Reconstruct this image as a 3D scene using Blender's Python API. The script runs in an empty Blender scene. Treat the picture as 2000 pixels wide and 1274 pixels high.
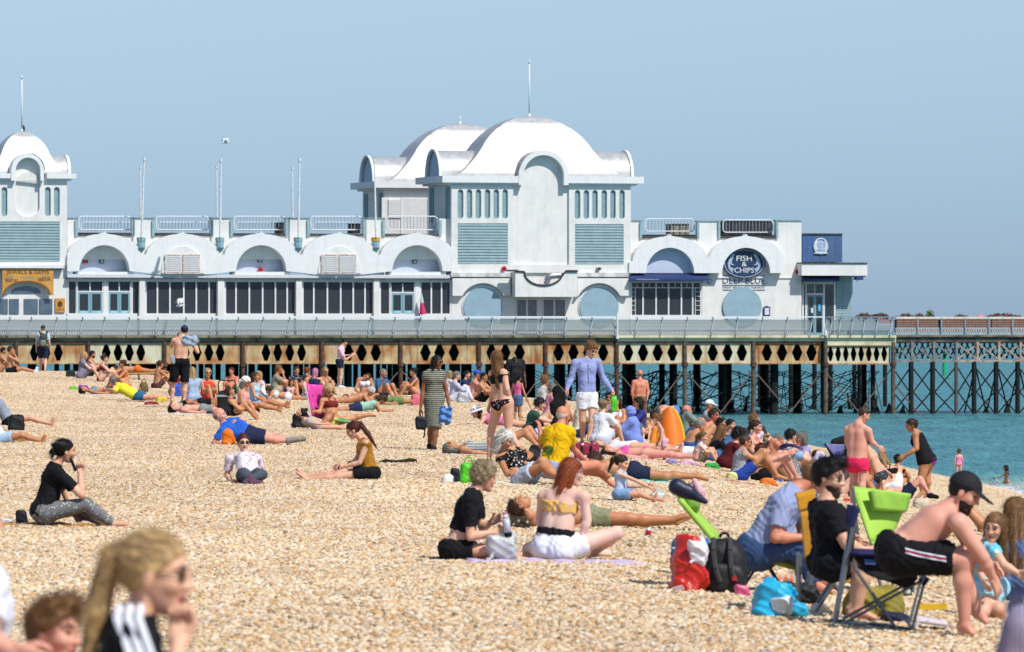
import bpy, bmesh, math, random
import numpy as np
from mathutils import Vector, Matrix, noise as mnoise
from mathutils.geometry import tessellate_polygon
R = math.radians
sc = bpy.context.scene
COL = sc.collection
F = 13200.0          # focal length in pixels of the 2000 px wide photograph
HY = 645.0           # horizon row
# ---------------------------------------------------------------- camera
cd = bpy.data.cameras.new('camera'); cam = bpy.data.objects.new('camera', cd); COL.objects.link(cam)
cam.location = (0, 0, 0); cam.rotation_euler = (R(90), 0, 0)
cd.sensor_width = 36; cd.lens = 36 * F / 2000; cd.shift_y = (HY - 637) / 2000
cd.clip_start = 1; cd.clip_end = 60000
cd.dof.use_dof = True; cd.dof.focus_distance = 135; cd.dof.aperture_fstop = 10.5
sc.camera = cam
# ---------------------------------------------------------------- light
SUN = Vector((0.46, -0.50, 0.80)).normalized()
el = math.asin(SUN.z)
w = bpy.data.worlds.new('World'); sc.world = w; w.use_nodes = True
nt = w.node_tree; nd = nt.nodes; lk = nt.links
bg = nd['Background']; bg.inputs['Strength'].default_value = 0.12
sky = nd.new('ShaderNodeTexSky'); sky.sky_type = 'NISHITA'; sky.sun_disc = False
sky.sun_elevation = el; sky.sun_rotation = math.atan2(SUN.x, SUN.y)
sky.air_density = 1.0; sky.dust_density = 0.3; sky.ozone_density = 2.0; sky.altitude = 0
geo = nd.new('ShaderNodeTexCoord'); sep = nd.new('ShaderNodeSeparateXYZ'); lk.new(geo.outputs['Generated'], sep.inputs[0])
rmp = nd.new('ShaderNodeValToRGB'); lk.new(sep.outputs['Z'], rmp.inputs[0])
e = rmp.color_ramp.elements
e[0].position = 0.0; e[0].color = (0.37, 0.55, 1.02, 1)
e[1].position = 0.30; e[1].color = (1.0, 1.0, 1.0, 1)
e2 = e.new(0.02); e2.color = (0.43, 0.605, 1.0, 1)
e3 = e.new(0.05); e3.color = (0.60, 0.70, 0.96, 1)
mul = nd.new('ShaderNodeMix'); mul.data_type = 'RGBA'; mul.blend_type = 'MULTIPLY'; mul.inputs[0].default_value = 1
lk.new(sky.outputs[0], mul.inputs[6]); lk.new(rmp.outputs[0], mul.inputs[7]); lk.new(mul.outputs[2], bg.inputs[0])
sd = bpy.data.lights.new('sun', 'SUN'); sd.energy = 4.4; sd.angle = R(0.53); sd.color = (1, .965, .90)
so = bpy.data.objects.new('sun', sd); COL.objects.link(so)
so.rotation_euler = SUN.to_track_quat('Z', 'Y').to_euler()
vs = sc.view_settings; vs.view_transform = 'Standard'; vs.look = 'None'; vs.exposure = 0.05; vs.gamma = 1; vs.use_curve_mapping = False
sc.cycles.max_bounces = 6; sc.cycles.transparent_max_bounces = 12
# ---------------------------------------------------------------- materials
def hx(h):
    c = [int(h[i:i+2], 16) / 255 for i in (0, 2, 4)]
    return tuple((v / 12.92 if v < .04045 else ((v + .055) / 1.055) ** 2.4) for v in c) + (1,)
MC = {}
def M(name, col, rough=.65, metal=0, var=.12, scale=6, bump=0, col2=None, spec=.4, sss=0, pat=None, coat=0, cov=.5, streak=None):
    if name in MC: return MC[name]
    m = bpy.data.materials.new(name); m.use_nodes = True; t = m.node_tree; n = t.nodes; l = t.links
    b = n['Principled BSDF']; c = hx(col) if isinstance(col, str) else tuple(col)
    b.inputs['Roughness'].default_value = rough; b.inputs['Metallic'].default_value = metal
    b.inputs['Specular IOR Level'].default_value = spec
    if coat: b.inputs['Coat Weight'].default_value = coat
    if sss:
        b.inputs['Subsurface Weight'].default_value = sss; b.inputs['Subsurface Scale'].default_value = .012
        b.inputs['Subsurface Radius'].default_value = (1, .3, .15)
    tc = n.new('ShaderNodeTexCoord')
    no = n.new('ShaderNodeTexNoise'); no.inputs['Scale'].default_value = scale; no.inputs['Detail'].default_value = 5
    l.new(tc.outputs['Object'], no.inputs['Vector'])
    c2 = (hx(col2) if isinstance(col2, str) else col2) if col2 else tuple(max(0, v * (1 - 2.2 * var)) for v in c[:3]) + (1,)
    rp = n.new('ShaderNodeValToRGB'); rp.color_ramp.elements[0].position = cov - .18; rp.color_ramp.elements[1].position = cov + .18
    rp.color_ramp.elements[0].color = c; rp.color_ramp.elements[1].color = c2
    l.new(no.outputs[0], rp.inputs[0]); out = rp.outputs[0]
    if streak:
        mp = n.new('ShaderNodeMapping'); mp.inputs['Scale'].default_value = (3.2, 3.2, .28); l.new(tc.outputs['Object'], mp.inputs[0])
        n5 = n.new('ShaderNodeTexNoise'); n5.inputs['Scale'].default_value = 1.1; n5.inputs['Detail'].default_value = 7; n5.inputs['Roughness'].default_value = .7; l.new(mp.outputs[0], n5.inputs['Vector'])
        r5 = n.new('ShaderNodeValToRGB'); r5.color_ramp.elements[0].position = .48; r5.color_ramp.elements[1].position = .72; r5.color_ramp.elements[0].color = (0, 0, 0, 1); r5.color_ramp.elements[1].color = (streak[1],) * 3 + (1,); l.new(n5.outputs[0], r5.inputs[0])
        m6 = n.new('ShaderNodeMix'); m6.data_type = 'RGBA'; l.new(r5.outputs[0], m6.inputs[0]); l.new(out, m6.inputs[6]); m6.inputs[7].default_value = hx(streak[0]); out = m6.outputs[2]
    if pat:
        kind, pc, ps = pat[:3]
        if kind == 'stripe':
            wv = n.new('ShaderNodeTexWave'); wv.bands_direction = pat[3] if len(pat) > 3 else 'Z'; wv.inputs['Scale'].default_value = ps; wv.inputs['Distortion'].default_value = .6
            l.new(tc.outputs['Object'], wv.inputs['Vector']); fac = wv.outputs['Fac']; lo, hi = .5, .56
        else:
            wv = n.new('ShaderNodeTexVoronoi'); wv.inputs['Scale'].default_value = ps; l.new(tc.outputs['Object'], wv.inputs['Vector']); fac = wv.outputs['Distance']; lo, hi = .26, .36
        r2 = n.new('ShaderNodeValToRGB'); r2.color_ramp.elements[0].position = lo; r2.color_ramp.elements[1].position = hi
        if kind == 'stripe': r2.color_ramp.elements[0].color = (0, 0, 0, 1); r2.color_ramp.elements[1].color = (1, 1, 1, 1)
        else: r2.color_ramp.elements[0].color = (1, 1, 1, 1); r2.color_ramp.elements[1].color = (0, 0, 0, 1)
        l.new(fac, r2.inputs[0])
        mx = n.new('ShaderNodeMix'); mx.data_type = 'RGBA'; l.new(r2.outputs[0], mx.inputs[0]); l.new(out, mx.inputs[6])
        if kind == 'floral':
            r3 = n.new('ShaderNodeValToRGB'); r3.color_ramp.interpolation = 'CONSTANT'
            cs = pc; r3.color_ramp.elements[0].color = hx(cs[0]); r3.color_ramp.elements[1].color = hx(cs[-1]); r3.color_ramp.elements[1].position = 1 - 1 / len(cs)
            for i in range(1, len(cs) - 1):
                q = r3.color_ramp.elements.new(i / len(cs)); q.color = hx(cs[i])
            sp = n.new('ShaderNodeSeparateColor'); l.new(wv.outputs['Color'], sp.inputs[0]); l.new(sp.outputs[0], r3.inputs[0]); l.new(r3.outputs[0], mx.inputs[7])
        else: mx.inputs[7].default_value = hx(pc)
        out = mx.outputs[2]
    l.new(out, b.inputs['Base Color'])
    if bump:
        bn = n.new('ShaderNodeBump'); bn.inputs['Strength'].default_value = 1; bn.inputs['Distance'].default_value = bump
        n2 = n.new('ShaderNodeTexNoise'); n2.inputs['Scale'].default_value = scale * 3; n2.inputs['Detail'].default_value = 6
        l.new(tc.outputs['Object'], n2.inputs['Vector']); l.new(n2.outputs[0], bn.inputs['Height']); l.new(bn.outputs[0], b.inputs['Normal'])
    MC[name] = m; return m
# ---------------------------------------------------------------- object helpers
def tag(o, label=None, cat=None, group=None, kind=None):
    if label: o['label'] = label
    if cat: o['category'] = cat
    if group: o['group'] = group
    if kind: o['kind'] = kind
    return o
def empty(name, loc, rz=0, label=None, cat=None, group=None):
    o = bpy.data.objects.new(name, None); COL.objects.link(o); o.location = loc; o.rotation_euler = (0, 0, rz); o.empty_display_size = .2
    return tag(o, label, cat, group)
def npmesh(name, V, Q, mats=(), midx=None, smooth=True, T=None):
    me = bpy.data.meshes.new(name); V = np.asarray(V, dtype=np.float32)
    Q = np.asarray(Q, dtype=np.int32).reshape(-1, 4) if Q is not None and len(Q) else np.zeros((0, 4), np.int32)
    T = np.asarray(T, dtype=np.int32).reshape(-1, 3) if T is not None and len(T) else np.zeros((0, 3), np.int32)
    me.vertices.add(len(V)); me.vertices.foreach_set('co', V.ravel())
    nl = Q.size + T.size; me.loops.add(nl); me.loops.foreach_set('vertex_index', np.concatenate([Q.ravel(), T.ravel()]))
    me.polygons.add(len(Q) + len(T))
    st = np.concatenate([np.arange(len(Q)) * 4, len(Q) * 4 + np.arange(len(T)) * 3]).astype(np.int32)
    me.polygons.foreach_set('loop_start', st)
    if midx is not None: me.polygons.foreach_set('material_index', np.asarray(midx, dtype=np.int32))
    me.polygons.foreach_set('use_smooth', np.full(len(Q) + len(T), smooth))
    me.update(calc_edges=True)
    for m in mats: me.materials.append(m)
    return me
def link(name, me, parent=None):
    o = bpy.data.objects.new(name, me); COL.objects.link(o)
    if parent: o.parent = parent
    return o
TH = R(16); TC, TS = math.cos(TH), math.sin(TH)
def U(px, w=0):
    k = (px - 1000) / F
    return (k * (400 + TC * w) - 1 + TS * w) / (TC - k * TS)
def Zp(py, px, w=0):
    return (HY - py) * (400 + U(px, w) * TS + w * TC) / F
def pier_empty(name, u, w, z, label, cat, group=None):
    o = empty(name, (1 + u * TC - w * TS, 400 + u * TS + w * TC, z), TH, label, cat, group); o['_o'] = (u, w, z); return o
class MB:
    def __init__(s): s.v = []; s.f = []
    def add(s, vs, fs):
        b = len(s.v); s.v += [tuple(v) for v in vs]; s.f += [tuple(i + b for i in f) for f in fs]; return s
    def box(s, a, b):
        (x0, y0, z0), (x1, y1, z1) = a, b
        x0, x1 = sorted((x0, x1)); y0, y1 = sorted((y0, y1)); z0, z1 = sorted((z0, z1))
        return s.add([(x0,y0,z0),(x1,y0,z0),(x1,y1,z0),(x0,y1,z0),(x0,y0,z1),(x1,y0,z1),(x1,y1,z1),(x0,y1,z1)],
                     [(3,2,1,0),(4,5,6,7),(0,1,5,4),(1,2,6,5),(2,3,7,6),(3,0,4,7)])
    def bpx(s, x0, x1, y0, y1, w0, w1):
        return s.box((U(x0, w0), w0, Zp(y1, (x0 + x1) / 2, w0)), (U(x1, w0), w1, Zp(y0, (x0 + x1) / 2, w0)))
    def bar(s, p, q, r, n=6, r2=None):
        p = Vector(p); q = Vector(q); d = q - p
        if d.length < 1e-6: return s
        r2 = r if r2 is None else r2
        a = d.normalized().orthogonal().normalized(); b = d.normalized().cross(a); vs = []
        for c, rr in ((p, r), (q, r2)):
            for i in range(n):
                t = 2 * math.pi * i / n; vs.append(c + a * rr * math.cos(t) + b * rr * math.sin(t))
        fs = [(i, (i + 1) % n, n + (i + 1) % n, n + i) for i in range(n)] + [tuple(range(n - 1, -1, -1)), tuple(range(n, 2 * n))]
        return s.add(vs, fs)
    def path(s, pts, r, n=6):
        for a, b in zip(pts[:-1], pts[1:]): s.bar(a, b, r, n)
        return s
    def prism(s, poly, w0, w1, holes=()):
        loops = [poly] + list(holes); flat = [p for lp in loops for p in lp]
        tr = tessellate_polygon([[Vector((p[0], p[1], 0)) for p in lp] for lp in loops])
        N = len(flat); vs = [(p[0], w0, p[1]) for p in flat] + [(p[0], w1, p[1]) for p in flat]; fs = []
        for t in tr:
            a, b, c = (flat[i] for i in t); ar = (b[0]-a[0])*(c[1]-a[1]) - (b[1]-a[1])*(c[0]-a[0])
            t = t if ar > 0 else t[::-1]
            fs.append(tuple(t)); fs.append(tuple(i + N for i in t[::-1]))
        o = 0
        for li, lp in enumerate(loops):
            n = len(lp); ar = sum(lp[i][0]*lp[(i+1)%n][1] - lp[(i+1)%n][0]*lp[i][1] for i in range(n))
            for i in range(n):
                j = (i + 1) % n; q = (o + i, o + i + N, o + j + N, o + j)
                fs.append(q if (ar > 0) == (li == 0) else q[::-1])
            o += n
        return s.add(vs, fs)
    def ppx(s, poly, w0, w1, holes=()):
        cv = lambda lp: [(U(x, w0), Zp(y, x, w0)) for x, y in lp]
        return s.prism(cv(poly), w0, w1, [cv(h) for h in holes])
    def build(s, name, mat, parent=None, smooth=False, label=None):
        o3 = (0, 0, 0)
        if parent is not None:
            q = parent
            while q is not None:
                if '_o' in q: o3 = tuple(q['_o']); break
                q = q.parent
        me = bpy.data.meshes.new(name); me.from_pydata([(a-o3[0], b-o3[1], c-o3[2]) for a, b, c in s.v], [], s.f); me.update()
        me.materials.append(mat)
        if smooth: me.polygons.foreach_set('use_smooth', [True] * len(me.polygons))
        o = link(name, me, parent)
        if label: o['label'] = label
        return o
def arcpx(cx, cy, rx, ry, a0, a1, n=16):
    return [(cx + rx * math.cos(R(a0 + (a1 - a0) * i / n)), cy - ry * math.sin(R(a0 + (a1 - a0) * i / n))) for i in range(n + 1)]
def text_mesh(body, w_m, h_m, depth=.02):
    cu = bpy.data.curves.new('t', 'FONT'); cu.body = body; cu.size = 1; cu.extrude = 0; cu.resolution_u = 3
    o = bpy.data.objects.new('t', cu); COL.objects.link(o); dg = bpy.context.evaluated_depsgraph_get(); dg.update()
    me = bpy.data.meshes.new_from_object(o.evaluated_get(dg)); bpy.data.objects.remove(o)
    V = np.empty(len(me.vertices) * 3); me.vertices.foreach_get('co', V); V = V.reshape(-1, 3); mn = V.min(0); mx = V.max(0)
    for v in me.vertices:
        v.co = (((v.co.x - mn[0]) / (mx[0] - mn[0]) - .5) * w_m, 0, ((v.co.y - mn[1]) / (mx[1] - mn[1]) - .5) * h_m)
    return me
def textpx(body, x0, x1, y0, y1, w, mat, parent, name='lettering'):
    u0, u1 = U(x0, w), U(x1, w); cx = (x0 + x1) / 2; z0, z1 = Zp(y1, cx, w), Zp(y0, cx, w)
    me = text_mesh(body, u1 - u0, z1 - z0); me.materials.append(mat); o = link(name, me, parent)
    oo = tuple(parent['_o']); o.location = ((u0 + u1) / 2 - oo[0], w - oo[1], (z0 + z1) / 2 - oo[2])
    return o
# ---------------------------------------------------------------- ground
WATER = -5.0
def sstep(x, a, b):
    t = np.clip((x - a) / (b - a), 0, 1); return t * t * (3 - 2 * t)
def softplus(x, k=.8):
    return k * np.logaddexp(0, x / k)
def ground(X, Y):
    X = np.asarray(X, float); Y = np.asarray(Y, float)
    p = -2.05 + .10 * sstep(Y, 130, 170) * sstep(-X, 3, 8) + .45 * sstep(Y, 170, 245) * sstep(-X, 6, 17)
    Xc = np.interp(Y, [0, 40, 90, 120, 150, 220, 300, 420], [7, 5.6, 3.8, 2.6, 2.0, 1.6, -16, -50])
    k = np.interp(Y, [0, 120, 200, 400], [.22, .25, .215, .2])
    z = p - k * softplus(X - Xc, 2.0)
    Ye = 242 + 1.1 * np.clip(-6 - X, -20, 60)
    z = z - .16 * softplus(Y - Ye, 2.5)
    z = z + .04 * np.sin(X * .5 + .1 * Y) * np.sin(Y * .22 - X * .2)
    return np.maximum(z, -9)
def gz(x, y): return float(ground(x, y))
def solve_s(px, py, s):
    best = None
    for i in range(-40, 41):
        q = s * (1 + i * .004); D = F / q; X = (px - 1000) / q; y = HY - gz(X, D) * q
        er = abs(y - py) + abs(i) * .12
        if best is None or er < best[0]: best = (er, q, y)
    return best[1], best[2]
def place(px, py, s):
    q, y = solve_s(px, py, s); D = F / q; X = (px - 1000) / q
    return Vector((X, D, gz(X, D))), q, y
xs = np.unique(np.concatenate([np.linspace(-140, -30, 45), np.linspace(-30, 24, 190), np.linspace(24, 120, 40)]))
ys = np.unique(np.concatenate([np.linspace(-30, 36, 14), np.linspace(36, 260, 400), np.linspace(260, 430, 90), np.linspace(430, 700, 20)]))
GX, GY = np.meshgrid(xs, ys); GZ = ground(GX, GY) - .012
V = np.stack([GX, GY, GZ], -1).reshape(-1, 3); nx = len(xs); ii, jj = np.meshgrid(np.arange(len(ys) - 1), np.arange(nx - 1), indexing='ij')
a = (ii * nx + jj).ravel(); Q = np.stack([a, a + 1, a + nx + 1, a + nx], 1)
def shingle_mat():
    m = bpy.data.materials.new('shingle'); m.use_nodes = True; t = m.node_tree; n = t.nodes; l = t.links; b = n['Principled BSDF']
    b.inputs['Roughness'].default_value = .72; b.inputs['Specular IOR Level'].default_value = .35
    at = n.new('ShaderNodeAttribute'); at.attribute_name = 'stone'
    rp = n.new('ShaderNodeValToRGB'); rp.color_ramp.interpolation = 'LINEAR'
    cols = [(0, 'f4e9d5'), (.12, 'e7cfab'), (.32, 'e1c69c'), (.52, 'd4ac79'), (.64, 'c08d56'), (.72, 'efe0c6'), (.84, 'b59f84'), (.92, '99795a'), (.97, '74604c'), (1, 'f8eedc')]
    rp.color_ramp.elements[0].color = hx(cols[0][1]); rp.color_ramp.elements[1].color = hx(cols[-1][1])
    for p_, c_ in cols[1:-1]:
        q = rp.color_ramp.elements.new(p_); q.color = hx(c_)
    l.new(at.outputs['Fac'], rp.inputs[0])
    tc = n.new('ShaderNodeNewGeometry'); no = n.new('ShaderNodeTexNoise'); no.inputs['Scale'].default_value = .25; no.inputs['Detail'].default_value = 5
    l.new(tc.outputs['Position'], no.inputs['Vector'])
    r2 = n.new('ShaderNodeValToRGB'); r2.color_ramp.elements[0].position = .3; r2.color_ramp.elements[1].position = .7
    r2.color_ramp.elements[0].color = (.76, .74, .73, 1); r2.color_ramp.elements[1].color = (1, 1, 1, 1); l.new(no.outputs[0], r2.inputs[0])
    mx = n.new('ShaderNodeMix'); mx.data_type = 'RGBA'; mx.blend_type = 'MULTIPLY'; mx.inputs[0].default_value = 1
    l.new(rp.outputs[0], mx.inputs[6]); l.new(r2.outputs[0], mx.inputs[7]); l.new(mx.outputs[2], b.inputs['Base Color'])
    return m
SH = shingle_mat()
tag(link('beach_ground', npmesh('beach_ground', V, Q, [M('under_shingle', 'c9ac84', .9, var=.2, scale=9, bump=.01)])), 'sloping bed of tan shingle under the loose pebbles', None, None, 'structure')
# pebble patch instanced over the visible beach by geometry nodes
rng = np.random.default_rng(5)
def pebbles():
    S = 1.9; N = 6400
    phi = (1 + 5 ** .5) / 2
    iv = np.array([(-1,phi,0),(1,phi,0),(-1,-phi,0),(1,-phi,0),(0,-1,phi),(0,1,phi),(0,-1,-phi),(0,1,-phi),(phi,0,-1),(phi,0,1),(-phi,0,-1),(-phi,0,1)], float); iv /= np.linalg.norm(iv[0])
    it = np.array([(0,11,5),(0,5,1),(0,1,7),(0,7,10),(0,10,11),(1,5,9),(5,11,4),(11,10,2),(10,7,6),(7,1,8),(3,9,4),(3,4,2),(3,2,6),(3,6,8),(3,8,9),(4,9,5),(2,4,11),(6,2,10),(8,6,7),(9,8,1)])
    Vs = []; Ts = []; A = []
    for i in range(N):
        r = .009 + .020 * rng.random() ** 2.2
        q = rng.normal(size=(3, 3)); qq, _ = np.linalg.qr(q)
        sc3 = np.array([r * (1 + .4 * rng.random()), r * (.8 + .3 * rng.random()), r * (.55 + .35 * rng.random())])
        tilt = .5 * rng.normal(); az = rng.random() * 6.28
        Rz = np.array([[math.cos(az), -math.sin(az), 0], [math.sin(az), math.cos(az), 0], [0, 0, 1]]); Rx = np.array([[1, 0, 0], [0, math.cos(tilt), -math.sin(tilt)], [0, math.sin(tilt), math.cos(tilt)]])
        v = ((iv + rng.normal(size=iv.shape) * .10) * sc3) @ (Rz @ Rx).T
        v += [(rng.random() - .5) * S, (rng.random() - .5) * S, rng.random() * .022]
        Ts.append(it + len(Vs) * 12); Vs.append(v); A += [rng.random()] * 12
    return np.concatenate(Vs), np.concatenate(Ts), np.array(A)
PV, PT, PA = pebbles()
pts = []; rots = []
yy = 39.0
while yy < 262:
    half = (1000 / F) * yy + 1.6; st = 1.9
    xx = -half - rng.random()
    while xx < half + 1:
        x = xx + rng.random() * .3; y = yy + rng.random() * .3
        z = gz(x, y)
        if z > -5.35:
            gx = (gz(x + .5, y) - gz(x - .5, y)); gy = (gz(x, y + .5) - gz(x, y - .5))
            n_ = Vector((-gx, -gy, 1)).normalized(); q = Vector((0, 0, 1)).rotation_difference(n_) @ Matrix.Rotation(rng.random() * 6.283, 3, 'Z').to_quaternion()
            pts.append((x, y, z)); rots.append(tuple(q.to_euler()))
        xx += 1.5
    yy += 1.5
nP = len(PV); allV = np.concatenate([PV, np.array(pts)])
pm = npmesh('shingle', allV, None, [SH], T=PT, smooth=True)
at = pm.attributes.new('stone', 'FLOAT', 'POINT'); at.data.foreach_set('value', np.concatenate([PA, np.zeros(len(pts))]).astype(np.float32))
at = pm.attributes.new('is_pt', 'BOOLEAN', 'POINT'); at.data.foreach_set('value', np.concatenate([np.zeros(nP), np.ones(len(pts))]).astype(bool))
at = pm.attributes.new('rot', 'FLOAT_VECTOR', 'POINT'); at.data.foreach_set('vector', np.concatenate([np.zeros((nP, 3)), np.array(rots)]).astype(np.float32).ravel())
po = tag(link('shingle', pm), 'loose tan, cream and brown shingle pebbles covering the beach', None, None, 'stuff')
g = bpy.data.node_groups.new('scatter', 'GeometryNodeTree'); g.interface.new_socket('Geometry', in_out='INPUT', socket_type='NodeSocketGeometry'); g.interface.new_socket('Geometry', in_out='OUTPUT', socket_type='NodeSocketGeometry')
gi = g.nodes.new('NodeGroupInput'); go = g.nodes.new('NodeGroupOutput'); sg = g.nodes.new('GeometryNodeSeparateGeometry'); na = g.nodes.new('GeometryNodeInputNamedAttribute'); na.data_type = 'BOOLEAN'; na.inputs[0].default_value = 'is_pt'
nr = g.nodes.new('GeometryNodeInputNamedAttribute'); nr.data_type = 'FLOAT_VECTOR'; nr.inputs[0].default_value = 'rot'
ip = g.nodes.new('GeometryNodeInstanceOnPoints'); e2r = g.nodes.new('FunctionNodeEulerToRotation')
bo = lambda nd_: next(o for o in nd_.outputs if o.enabled and o.name == 'Attribute')
g.links.new(gi.outputs[0], sg.inputs[0]); g.links.new(bo(na), sg.inputs['Selection']); g.links.new(sg.outputs['Selection'], ip.inputs['Points']); g.links.new(sg.outputs['Inverted'], ip.inputs['Instance'])
g.links.new(bo(nr), e2r.inputs[0]); g.links.new(e2r.outputs[0], ip.inputs['Rotation']); g.links.new(ip.outputs[0], go.inputs[0])
md = po.modifiers.new('scatter', 'NODES'); md.node_group = g
# ---------------------------------------------------------------- sea
xs = np.unique(np.concatenate([np.linspace(-150, -30, 30), np.linspace(-30, 60, 181), np.linspace(60, 600, 30), [2500, 12000], [-600, -2500, -12000]]))
ys = np.unique(np.concatenate([[-200], np.linspace(60, 260, 300), np.linspace(260, 520, 130), np.linspace(520, 1500, 60), np.linspace(1500, 45000, 30)]))
GX, GY = np.meshgrid(xs, ys); G = ground(GX, GY); dep = WATER - G
wv = .03 * np.sin(GY * .8 + GX * .35) + .02 * np.sin(GY * 1.9 - GX * .6)
GZ = WATER + np.where((GY < 520) & (GX < 60), wv, 0)
V = np.stack([GX, GY, GZ], -1).reshape(-1, 3); nx = len(xs); ii, jj = np.meshgrid(np.arange(len(ys) - 1), np.arange(nx - 1), indexing='ij')
a = (ii * nx + jj).ravel(); Q = np.stack([a, a + 1, a + nx + 1, a + nx], 1)
def sea_mat():
    m = bpy.data.materials.new('sea_water'); m.use_nodes = True; t = m.node_tree; n = t.nodes; l = t.links; b = n['Principled BSDF']
    b.inputs['Roughness'].default_value = .35; b.inputs['IOR'].default_value = 1.33; b.inputs['Specular IOR Level'].default_value = .28
    g_ = n.new('ShaderNodeNewGeometry'); mp = n.new('ShaderNodeMapping'); mp.inputs['Scale'].default_value = (1.1, .22, 1); l.new(g_.outputs['Position'], mp.inputs[0])
    no = n.new('ShaderNodeTexNoise'); no.inputs['Scale'].default_value = 1.3; no.inputs['Detail'].default_value = 6; no.inputs['Roughness'].default_value = .62; l.new(mp.outputs[0], no.inputs['Vector'])
    bn = n.new('ShaderNodeBump'); bn.inputs['Strength'].default_value = 1; bn.inputs['Distance'].default_value = 1.1; l.new(no.outputs[0], bn.inputs['Height']); l.new(bn.outputs[0], b.inputs['Normal'])
    at = n.new('ShaderNodeAttribute'); at.attribute_name = 'depth'
    rp = n.new('ShaderNodeValToRGB'); l.new(at.outputs['Fac'], rp.inputs[0])
    E = rp.color_ramp.elements; E[0].position = 0; E[0].color = hx('b5b49c'); E[1].position = 1; E[1].color = hx('4c8f93')
    for p_, c_ in ((.08, 'b0bfae'), (.22, '8db8ab'), (.6, '66a49f')):
        q = E.new(p_); q.color = hx(c_)
    n3 = n.new('ShaderNodeTexNoise'); n3.inputs['Scale'].default_value = 1.0; n3.inputs['Detail'].default_value = 6; m3 = n.new('ShaderNodeMapping'); m3.inputs['Scale'].default_value = (.5, .10, 1); l.new(g_.outputs['Position'], m3.inputs[0]); l.new(m3.outputs[0], n3.inputs['Vector'])
    r3 = n.new('ShaderNodeValToRGB'); r3.color_ramp.elements[0].position = .35; r3.color_ramp.elements[1].position = .68; r3.color_ramp.elements[0].color = (.62, .68, .74, 1); r3.color_ramp.elements[1].color = (1.25, 1.18, 1.12, 1); l.new(n3.outputs[0], r3.inputs[0])
    mx = n.new('ShaderNodeMix'); mx.data_type = 'RGBA'; mx.blend_type = 'MULTIPLY'; mx.inputs[0].default_value = 1; l.new(rp.outputs[0], mx.inputs[6]); l.new(r3.outputs[0], mx.inputs[7])
    # foam along the shallows
    n4 = n.new('ShaderNodeTexNoise'); n4.inputs['Scale'].default_value = 1.0; n4.inputs['Detail'].default_value = 8; n4.inputs['Roughness'].default_value = .7; m4 = n.new('ShaderNodeMapping'); m4.inputs['Scale'].default_value = (1.6, .35, 1); l.new(g_.outputs['Position'], m4.inputs[0]); l.new(m4.outputs[0], n4.inputs['Vector'])
    ad = n.new('ShaderNodeMath'); ad.operation = 'MULTIPLY_ADD'; ad.inputs[1].default_value = -.055; l.new(n4.outputs[0], ad.inputs[0]); l.new(at.outputs['Fac'], ad.inputs[2])
    rf = n.new('ShaderNodeValToRGB'); rf.color_ramp.elements[0].position = 0.0; rf.color_ramp.elements[0].color = (1, 1, 1, 1); rf.color_ramp.elements[1].position = .022; rf.color_ramp.elements[1].color = (0, 0, 0, 1); l.new(ad.outputs[0], rf.inputs[0])
    m5 = n.new('ShaderNodeMix'); m5.data_type = 'RGBA'; l.new(rf.outputs[0], m5.inputs[0]); l.new(mx.outputs[2], m5.inputs[6]); m5.inputs[7].default_value = (.8, .82, .8, 1)
    l.new(m5.outputs[2], b.inputs['Base Color']); return m
sm = npmesh('sea', V, Q, [sea_mat()]); at = sm.attributes.new('depth', 'FLOAT', 'POINT'); at.data.foreach_set('value', (np.clip(dep, 0, 4) / 4).ravel().astype(np.float32))
tag(link('sea', sm), 'rippled teal sea, paler near the shore', None, None, 'structure')
# ================================================================ PIER
white = M('white_render', 'dfddd8', .75, var=.03, scale=1.3, bump=.004, cov=.62, col2='cfcecb', streak=('a9a79c', .26))
white2 = M('white_trim', 'e2e2e0', .6, var=.03, scale=3, streak=('b3b1a8', .22))
dirt_and_shade = M('dirty_cap_and_shade', '5d5a55', .9, var=.25, scale=6, col2='2c2a28')  # dirt colour of the cappings, also used for painted shade strips
blue_gr = M('blue_grey_paint', '88a2a6', .6, var=.05, scale=3, col2='7a9498')
disc_blue = M('pale_blue_disc', '8fabb8', .6, var=.04, scale=2, col2='86a2af')
lilac = M('pale_lilac_wall', 'b9c2d3', .7, var=.03, scale=2)
silver = M('silver_roof', 'c0c1c2', .46, metal=.25, var=.04, scale=1.1, col2='aeadab', bump=.012, spec=.5, streak=('8f8c86', .6))
dark_glass = M('dark_window_glass', '1b2228', .08, var=.3, scale=.7, spec=.7, col2='363f47')
door_blue = M('door_blue', '7fa7b3', .5, var=.03)
black = M('black_trim', '1a1b1e', .6, var=.1)
navy = M('navy_awning', '23386a', .7, var=.06, scale=2, bump=.01)
navy_s = M('navy_sign', '23395f', .5, var=.03)
navy_k = M('navy_kiosk_board', '4a648a', .6, var=.06, scale=1.2, col2='3f587e')
ochre = M('ochre_sign', 'cf9a45', .6, var=.08, scale=2, col2='b9803a')
rust = M('rusty_cream_paint', 'cbb98c', .8, var=.2, scale=.9, col2='a5602a', bump=.02, cov=.50, streak=('6b3a20', .95))
rust2 = M('clean_cream_paint', 'cdc6aa', .8, var=.1, scale=.8, col2='b98a50', bump=.02, cov=.62, streak=('9a7040', .8))
rust_w = M('rust_brown_iron', '6b4634', .85, var=.2, scale=4, col2='3b2a24', bump=.01)
iron = M('dark_pile_iron', '20201f', .9, var=.2, scale=3, col2='12110f')
grey_col = M('barnacled_pile', '6f6153', .95, var=.2, scale=6, col2='463f36', bump=.02)
conc = M('weathered_concrete', '8d8672', .9, var=.2, scale=1.2, col2='4d4a40', bump=.02)
mould = M('cream_moulding', 'd6d0ae', .8, var=.1, scale=1.2, col2='a49a76', bump=.01, cov=.6)
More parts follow.
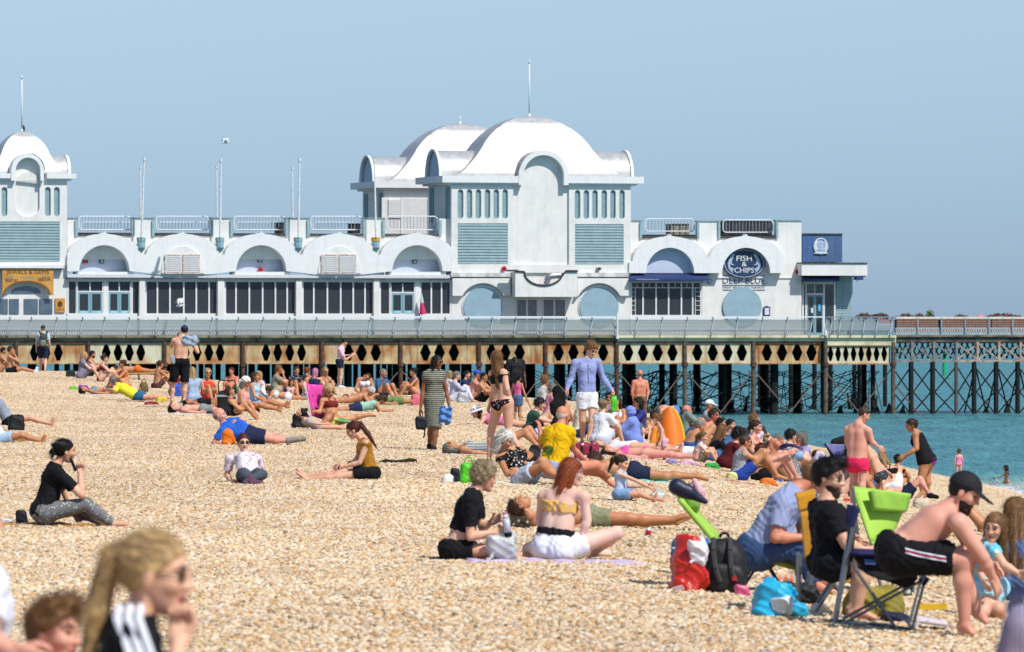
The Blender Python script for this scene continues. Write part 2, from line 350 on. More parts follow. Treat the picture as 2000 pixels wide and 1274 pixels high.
railm = M('grey_rail_paint', '8c99a2', .5, var=.1, scale=5)
railw = M('white_rail_paint', 'dfe3e4', .5, var=.05, scale=5)
lattice_w = M('white_cast_panel', 'b4babd', .6, var=.08, scale=5)
red = M('red_plastic', 'c5202a', .4, var=.05)
clap = M('pale_green_clapboard', '93b0b4', .6, var=.04, scale=2)

def oval(cx, y0, y1, rx):
    return arcpx(cx, y0 + rx, rx, rx, 0, 180, 10) + arcpx(cx, y1 - rx, rx, rx, 180, 360, 10)

def tower(name, label, uc, hw, w0, zs, sc_, parts, spire_h):
    """pavilion tower: uc centre, hw half width, w0 front plane; zs = (z_deck, z_eave_bottom, z_eave_top)"""
    zd, ze0, ze1 = zs; D = 5.2 * sc_; wm = w0 + D / 2
    t = pier_empty(name, uc, w0, zd, label, 'building')
    m = MB(); m.box((uc - hw, w0 + .001, zd), (uc + hw, w0 + D, ze0)); m.build('wall', white, t)
    # eaves interrupted by the front arch
    ro, ri = 1.53 * sc_, 1.25 * sc_; a = .45
    for sgn in (-1, 1):
        m = MB(); x0, x1 = sorted((uc + sgn * ro * .985, uc + sgn * (hw + .68 * sc_)))
        m.box((x0, w0 - a, ze0 + .0), (x1, w0 + D + a, ze1)); m.build('eave', white2, t)
        x0, x1 = sorted((uc + sgn * ro * .985, uc + sgn * (hw + .3 * sc_)))
        m = MB(); m.box((x0, w0 - a * .5, ze0 - .12), (x1, w0 + D + a * .5, ze0 - .002)); m.build('eave_soffit', white2, t)
    # dome: cloister vault, ruled surfaces
    prof = [(3.66, 0), (3.62, .45), (3.52, .95), (3.2, 1.68), (2.8, 2.25), (2.4, 2.68), (2.0, 3.0), (1.5, 3.32), (1.1, 3.62), (.75, 3.95), (.4, 4.3), (.15, 4.65), (0, 4.95)]
    p2 = []
    for i in range(len(prof) - 1):
        for q in range(3):
            f = q / 3; p2.append((prof[i][0] * (1 - f) + prof[i+1][0] * f, prof[i][1] * (1 - f) + prof[i+1][1] * f))
    p2.append(prof[-1]); m = MB(); dw = (D / 2 - .12) / 4.95
    kx = (hw + .1) / 5.3
    for sx, sy in ((0, -1), (1, 0), (0, 1), (-1, 0)):
        vs = []
        for h, r in p2:
            rx, ry = r * kx, r * dw
            if sx == 0: vs += [(uc - rx * -sy, wm + sy * ry, ze1 + h * sc_), (uc + rx * -sy, wm + sy * ry, ze1 + h * sc_)]
            else: vs += [(uc + sx * rx, wm - sx * ry, ze1 + h * sc_), (uc + sx * rx, wm + sx * ry, ze1 + h * sc_)]
        m.add(vs, [(2*i, 2*i+2, 2*i+3, 2*i+1) for i in range(len(p2) - 1)])
    m.build('dome', silver, t, smooth=True)
    # side barrels
    rb = 1.55 * sc_
    for sgn in (-1, 1):
        m = MB(); vs = []; n = 22; xe = uc + sgn * (hw + .35 * sc_)
        for x in (uc + sgn * .3, xe):
            for i in range(n + 1):
                an = math.pi * i / n; vs.append((x, wm - rb * math.cos(an), ze1 + rb * math.sin(an)))
        fs = [(i, i + 1, n + 2 + i, n + 1 + i) for i in range(n)]
        m.add(vs, fs); m.build('barrel_roof', silver, t, smooth=True)
        m = MB(); vs = [(xe - sgn * .12, wm - rb * .99 * math.cos(math.pi * i / n), ze1 - .35 + (rb * .99 * math.sin(math.pi * i / n) + .35 if 0 < i < n else 0)) for i in range(n + 1)]
        m.add(vs, [tuple(range(n + 1))]); m.build('barrel_end_wall', lilac, t)
        # projecting rim ring
        m = MB(); vs = []
        for x in (xe - sgn * .02, xe + sgn * .14):
            for rr in (rb * 1.0, rb * 1.07):
                vs += [(x, wm - rr * math.cos(math.pi * i / n), ze1 + rr * math.sin(math.pi * i / n)) for i in range(n + 1)]
        k = n + 1; fs = []
        for i in range(n): fs += [(i, i+1, k+i+1, k+i), (2*k+i, 3*k+i, 3*k+i+1, 2*k+i+1), (k+i, k+i+1, 3*k+i+1, 3*k+i), (i, 2*k+i, 2*k+i+1, i+1)]
        m.add(vs, fs); m.build('barrel_rim', white2, t, smooth=False)
    if parts:
        # front arch: hollow half-tube + tympanum
        m = MB(); vs = []; n = 28; zb = ze0 - .12; zc = ze1
        out = [(uc + ro, zb)] + [(uc + ro * math.cos(math.pi * i / n), zc + ro * math.sin(math.pi * i / n)) for i in range(n + 1)] + [(uc - ro, zb)]
        inn = [(uc + ri, zb)] + [(uc + ri * math.cos(math.pi * i / n), zc + ri * math.sin(math.pi * i / n)) for i in range(n + 1)] + [(uc - ri, zb)]
        ring = out + inn[::-1]
        m.prism(ring, w0 - a - .03, w0 + .25); m.build('front_arch', white2, t)
        m = MB(); o2 = [(x, z) for x, z in [(uc + ro * math.cos(math.pi * i / n), zc + ro * math.sin(math.pi * i / n)) for i in range(n + 1)]]
        vs = [(x, w0 - a + .2, z) for x, z in o2] + [(x, wm, z) for x, z in o2]; k = n + 1
        m.add(vs, [(i, i + 1, k + i + 1, k + i) for i in range(n)]); m.build('arch_roof', silver, t, smooth=True)
        m = MB(); m.prism([(uc + ri * 1.05, ze0 - .2)] + [(uc + ri * 1.05 * math.cos(math.pi * i / n), zc + ri * 1.05 * math.sin(math.pi * i / n)) for i in range(n + 1)] + [(uc - ri * 1.05, ze0 - .2)], w0 - .002, w0 + .2)
        m.build('tympanum', white, t)
    m = MB(); zt = ze1 + 3.66 * sc_
    m.bar((uc, wm, zt - .1), (uc, wm, zt + .15), .14 * sc_, 10, .05); m.bar((uc, wm, zt + .1), (uc, wm, zt + spire_h * .93), .05, 8, .035); m.bar((uc, wm, zt + spire_h * .93), (uc, wm, zt + spire_h), .06, 8, .02)
    m.build('spire', white2, t, smooth=True)
    return t
ZD = Zp(655, 1000, 0)      # deck level
def tz(cx, y0, y1): return (ZD, Zp(y1, cx, 0), Zp(y0, cx, 0))
# ---- front central tower
uc = (U(882) + U(1232)) / 2; hw = (U(1232) - U(882)) / 2
T1 = tower('pier_tower', 'large white pavilion tower with silver dome and tall spire beside the fish and chips wing', uc, hw, 0, tz(1057, 344.7, 358), 1.0, True, Zp(115, 1033, 2.6) - Zp(225, 1033, 2.6))
pl = -.16
def facing(t, x0, x1, ytop, ybot, ovs, y0, y1, rx, board, nb):
    rect = [(x0, ytop), (x1, ytop), (x1, ybot), (x0, ybot)]
    holes = [oval(c, y0, y1, rx) for c in ovs]
    bx = [(board[0], board[2]), (board[1], board[2]), (board[1], board[3]), (board[0], board[3])]
    m = MB(); m.ppx(rect, pl, 0, holes + [bx]); m.build('wall_facing', white, t)
    for c in ovs:
        o = MB().ppx(oval(c, y0 - .8, y1 + .8, rx + .8), -.035, -.005).build('window_panel', blue_gr, t)
        MB().ppx(oval(c, y0 - .3, y1 + .3, rx + .3), pl + .03, pl + .07, [oval(c, y0 + 1, y1 - 1, rx - 1.2)]).build('window_frame', M('window_frame_paint', '9fb7c0', .5), o)
    h = (board[3] - board[2]) / nb
    for i in range(nb):
        ya, yb = board[2] + i * h, board[2] + (i + 1) * h; x0_, x1_ = U(board[0], pl), U(board[1], pl); cx = (board[0] + board[1]) / 2
        z1, z0 = Zp(ya, cx, pl), Zp(yb, cx, pl)
        m = MB(); m.add([(x0_, pl + .045, z1), (x1_, pl + .045, z1), (x1_, pl + .005, z0 + .02), (x0_, pl + .005, z0 + .02), (x0_, -.003, z1), (x1_, -.003, z1), (x1_, -.003, z0 + .02), (x0_, -.003, z0 + .02)],
                        [(3,2,1,0), (7,6,2,3), (0,1,5,4), (0,4,7,3), (1,2,6,5)])
        m.build('siding_board', blue_gr, t)
facing(T1, 882, 1002.5, 362, 533, [899.4, 916.7, 934.3, 952, 969.2, 986.5], 370, 427.5, 5.7, (894, 991.7, 436.6, 516), 14)
facing(T1, 1111.5, 1232, 362, 533, [1127.8, 1145, 1162, 1180, 1197, 1214.8], 371.5, 428, 5.7, (1123, 1218, 438, 516.7), 14)
MB().bpx(1002.6, 1111.4, 517, 533, pl, 0).build('recess_sill', white, T1)
for x0, x1 in ((881, 997), (1128, 1228)):
    MB().bpx(x0, x1, 533, 541, pl - .22, -.002).build('cornice', M('stained_cornice', 'd8d8d6', .8, var=.2, scale=2, col2='85827a', cov=.62), T1)
    MB().bpx(x0 + 2, x1 - 2, 541.3, 543.5, pl - .12, -.002).build('painted_cornice_shade', dirt_and_shade, T1)  # solid dark strip standing for the shade under the cornice
# lower arches with discs
for cx, xa, xb in ((943.6, 884, 997), (1170.6, 1128, 1228)):
    r = 38; ro = 46
    poly = [(xa, 543.6), (xb, 543.6), (xb, 578), (cx + ro, 578)] + arcpx(cx, 599, ro, ro, 27, 153, 16) + [(cx - ro, 578), (xa, 578)]
    MB().ppx(poly, pl - .2, -.004).build('lower_arch', white, T1)
    MB().ppx(arcpx(cx, 599, r, r, 0, 350, 36), -.13, -.006).build('round_panel', disc_blue, T1)
    MB().ppx(arcpx(cx, 599, r + 3, r + 3, 0, 350, 36), -.07, -.0065).build('round_panel_rim', white2, T1)
# balcony box with dipped top
w1 = -1.25
top = [(1006.5, 530), (1024, 531)] + [(1061.5 - 38 * math.cos(R(a_)), 531 + 27 * math.sin(R(a_))) for a_ in range(12, 170, 14)] + [(1105, 530), (1127.5, 530)]
MB().ppx(top + [(1127.5, 580), (1006.5, 580)], w1, w1 + .2).build('balcony_front', white, T1)
MB().bpx(1006.5, 1010, 531, 580, w1 + .2, -.01).bpx(1124, 1127.5, 531, 580, w1 + .2, -.01).bpx(1010, 1124, 574, 580, w1 + .2, -.01).build('balcony_side', white, T1)
m = MB()
for a_, b_ in zip(top[:-1], top[1:]): m.path([(U(a_[0], w1), w1 - .03, Zp(a_[1], a_[0], w1)), (U(b_[0], w1), w1 - .03, Zp(b_[1], b_[0], w1))], .055, 6)
m.bpx(991, 1012, 527, 530.5, w1 - .1, w1 + .3).bpx(1108, 1129, 527.5, 531, w1 - .1, w1 + .3)
m.build('balcony_capping', M('worn_dark_lead', '3f3f40', .7, var=.2, scale=8), T1)
duct = M('galvanised_duct', '9a9ea2', .35, metal=.7, var=.1, scale=9)
pz = [(1068, 558), (1068, 548), (1071, 542), (1077, 539), (1094, 538)]
m = MB()
for i in range(14):
    f = i / 13 * (len(pz) - 1); k = min(int(f), len(pz) - 2); f -= k
    x = pz[k][0] * (1 - f) + pz[k+1][0] * f; y = pz[k][1] * (1 - f) + pz[k+1][1] * f
    q = Vector((U(x, -.8), -.8, Zp(y, x, -.8)))
    if i: m.bar(pq, q, .17 + .02 * (i % 2), 12)
    pq = q
m.bpx(1054, 1078, 555, 558.5, -1, -.6)
m.build('ventilation_duct', duct, T1)
for x0, x1 in ((1009, 1050), (1061, 1105)):
    d = MB().bpx(x0, x1, 583, 652, -.05, -.004).build('door', white2, T1)
    xm = (x0 + x1) / 2
    for a_, b_ in ((x0 + 1.5, xm - 2), (xm + 2, x1 - 1.5)): MB().bpx(a_, b_, 586, 645, -.075, -.052).build('glass', M('dusty_grey_glass', '7d7c80', .25, var=.1, scale=3), d)
# left side wall ovals
for ws in (.55, 1.05, 4.1, 4.6):
    uL = U(882); m = MB(); vs = []; z0, z1 = Zp(427, 882), Zp(370, 882)
    for x in (uL - .02, uL - .06):
        vs += [(x, ws + .17 * math.cos(2 * math.pi * i / 16), (z0 if i > 8 else z1) + (.17 * math.sin(2 * math.pi * i / 16))) for i in range(16)]
    m.add(vs, [tuple(range(16)), tuple(range(31, 15, -1))] + [(i, 16 + i, 16 + (i + 1) % 16, (i + 1) % 16) for i in range(16)])
    m.build('side_window_panel', blue_gr, T1)
# ---- rear tower
WB = 15.4
T2 = tower('pier_tower', 'rear white tower with silver dome, half hidden behind the large domed tower', uc, hw, WB, (ZD, T1['_o'][2] * 0 + Zp(358, 1057), Zp(344.7, 1057)), 1.0, True, .55)
MB().bpx(746, 837, 388, 458, WB - .2, WB).build('panelled_wall', M('grey_white_panels', 'd4d2cf', .7, var=.05, scale=2), T2)
for i in range(11):
    y0 = 390 + i * 3.3; MB().bpx(759, 783, y0, y0 + 2.6, WB - .28, WB - .201).build('louvre_slat', white2, T2)
for x0, x1 in ((746, 752), (783.5, 787), (836, 840)): MB().bpx(x0, x1, 386, 458, WB - .26, WB - .2).build('post', white, T2)
for ws in (.55, 1.05, 4.1, 4.6):
    uL = uc - hw; vs = []; z0, z1 = Zp(427, 882), Zp(372, 882)
    for x in (uL - .02, uL - .06):
        vs += [(x, WB + ws + .17 * math.cos(2 * math.pi * i / 16), (z0 if i > 8 else z1) + (.17 * math.sin(2 * math.pi * i / 16))) for i in range(16)]
    MB().add(vs, [tuple(range(16)), tuple(range(31, 15, -1))] + [(i, 16 + i, 16 + (i + 1) % 16, (i + 1) % 16) for i in range(16)]).build('side_window_panel', blue_gr, T2)
# ---- left tower
ucl = U(55); hwl = U(131) - U(55)
T3 = tower('pier_tower', 'small white domed tower above the jewels and gems shop at the left end', ucl, hwl, 0, tz(55, 339, 349), .68, False, Zp(152, 37, 2) - Zp(262, 37, 2))
# its arch is narrower and taller
m = MB(); n = 28; cx = 55; poly_o = [(86, 353)] + arcpx(cx - 1, 333, 32, 33, 0, 180, 26) + [(22, 353)]; poly_i = [(79.5, 353)] + arcpx(cx, 333, 24, 25, 0, 180, 26) + [(31.5, 353)]
m.ppx(poly_o + poly_i[::-1], -.5, .2); m.build('front_arch', white2, T3)
MB().ppx([(80, 353)] + arcpx(cx, 333, 25, 26, 0, 180, 26) + [(31, 353)], -.003, .2).build('tympanum', white, T3)
vs = [(U(x), -.3, Zp(y, x)) for x, y in arcpx(cx - 1, 333, 32, 33, 0, 180, 26)]; k = len(vs)
MB().add(vs + [(a_, 1.8, c_) for a_, b_, c_ in vs], [(i, i + 1, k + i + 1, k + i) for i in range(k - 1)]).build('arch_roof', silver, T3, smooth=True)
m = MB(); bx = [(-16, 433), (116.6, 433), (116.6, 511.7), (-16, 511.7)]
niche = arcpx(54, 360, 23.5, 24, 0, 180, 14) + arcpx(54, 404, 23.5, 20, 180, 360, 14)
m.ppx([(-19, 353), (131, 353), (131, 519), (-19, 519)], pl, 0, [oval(c, 365.5, 423, 5.7) for c in (-10, 8.7, 93.5, 111)] + [bx, niche]); m.build('wall_facing', white, T3)
for c in (-10, 8.7, 93.5, 111): MB().ppx(oval(c, 364.7, 423.8, 6.5), -.035, -.005).build('window_panel', blue_gr, T3)
for i in range(14):
    h = 78.7 / 14; ya = 433 + i * h; z1, z0 = Zp(ya, 50, pl), Zp(ya + h, 50, pl); x0_, x1_ = U(-16, pl), U(116.6, pl)
    MB().add([(x0_, pl + .045, z1), (x1_, pl + .045, z1), (x1_, pl + .005, z0 + .02), (x0_, pl + .005, z0 + .02), (x0_, -.003, z1), (x1_, -.003, z1), (x1_, -.003, z0 + .02), (x0_, -.003, z0 + .02)], [(3,2,1,0), (7,6,2,3), (0,1,5,4), (0,4,7,3), (1,2,6,5)]).build('siding_board', blue_gr, T3)
MB().bpx(-19, 126, 519.2, 524, pl - .3, -.003).build('ledge', white2, T3)
MB().bpx(-19, 124, 524.2, 526, pl - .2, -.003).build('painted_ledge_shade', dirt_and_shade, T3)  # shade below the ledge, put in as a dark strip
for x0, x1 in ((-15, 3), (4, 15.5), (18.5, 37), (47, 74), (77, 102.5)):
    MB().bpx(x0, x1, 584, 613, -.06, -.004).build('window', M('shop_glass', '5c6f80', .12, var=.15, scale=2, spec=.7), T3)
MB().ppx(arcpx(51, 573, 29, 14, 0, 180, 18), -.06, -.004).build('fan_window', M('shop_glass', '5c6f80'), T3)
# post on roof with dark bird
S1 = pier_empty('shop_sign', U(55, -.4), -.4, Zp(550, 55, -.4), 'ochre sign reading JEWELS & GEMS over the arched shop window', 'sign')
MB().ppx([(4.7, 526.5), (104.7, 526.5), (104.7, 577), (100, 577)] + arcpx(52.5, 577, 44, 26, 0, 180, 18) + [(4.7, 577)], -.42, -.36).build('board', ochre, S1)
MB().ppx(arcpx(52.5, 577, 47, 29, 0, 180, 18) + arcpx(52.5, 577, 44, 26, 0, 180, 18)[::-1], -.45, -.421).build('arch_edging', M('brown_edge', '7a5a30', .7), S1)
MB().bpx(3, 106, 526, 527.4, -.46, -.36).build('top_edging', M('brown_edge', '7a5a30'), S1)
textpx('JEWELS & GEMS', 13, 96, 528.5, 537.5, -.43, black, S1)
bs = M('sign_blue', '6c93a0', .6)
textpx('SENSED BAY', 10, 35, 545, 551, -.43, black, S1); textpx('SEASIDE BAR', 74, 99, 543, 549, -.43, black, S1)
textpx('Gift', 12, 26, 539, 544, -.43, bs, S1); textpx('Beads', 83, 98, 539, 543, -.43, bs, S1); textpx('The Pier', 40, 68, 540.5, 545, -.43, bs, S1)
S2 = pier_empty('wall_poster', U(117, -.05), -.05, Zp(597, 117), 'small ochre poster board on the white wall beside the jewel shop window', 'sign')
MB().bpx(108, 127, 583, 610, -.1, -.01).build('board', ochre, S2); MB().ppx(arcpx(117, 594, 5, 6, 0, 340, 12), -.115, -.101).build('picture', M('dark_brown_print', '5b3a25', .7), S2)
textpx('GIFTS', 110, 125, 603, 607, -.105, black, S2)
# ---- arcade wing
A = pier_empty('arcade_wing', U(508), 0, ZD, 'long low white arcade with round arches and dark windows between the towers', 'building')
AX0, AX1 = 131.5, 881.5
notch = [(152, 258), (302, 412), (455, 558), (605, 710), (752, 858)]
top = [(AX0, 427)]
for a_, b_ in notch: top += [(a_, 427), (a_, 457), (b_, 457), (b_, 427)]
top += [(AX1, 428)]
MB().ppx(top + [(AX1, 507), (AX0, 507)], .3, .75).build('parapet_wall', white, A)
m = MB()
for a_, b_ in zip(top[:-1], top[1:]):
    if a_[1] == b_[1] and a_[1] < 440: m.bpx(a_[0] - 1, b_[0] + 1, a_[1] - 2, a_[1], .24, .8)
m.build('parapet_coping', M('aged_coping', '8fa3a4', .8, var=.15), A)
for a_, b_ in notch:
    MB().bpx(a_, b_, 457, 461, .22, 1.1).build('notch_sill', M('dark_roof_felt', '4b4a48', .9, var=.2), A)
    for x0, x1 in ((a_ - 5, a_), (b_, b_ + 5)): MB().bpx(x0, x1, 430, 461, .18, .299).build('notch_edging', M('pale_green_paint', '93b3b6', .6), A)
MB().bpx(AX0, AX1, 456, 460, 1.1, 9).build('roof', M('dark_roof_felt', '4b4a48'), A)
cxs = [204, 357.5, 510.5, 663, 815.5]
m = MB(); poly = [(AX0, 507)]
for cx in cxs:
    poly += [(cx + 73 * math.cos(R(a_)), 506 - 49 * math.sin(R(a_)) ** .9) for a_ in (172, 162, 150, 138, 126, 114, 104, 97)] + [(cx - 3, 455.5), (cx, 451.5), (cx + 3, 455.5)] + [(cx + 73 * math.cos(R(a_)), 506 - 49 * math.sin(R(a_)) ** .9) for a_ in (83, 76, 66, 54, 42, 30, 18, 8)]
poly += [(AX1, 507), (AX1, 530)]
for i, cx in reversed(list(enumerate(cxs))):
    if i % 2 == 0: poly += [(cx + 49, 530)] + arcpx(cx, 530, 49, 51, 0, 180, 20)[1:-1] + [(cx - 49, 530)]
    else: poly += [(cx + 49, 536)] + [(cx - 49, 536)]
poly += [(AX0, 530)]
m.ppx(poly, -.35, .3); m.build('arch_band', white2, A)
# recess backs
for i, cx in enumerate(cxs):
    if i % 2 == 0:
        MB().bpx(cx - 56, cx + 56, 470, 540, .62, .75).build('recess_wall', lilac, A)
        MB().bpx(cx - 56, cx + 56, 531, 541, -.2, .62).build('recess_ledge', white2, A)
    else:
        MB().ppx(arcpx(cx, 534, 42, 53, 0, 180, 18), -.42, -.351).build('shutter_panel', white, A)
        for x0, x1 in ((cx - 33, cx - 5), (cx + 2, cx + 31)):
            fr = MB().bpx(x0 - 2, x0, 497, 535, -.5, -.421).bpx(x1, x1 + 2, 497, 535, -.5, -.421).bpx(x0, x1, 497, 499, -.5, -.421).bpx(x0, x1, 533, 535, -.5, -.421).build('shutter', M('rusty_shutter_frame', 'b98a70', .8, var=.3, scale=6, col2='e6e0da'), A)
            for k in range(9): MB().bpx(x0, x1, 500 + k * 3.7, 502.3 + k * 3.7, -.5, -.44).build('shutter_slat', white2, fr)
MB().bpx(AX0, AX1, 536.5, 543, -.28, .6).build('fascia', M('fascia_grey_white', 'cfd3d8', .7, var=.06), A)
MB().bpx(AX0, AX1, 543.2, 545.6, -.4, .5).build('painted_window_head_shade', dirt_and_shade, A)  # dark strip painted in for the shadow line above the windows
MB().bpx(AX0, AX1, 546, 551, -.1, .3).build('window_head', white2, A)
MB().bpx(AX0, AX1, 612.5, 655, -.1, .2).build('plinth', white2, A)
MB().box((U(AX0), 3.2, ZD), (U(AX1), 3.3, Zp(546, 500))).build('back_wall', M('dim_interior', '7c7a7c', .9, var=.3, scale=1.1, col2='4a4a50'), A)
for _a, _b2 in ((286, 424), (440, 577), (592, 729), (822, 880), (133, 150), (258, 272)): MB().bpx(_a, _b2, 600, 613, .5, .7).build('added_low_wall_box', M('added_box_grey', '8f8d8c', .8, var=.2, scale=2), A)  # low box added behind the glass to make the panes paler below
glassm = bpy.data.materials.new('tinted_window_glass'); glassm.use_nodes = True; _n = glassm.node_tree.nodes; _l = glassm.node_tree.links
_tr = _n.new('ShaderNodeBsdfTransparent'); _tr.inputs[0].default_value = (.5, .54, .58, 1); _mx = _n.new('ShaderNodeMixShader'); _mx.inputs[0].default_value = .6
_b = _n['Principled BSDF']; _b.inputs['Base Color'].default_value = (.055, .065, .08, 1); _b.inputs['Roughness'].default_value = .12
_l.new(_tr.outputs[0], _mx.inputs[1]); _l.new(_b.outputs[0], _mx.inputs[2]); _l.new(_mx.outputs[0], _n['Material Output'].inputs[0])
def pane(x0, x1, y0, y1, par, w=.06): return MB().bpx(x0, x1, y0, y1, w, w + .02).build('pane', glassm, par)
def window_row(par, xs_, y0, y1, wf=-.02):
    f = MB()
    for x in xs_: f.bpx(x - 1.4, x + 1.4, y0, y1, wf, wf + .12)
    w_ = f.build('window', white2, par)
    for a_, b_ in zip(xs_[:-1], xs_[1:]): pane(a_ + 1.4, b_ - 1.4, y0, y1, w_)
def dbl_door(par, x0, x1, yt, y0, y1):
    d = MB().bpx(x0 - 2, x0, y0 - 19, y1, -.06, .08).bpx(x1, x1 + 2, y0 - 19, y1, -.06, .08).bpx(x0, x1, y0 - 2.5, y0, -.06, .08).bpx((x0 + x1) / 2 - 1, (x0 + x1) / 2 + 1, y0 - 19, y0 - 2.5, -.06, .08).build('door_frame', white2, par)
    xm = (x0 + x1) / 2
    pane(x0, xm - 1, y0 - 19, y0 - 2.5, d); pane(xm + 1, x1, y0 - 19, y0 - 2.5, d)
    for a_, b_ in ((x0, xm - .3), (xm + .3, x1)):
        lf = MB().ppx([(a_, y0), (b_, y0), (b_, y1), (a_, y1)], -.04, .03, [[(a_ + 3.5, y0 + 3.5), (b_ - 3.5, y0 + 3.5), (b_ - 3.5, y1 - 4), (a_ + 3.5, y1 - 4)]]).build('door', door_blue, par)
        pane(a_ + 3.5, b_ - 3.5, y0 + 3.5, y1 - 4, lf, 0)
        MB().bpx(a_ + 3.5, b_ - 3.5, 607, 612, -.05, -.02).build('push_plate', M('pale_blue_plate', '9fd0dc', .4), lf)
# bay 1
for x in (AX0 + 1, 150, 206, 257, 271): pass
window_row(A, [133, 149.5], 551, 612.5); window_row(A, [258, 272], 551, 612.5)
dbl_door(A, 152, 200, 551, 571, 655); dbl_door(A, 212, 254, 551, 571, 655)
MB().bpx(202.2, 209.8, 551, 655, -.08, .1).build('door_post', white2, A)
for x0, x1 in ((272.5, 283.5), (425.5, 438.5), (578.5, 590), (730, 741)): MB().bpx(x0, x1, 546, 655, -.3, .25).build('pillar', white, A)
window_row(A, [285, 307.5, 332, 359, 383.5, 408.5, 424], 551, 612.5)
window_row(A, [440, 461, 487, 513, 538, 561, 577.5], 551, 612.5)
window_row(A, [591.5, 613, 639.5, 665.5, 690, 713, 729], 551, 612.5)
window_row(A, [742.5, 761.5], 551, 612.5); dbl_door(A, 764.5, 809, 551, 573, 655)
MB().bpx(811.2, 820, 551, 655, -.08, .1).build('door_post', white2, A)
window_row(A, [821.5, 842.5, 862.5, 880], 551, 612.5)
# round-backed chairs inside
wc = M('white_cane', 'cfd6da', .6)
for i, px_ in enumerate((320, 394, 472, 546, 624, 698)):
    ch = pier_empty('round_back_chair', U(px_, 1), 1, Zp(612, px_, 1), 'white round-backed chair behind the arcade window', 'chair', 'round-backed chairs behind the arcade windows')
    ch['label'] = ['white round-backed chair behind the second arcade bay, left one', 'white round-backed chair behind the second arcade bay, right one', 'white round-backed chair behind the middle arcade bay, left one', 'white round-backed chair behind the middle arcade bay, right one', 'white round-backed chair behind the fourth arcade bay, left one', 'white round-backed chair behind the fourth arcade bay, right one'][i]
    MB().ppx(arcpx(px_, 596, 5, 6.5, 0, 340, 16), .9, .95, [arcpx(px_, 596, 2, 3, 0, 340, 8)]).build('backrest', wc, ch)
    MB().bpx(px_ - 5, px_ + 5, 605, 607.5, .9, 1.3).build('seat', wc, ch)
    MB().bpx(px_ - 4.5, px_ - 3.5, 602, 616, .92, .98).build('leg', wc, ch); MB().bpx(px_ + 3.5, px_ + 4.5, 602, 616, .92, .98).build('leg', wc, ch)
# closed pink parasol
ps = pier_empty('closed_parasol', U(825, -.5), -.5, ZD, 'folded pink parasol with pale top standing by the arcade door', 'parasol')
q = lambda x, y, w=-.5: (U(x, w), w, Zp(y, x, w))
MB().bar(q(824, 578), q(824, 652), .025).build('pole', white2, ps)
MB().bar(q(824, 592), q(826, 614), .10, 10, .22).build('canopy', M('pink_canvas', 'd02f66', .7, var=.1, scale=8, bump=.02), ps); MB().bar(q(823.5, 573), q(824, 592), .02, 10, .13).build('valance', M('pale_green_canvas', 'b9cfc6', .7), ps)
# wall fittings
def fitting(name, lab, cat, x, y, sx, sy, mat, w, dep=.14, inner=None):
    t = pier_empty(name, U(x, w), w, Zp(y, x, w), lab, cat)
    o = MB().bpx(x - sx, x + sx, y - sy, y + sy, w - dep, w).build('casing', mat, t)
    if inner: MB().bpx(x - sx * .65, x + sx * .65, y - sy * .65, y + sy * .65, w - dep - .02, w - dep - .001).build('face', inner, o)
cr = M('pale_lens', 'c8c2b0', .3)
fitting('alarm_sign', 'small red square sign high in the leftmost arcade arch', 'sign', 167, 509.5, 5, 5, red, .61, .08, M('dim_pink', 'a35058', .6))
fitting('floodlight', 'small square floodlight in the leftmost arcade arch', 'wall lamp', 199, 511, 3.8, 3.6, black, .61, .15, cr)
fitting('floodlight', 'small square floodlight in the middle arcade arch', 'wall lamp', 508, 509, 4, 3.4, black, .61, .15, cr)
fitting('floodlight', 'small square floodlight in the arch nearest the large tower', 'wall lamp', 810.5, 511.5, 4, 3.4, black, .61, .15, cr)
fitting('floodlight', 'small grey floodlight on the large tower right of the duct', 'wall lamp', 1171, 525, 3.4, 2.6, duct, -.17, .3, black)
def bell(x, y, w, lab):
    t = pier_empty('alarm_bell', U(x, w), w, Zp(y, x, w), lab, 'alarm bell')
    MB().bar((U(x, w), w, Zp(y, x, w)), (U(x, w), w - .16, Zp(y, x, w)), .13, 14, .15).build('gong', red, t); MB().bar((U(x, w), w - .16, Zp(y, x, w)), (U(x, w), w - .2, Zp(y, x, w)), .06, 10).build('cap', M('dark_red', '7d1018', .4), t)
bell(508, 527, .6, 'red alarm bell at the foot of the middle arcade arch'); bell(983.5, 525, -.17, 'red alarm bell on the large tower left of the balcony'); bell(1557, 531, .28, 'red alarm bell near the right corner of the restaurant wing')
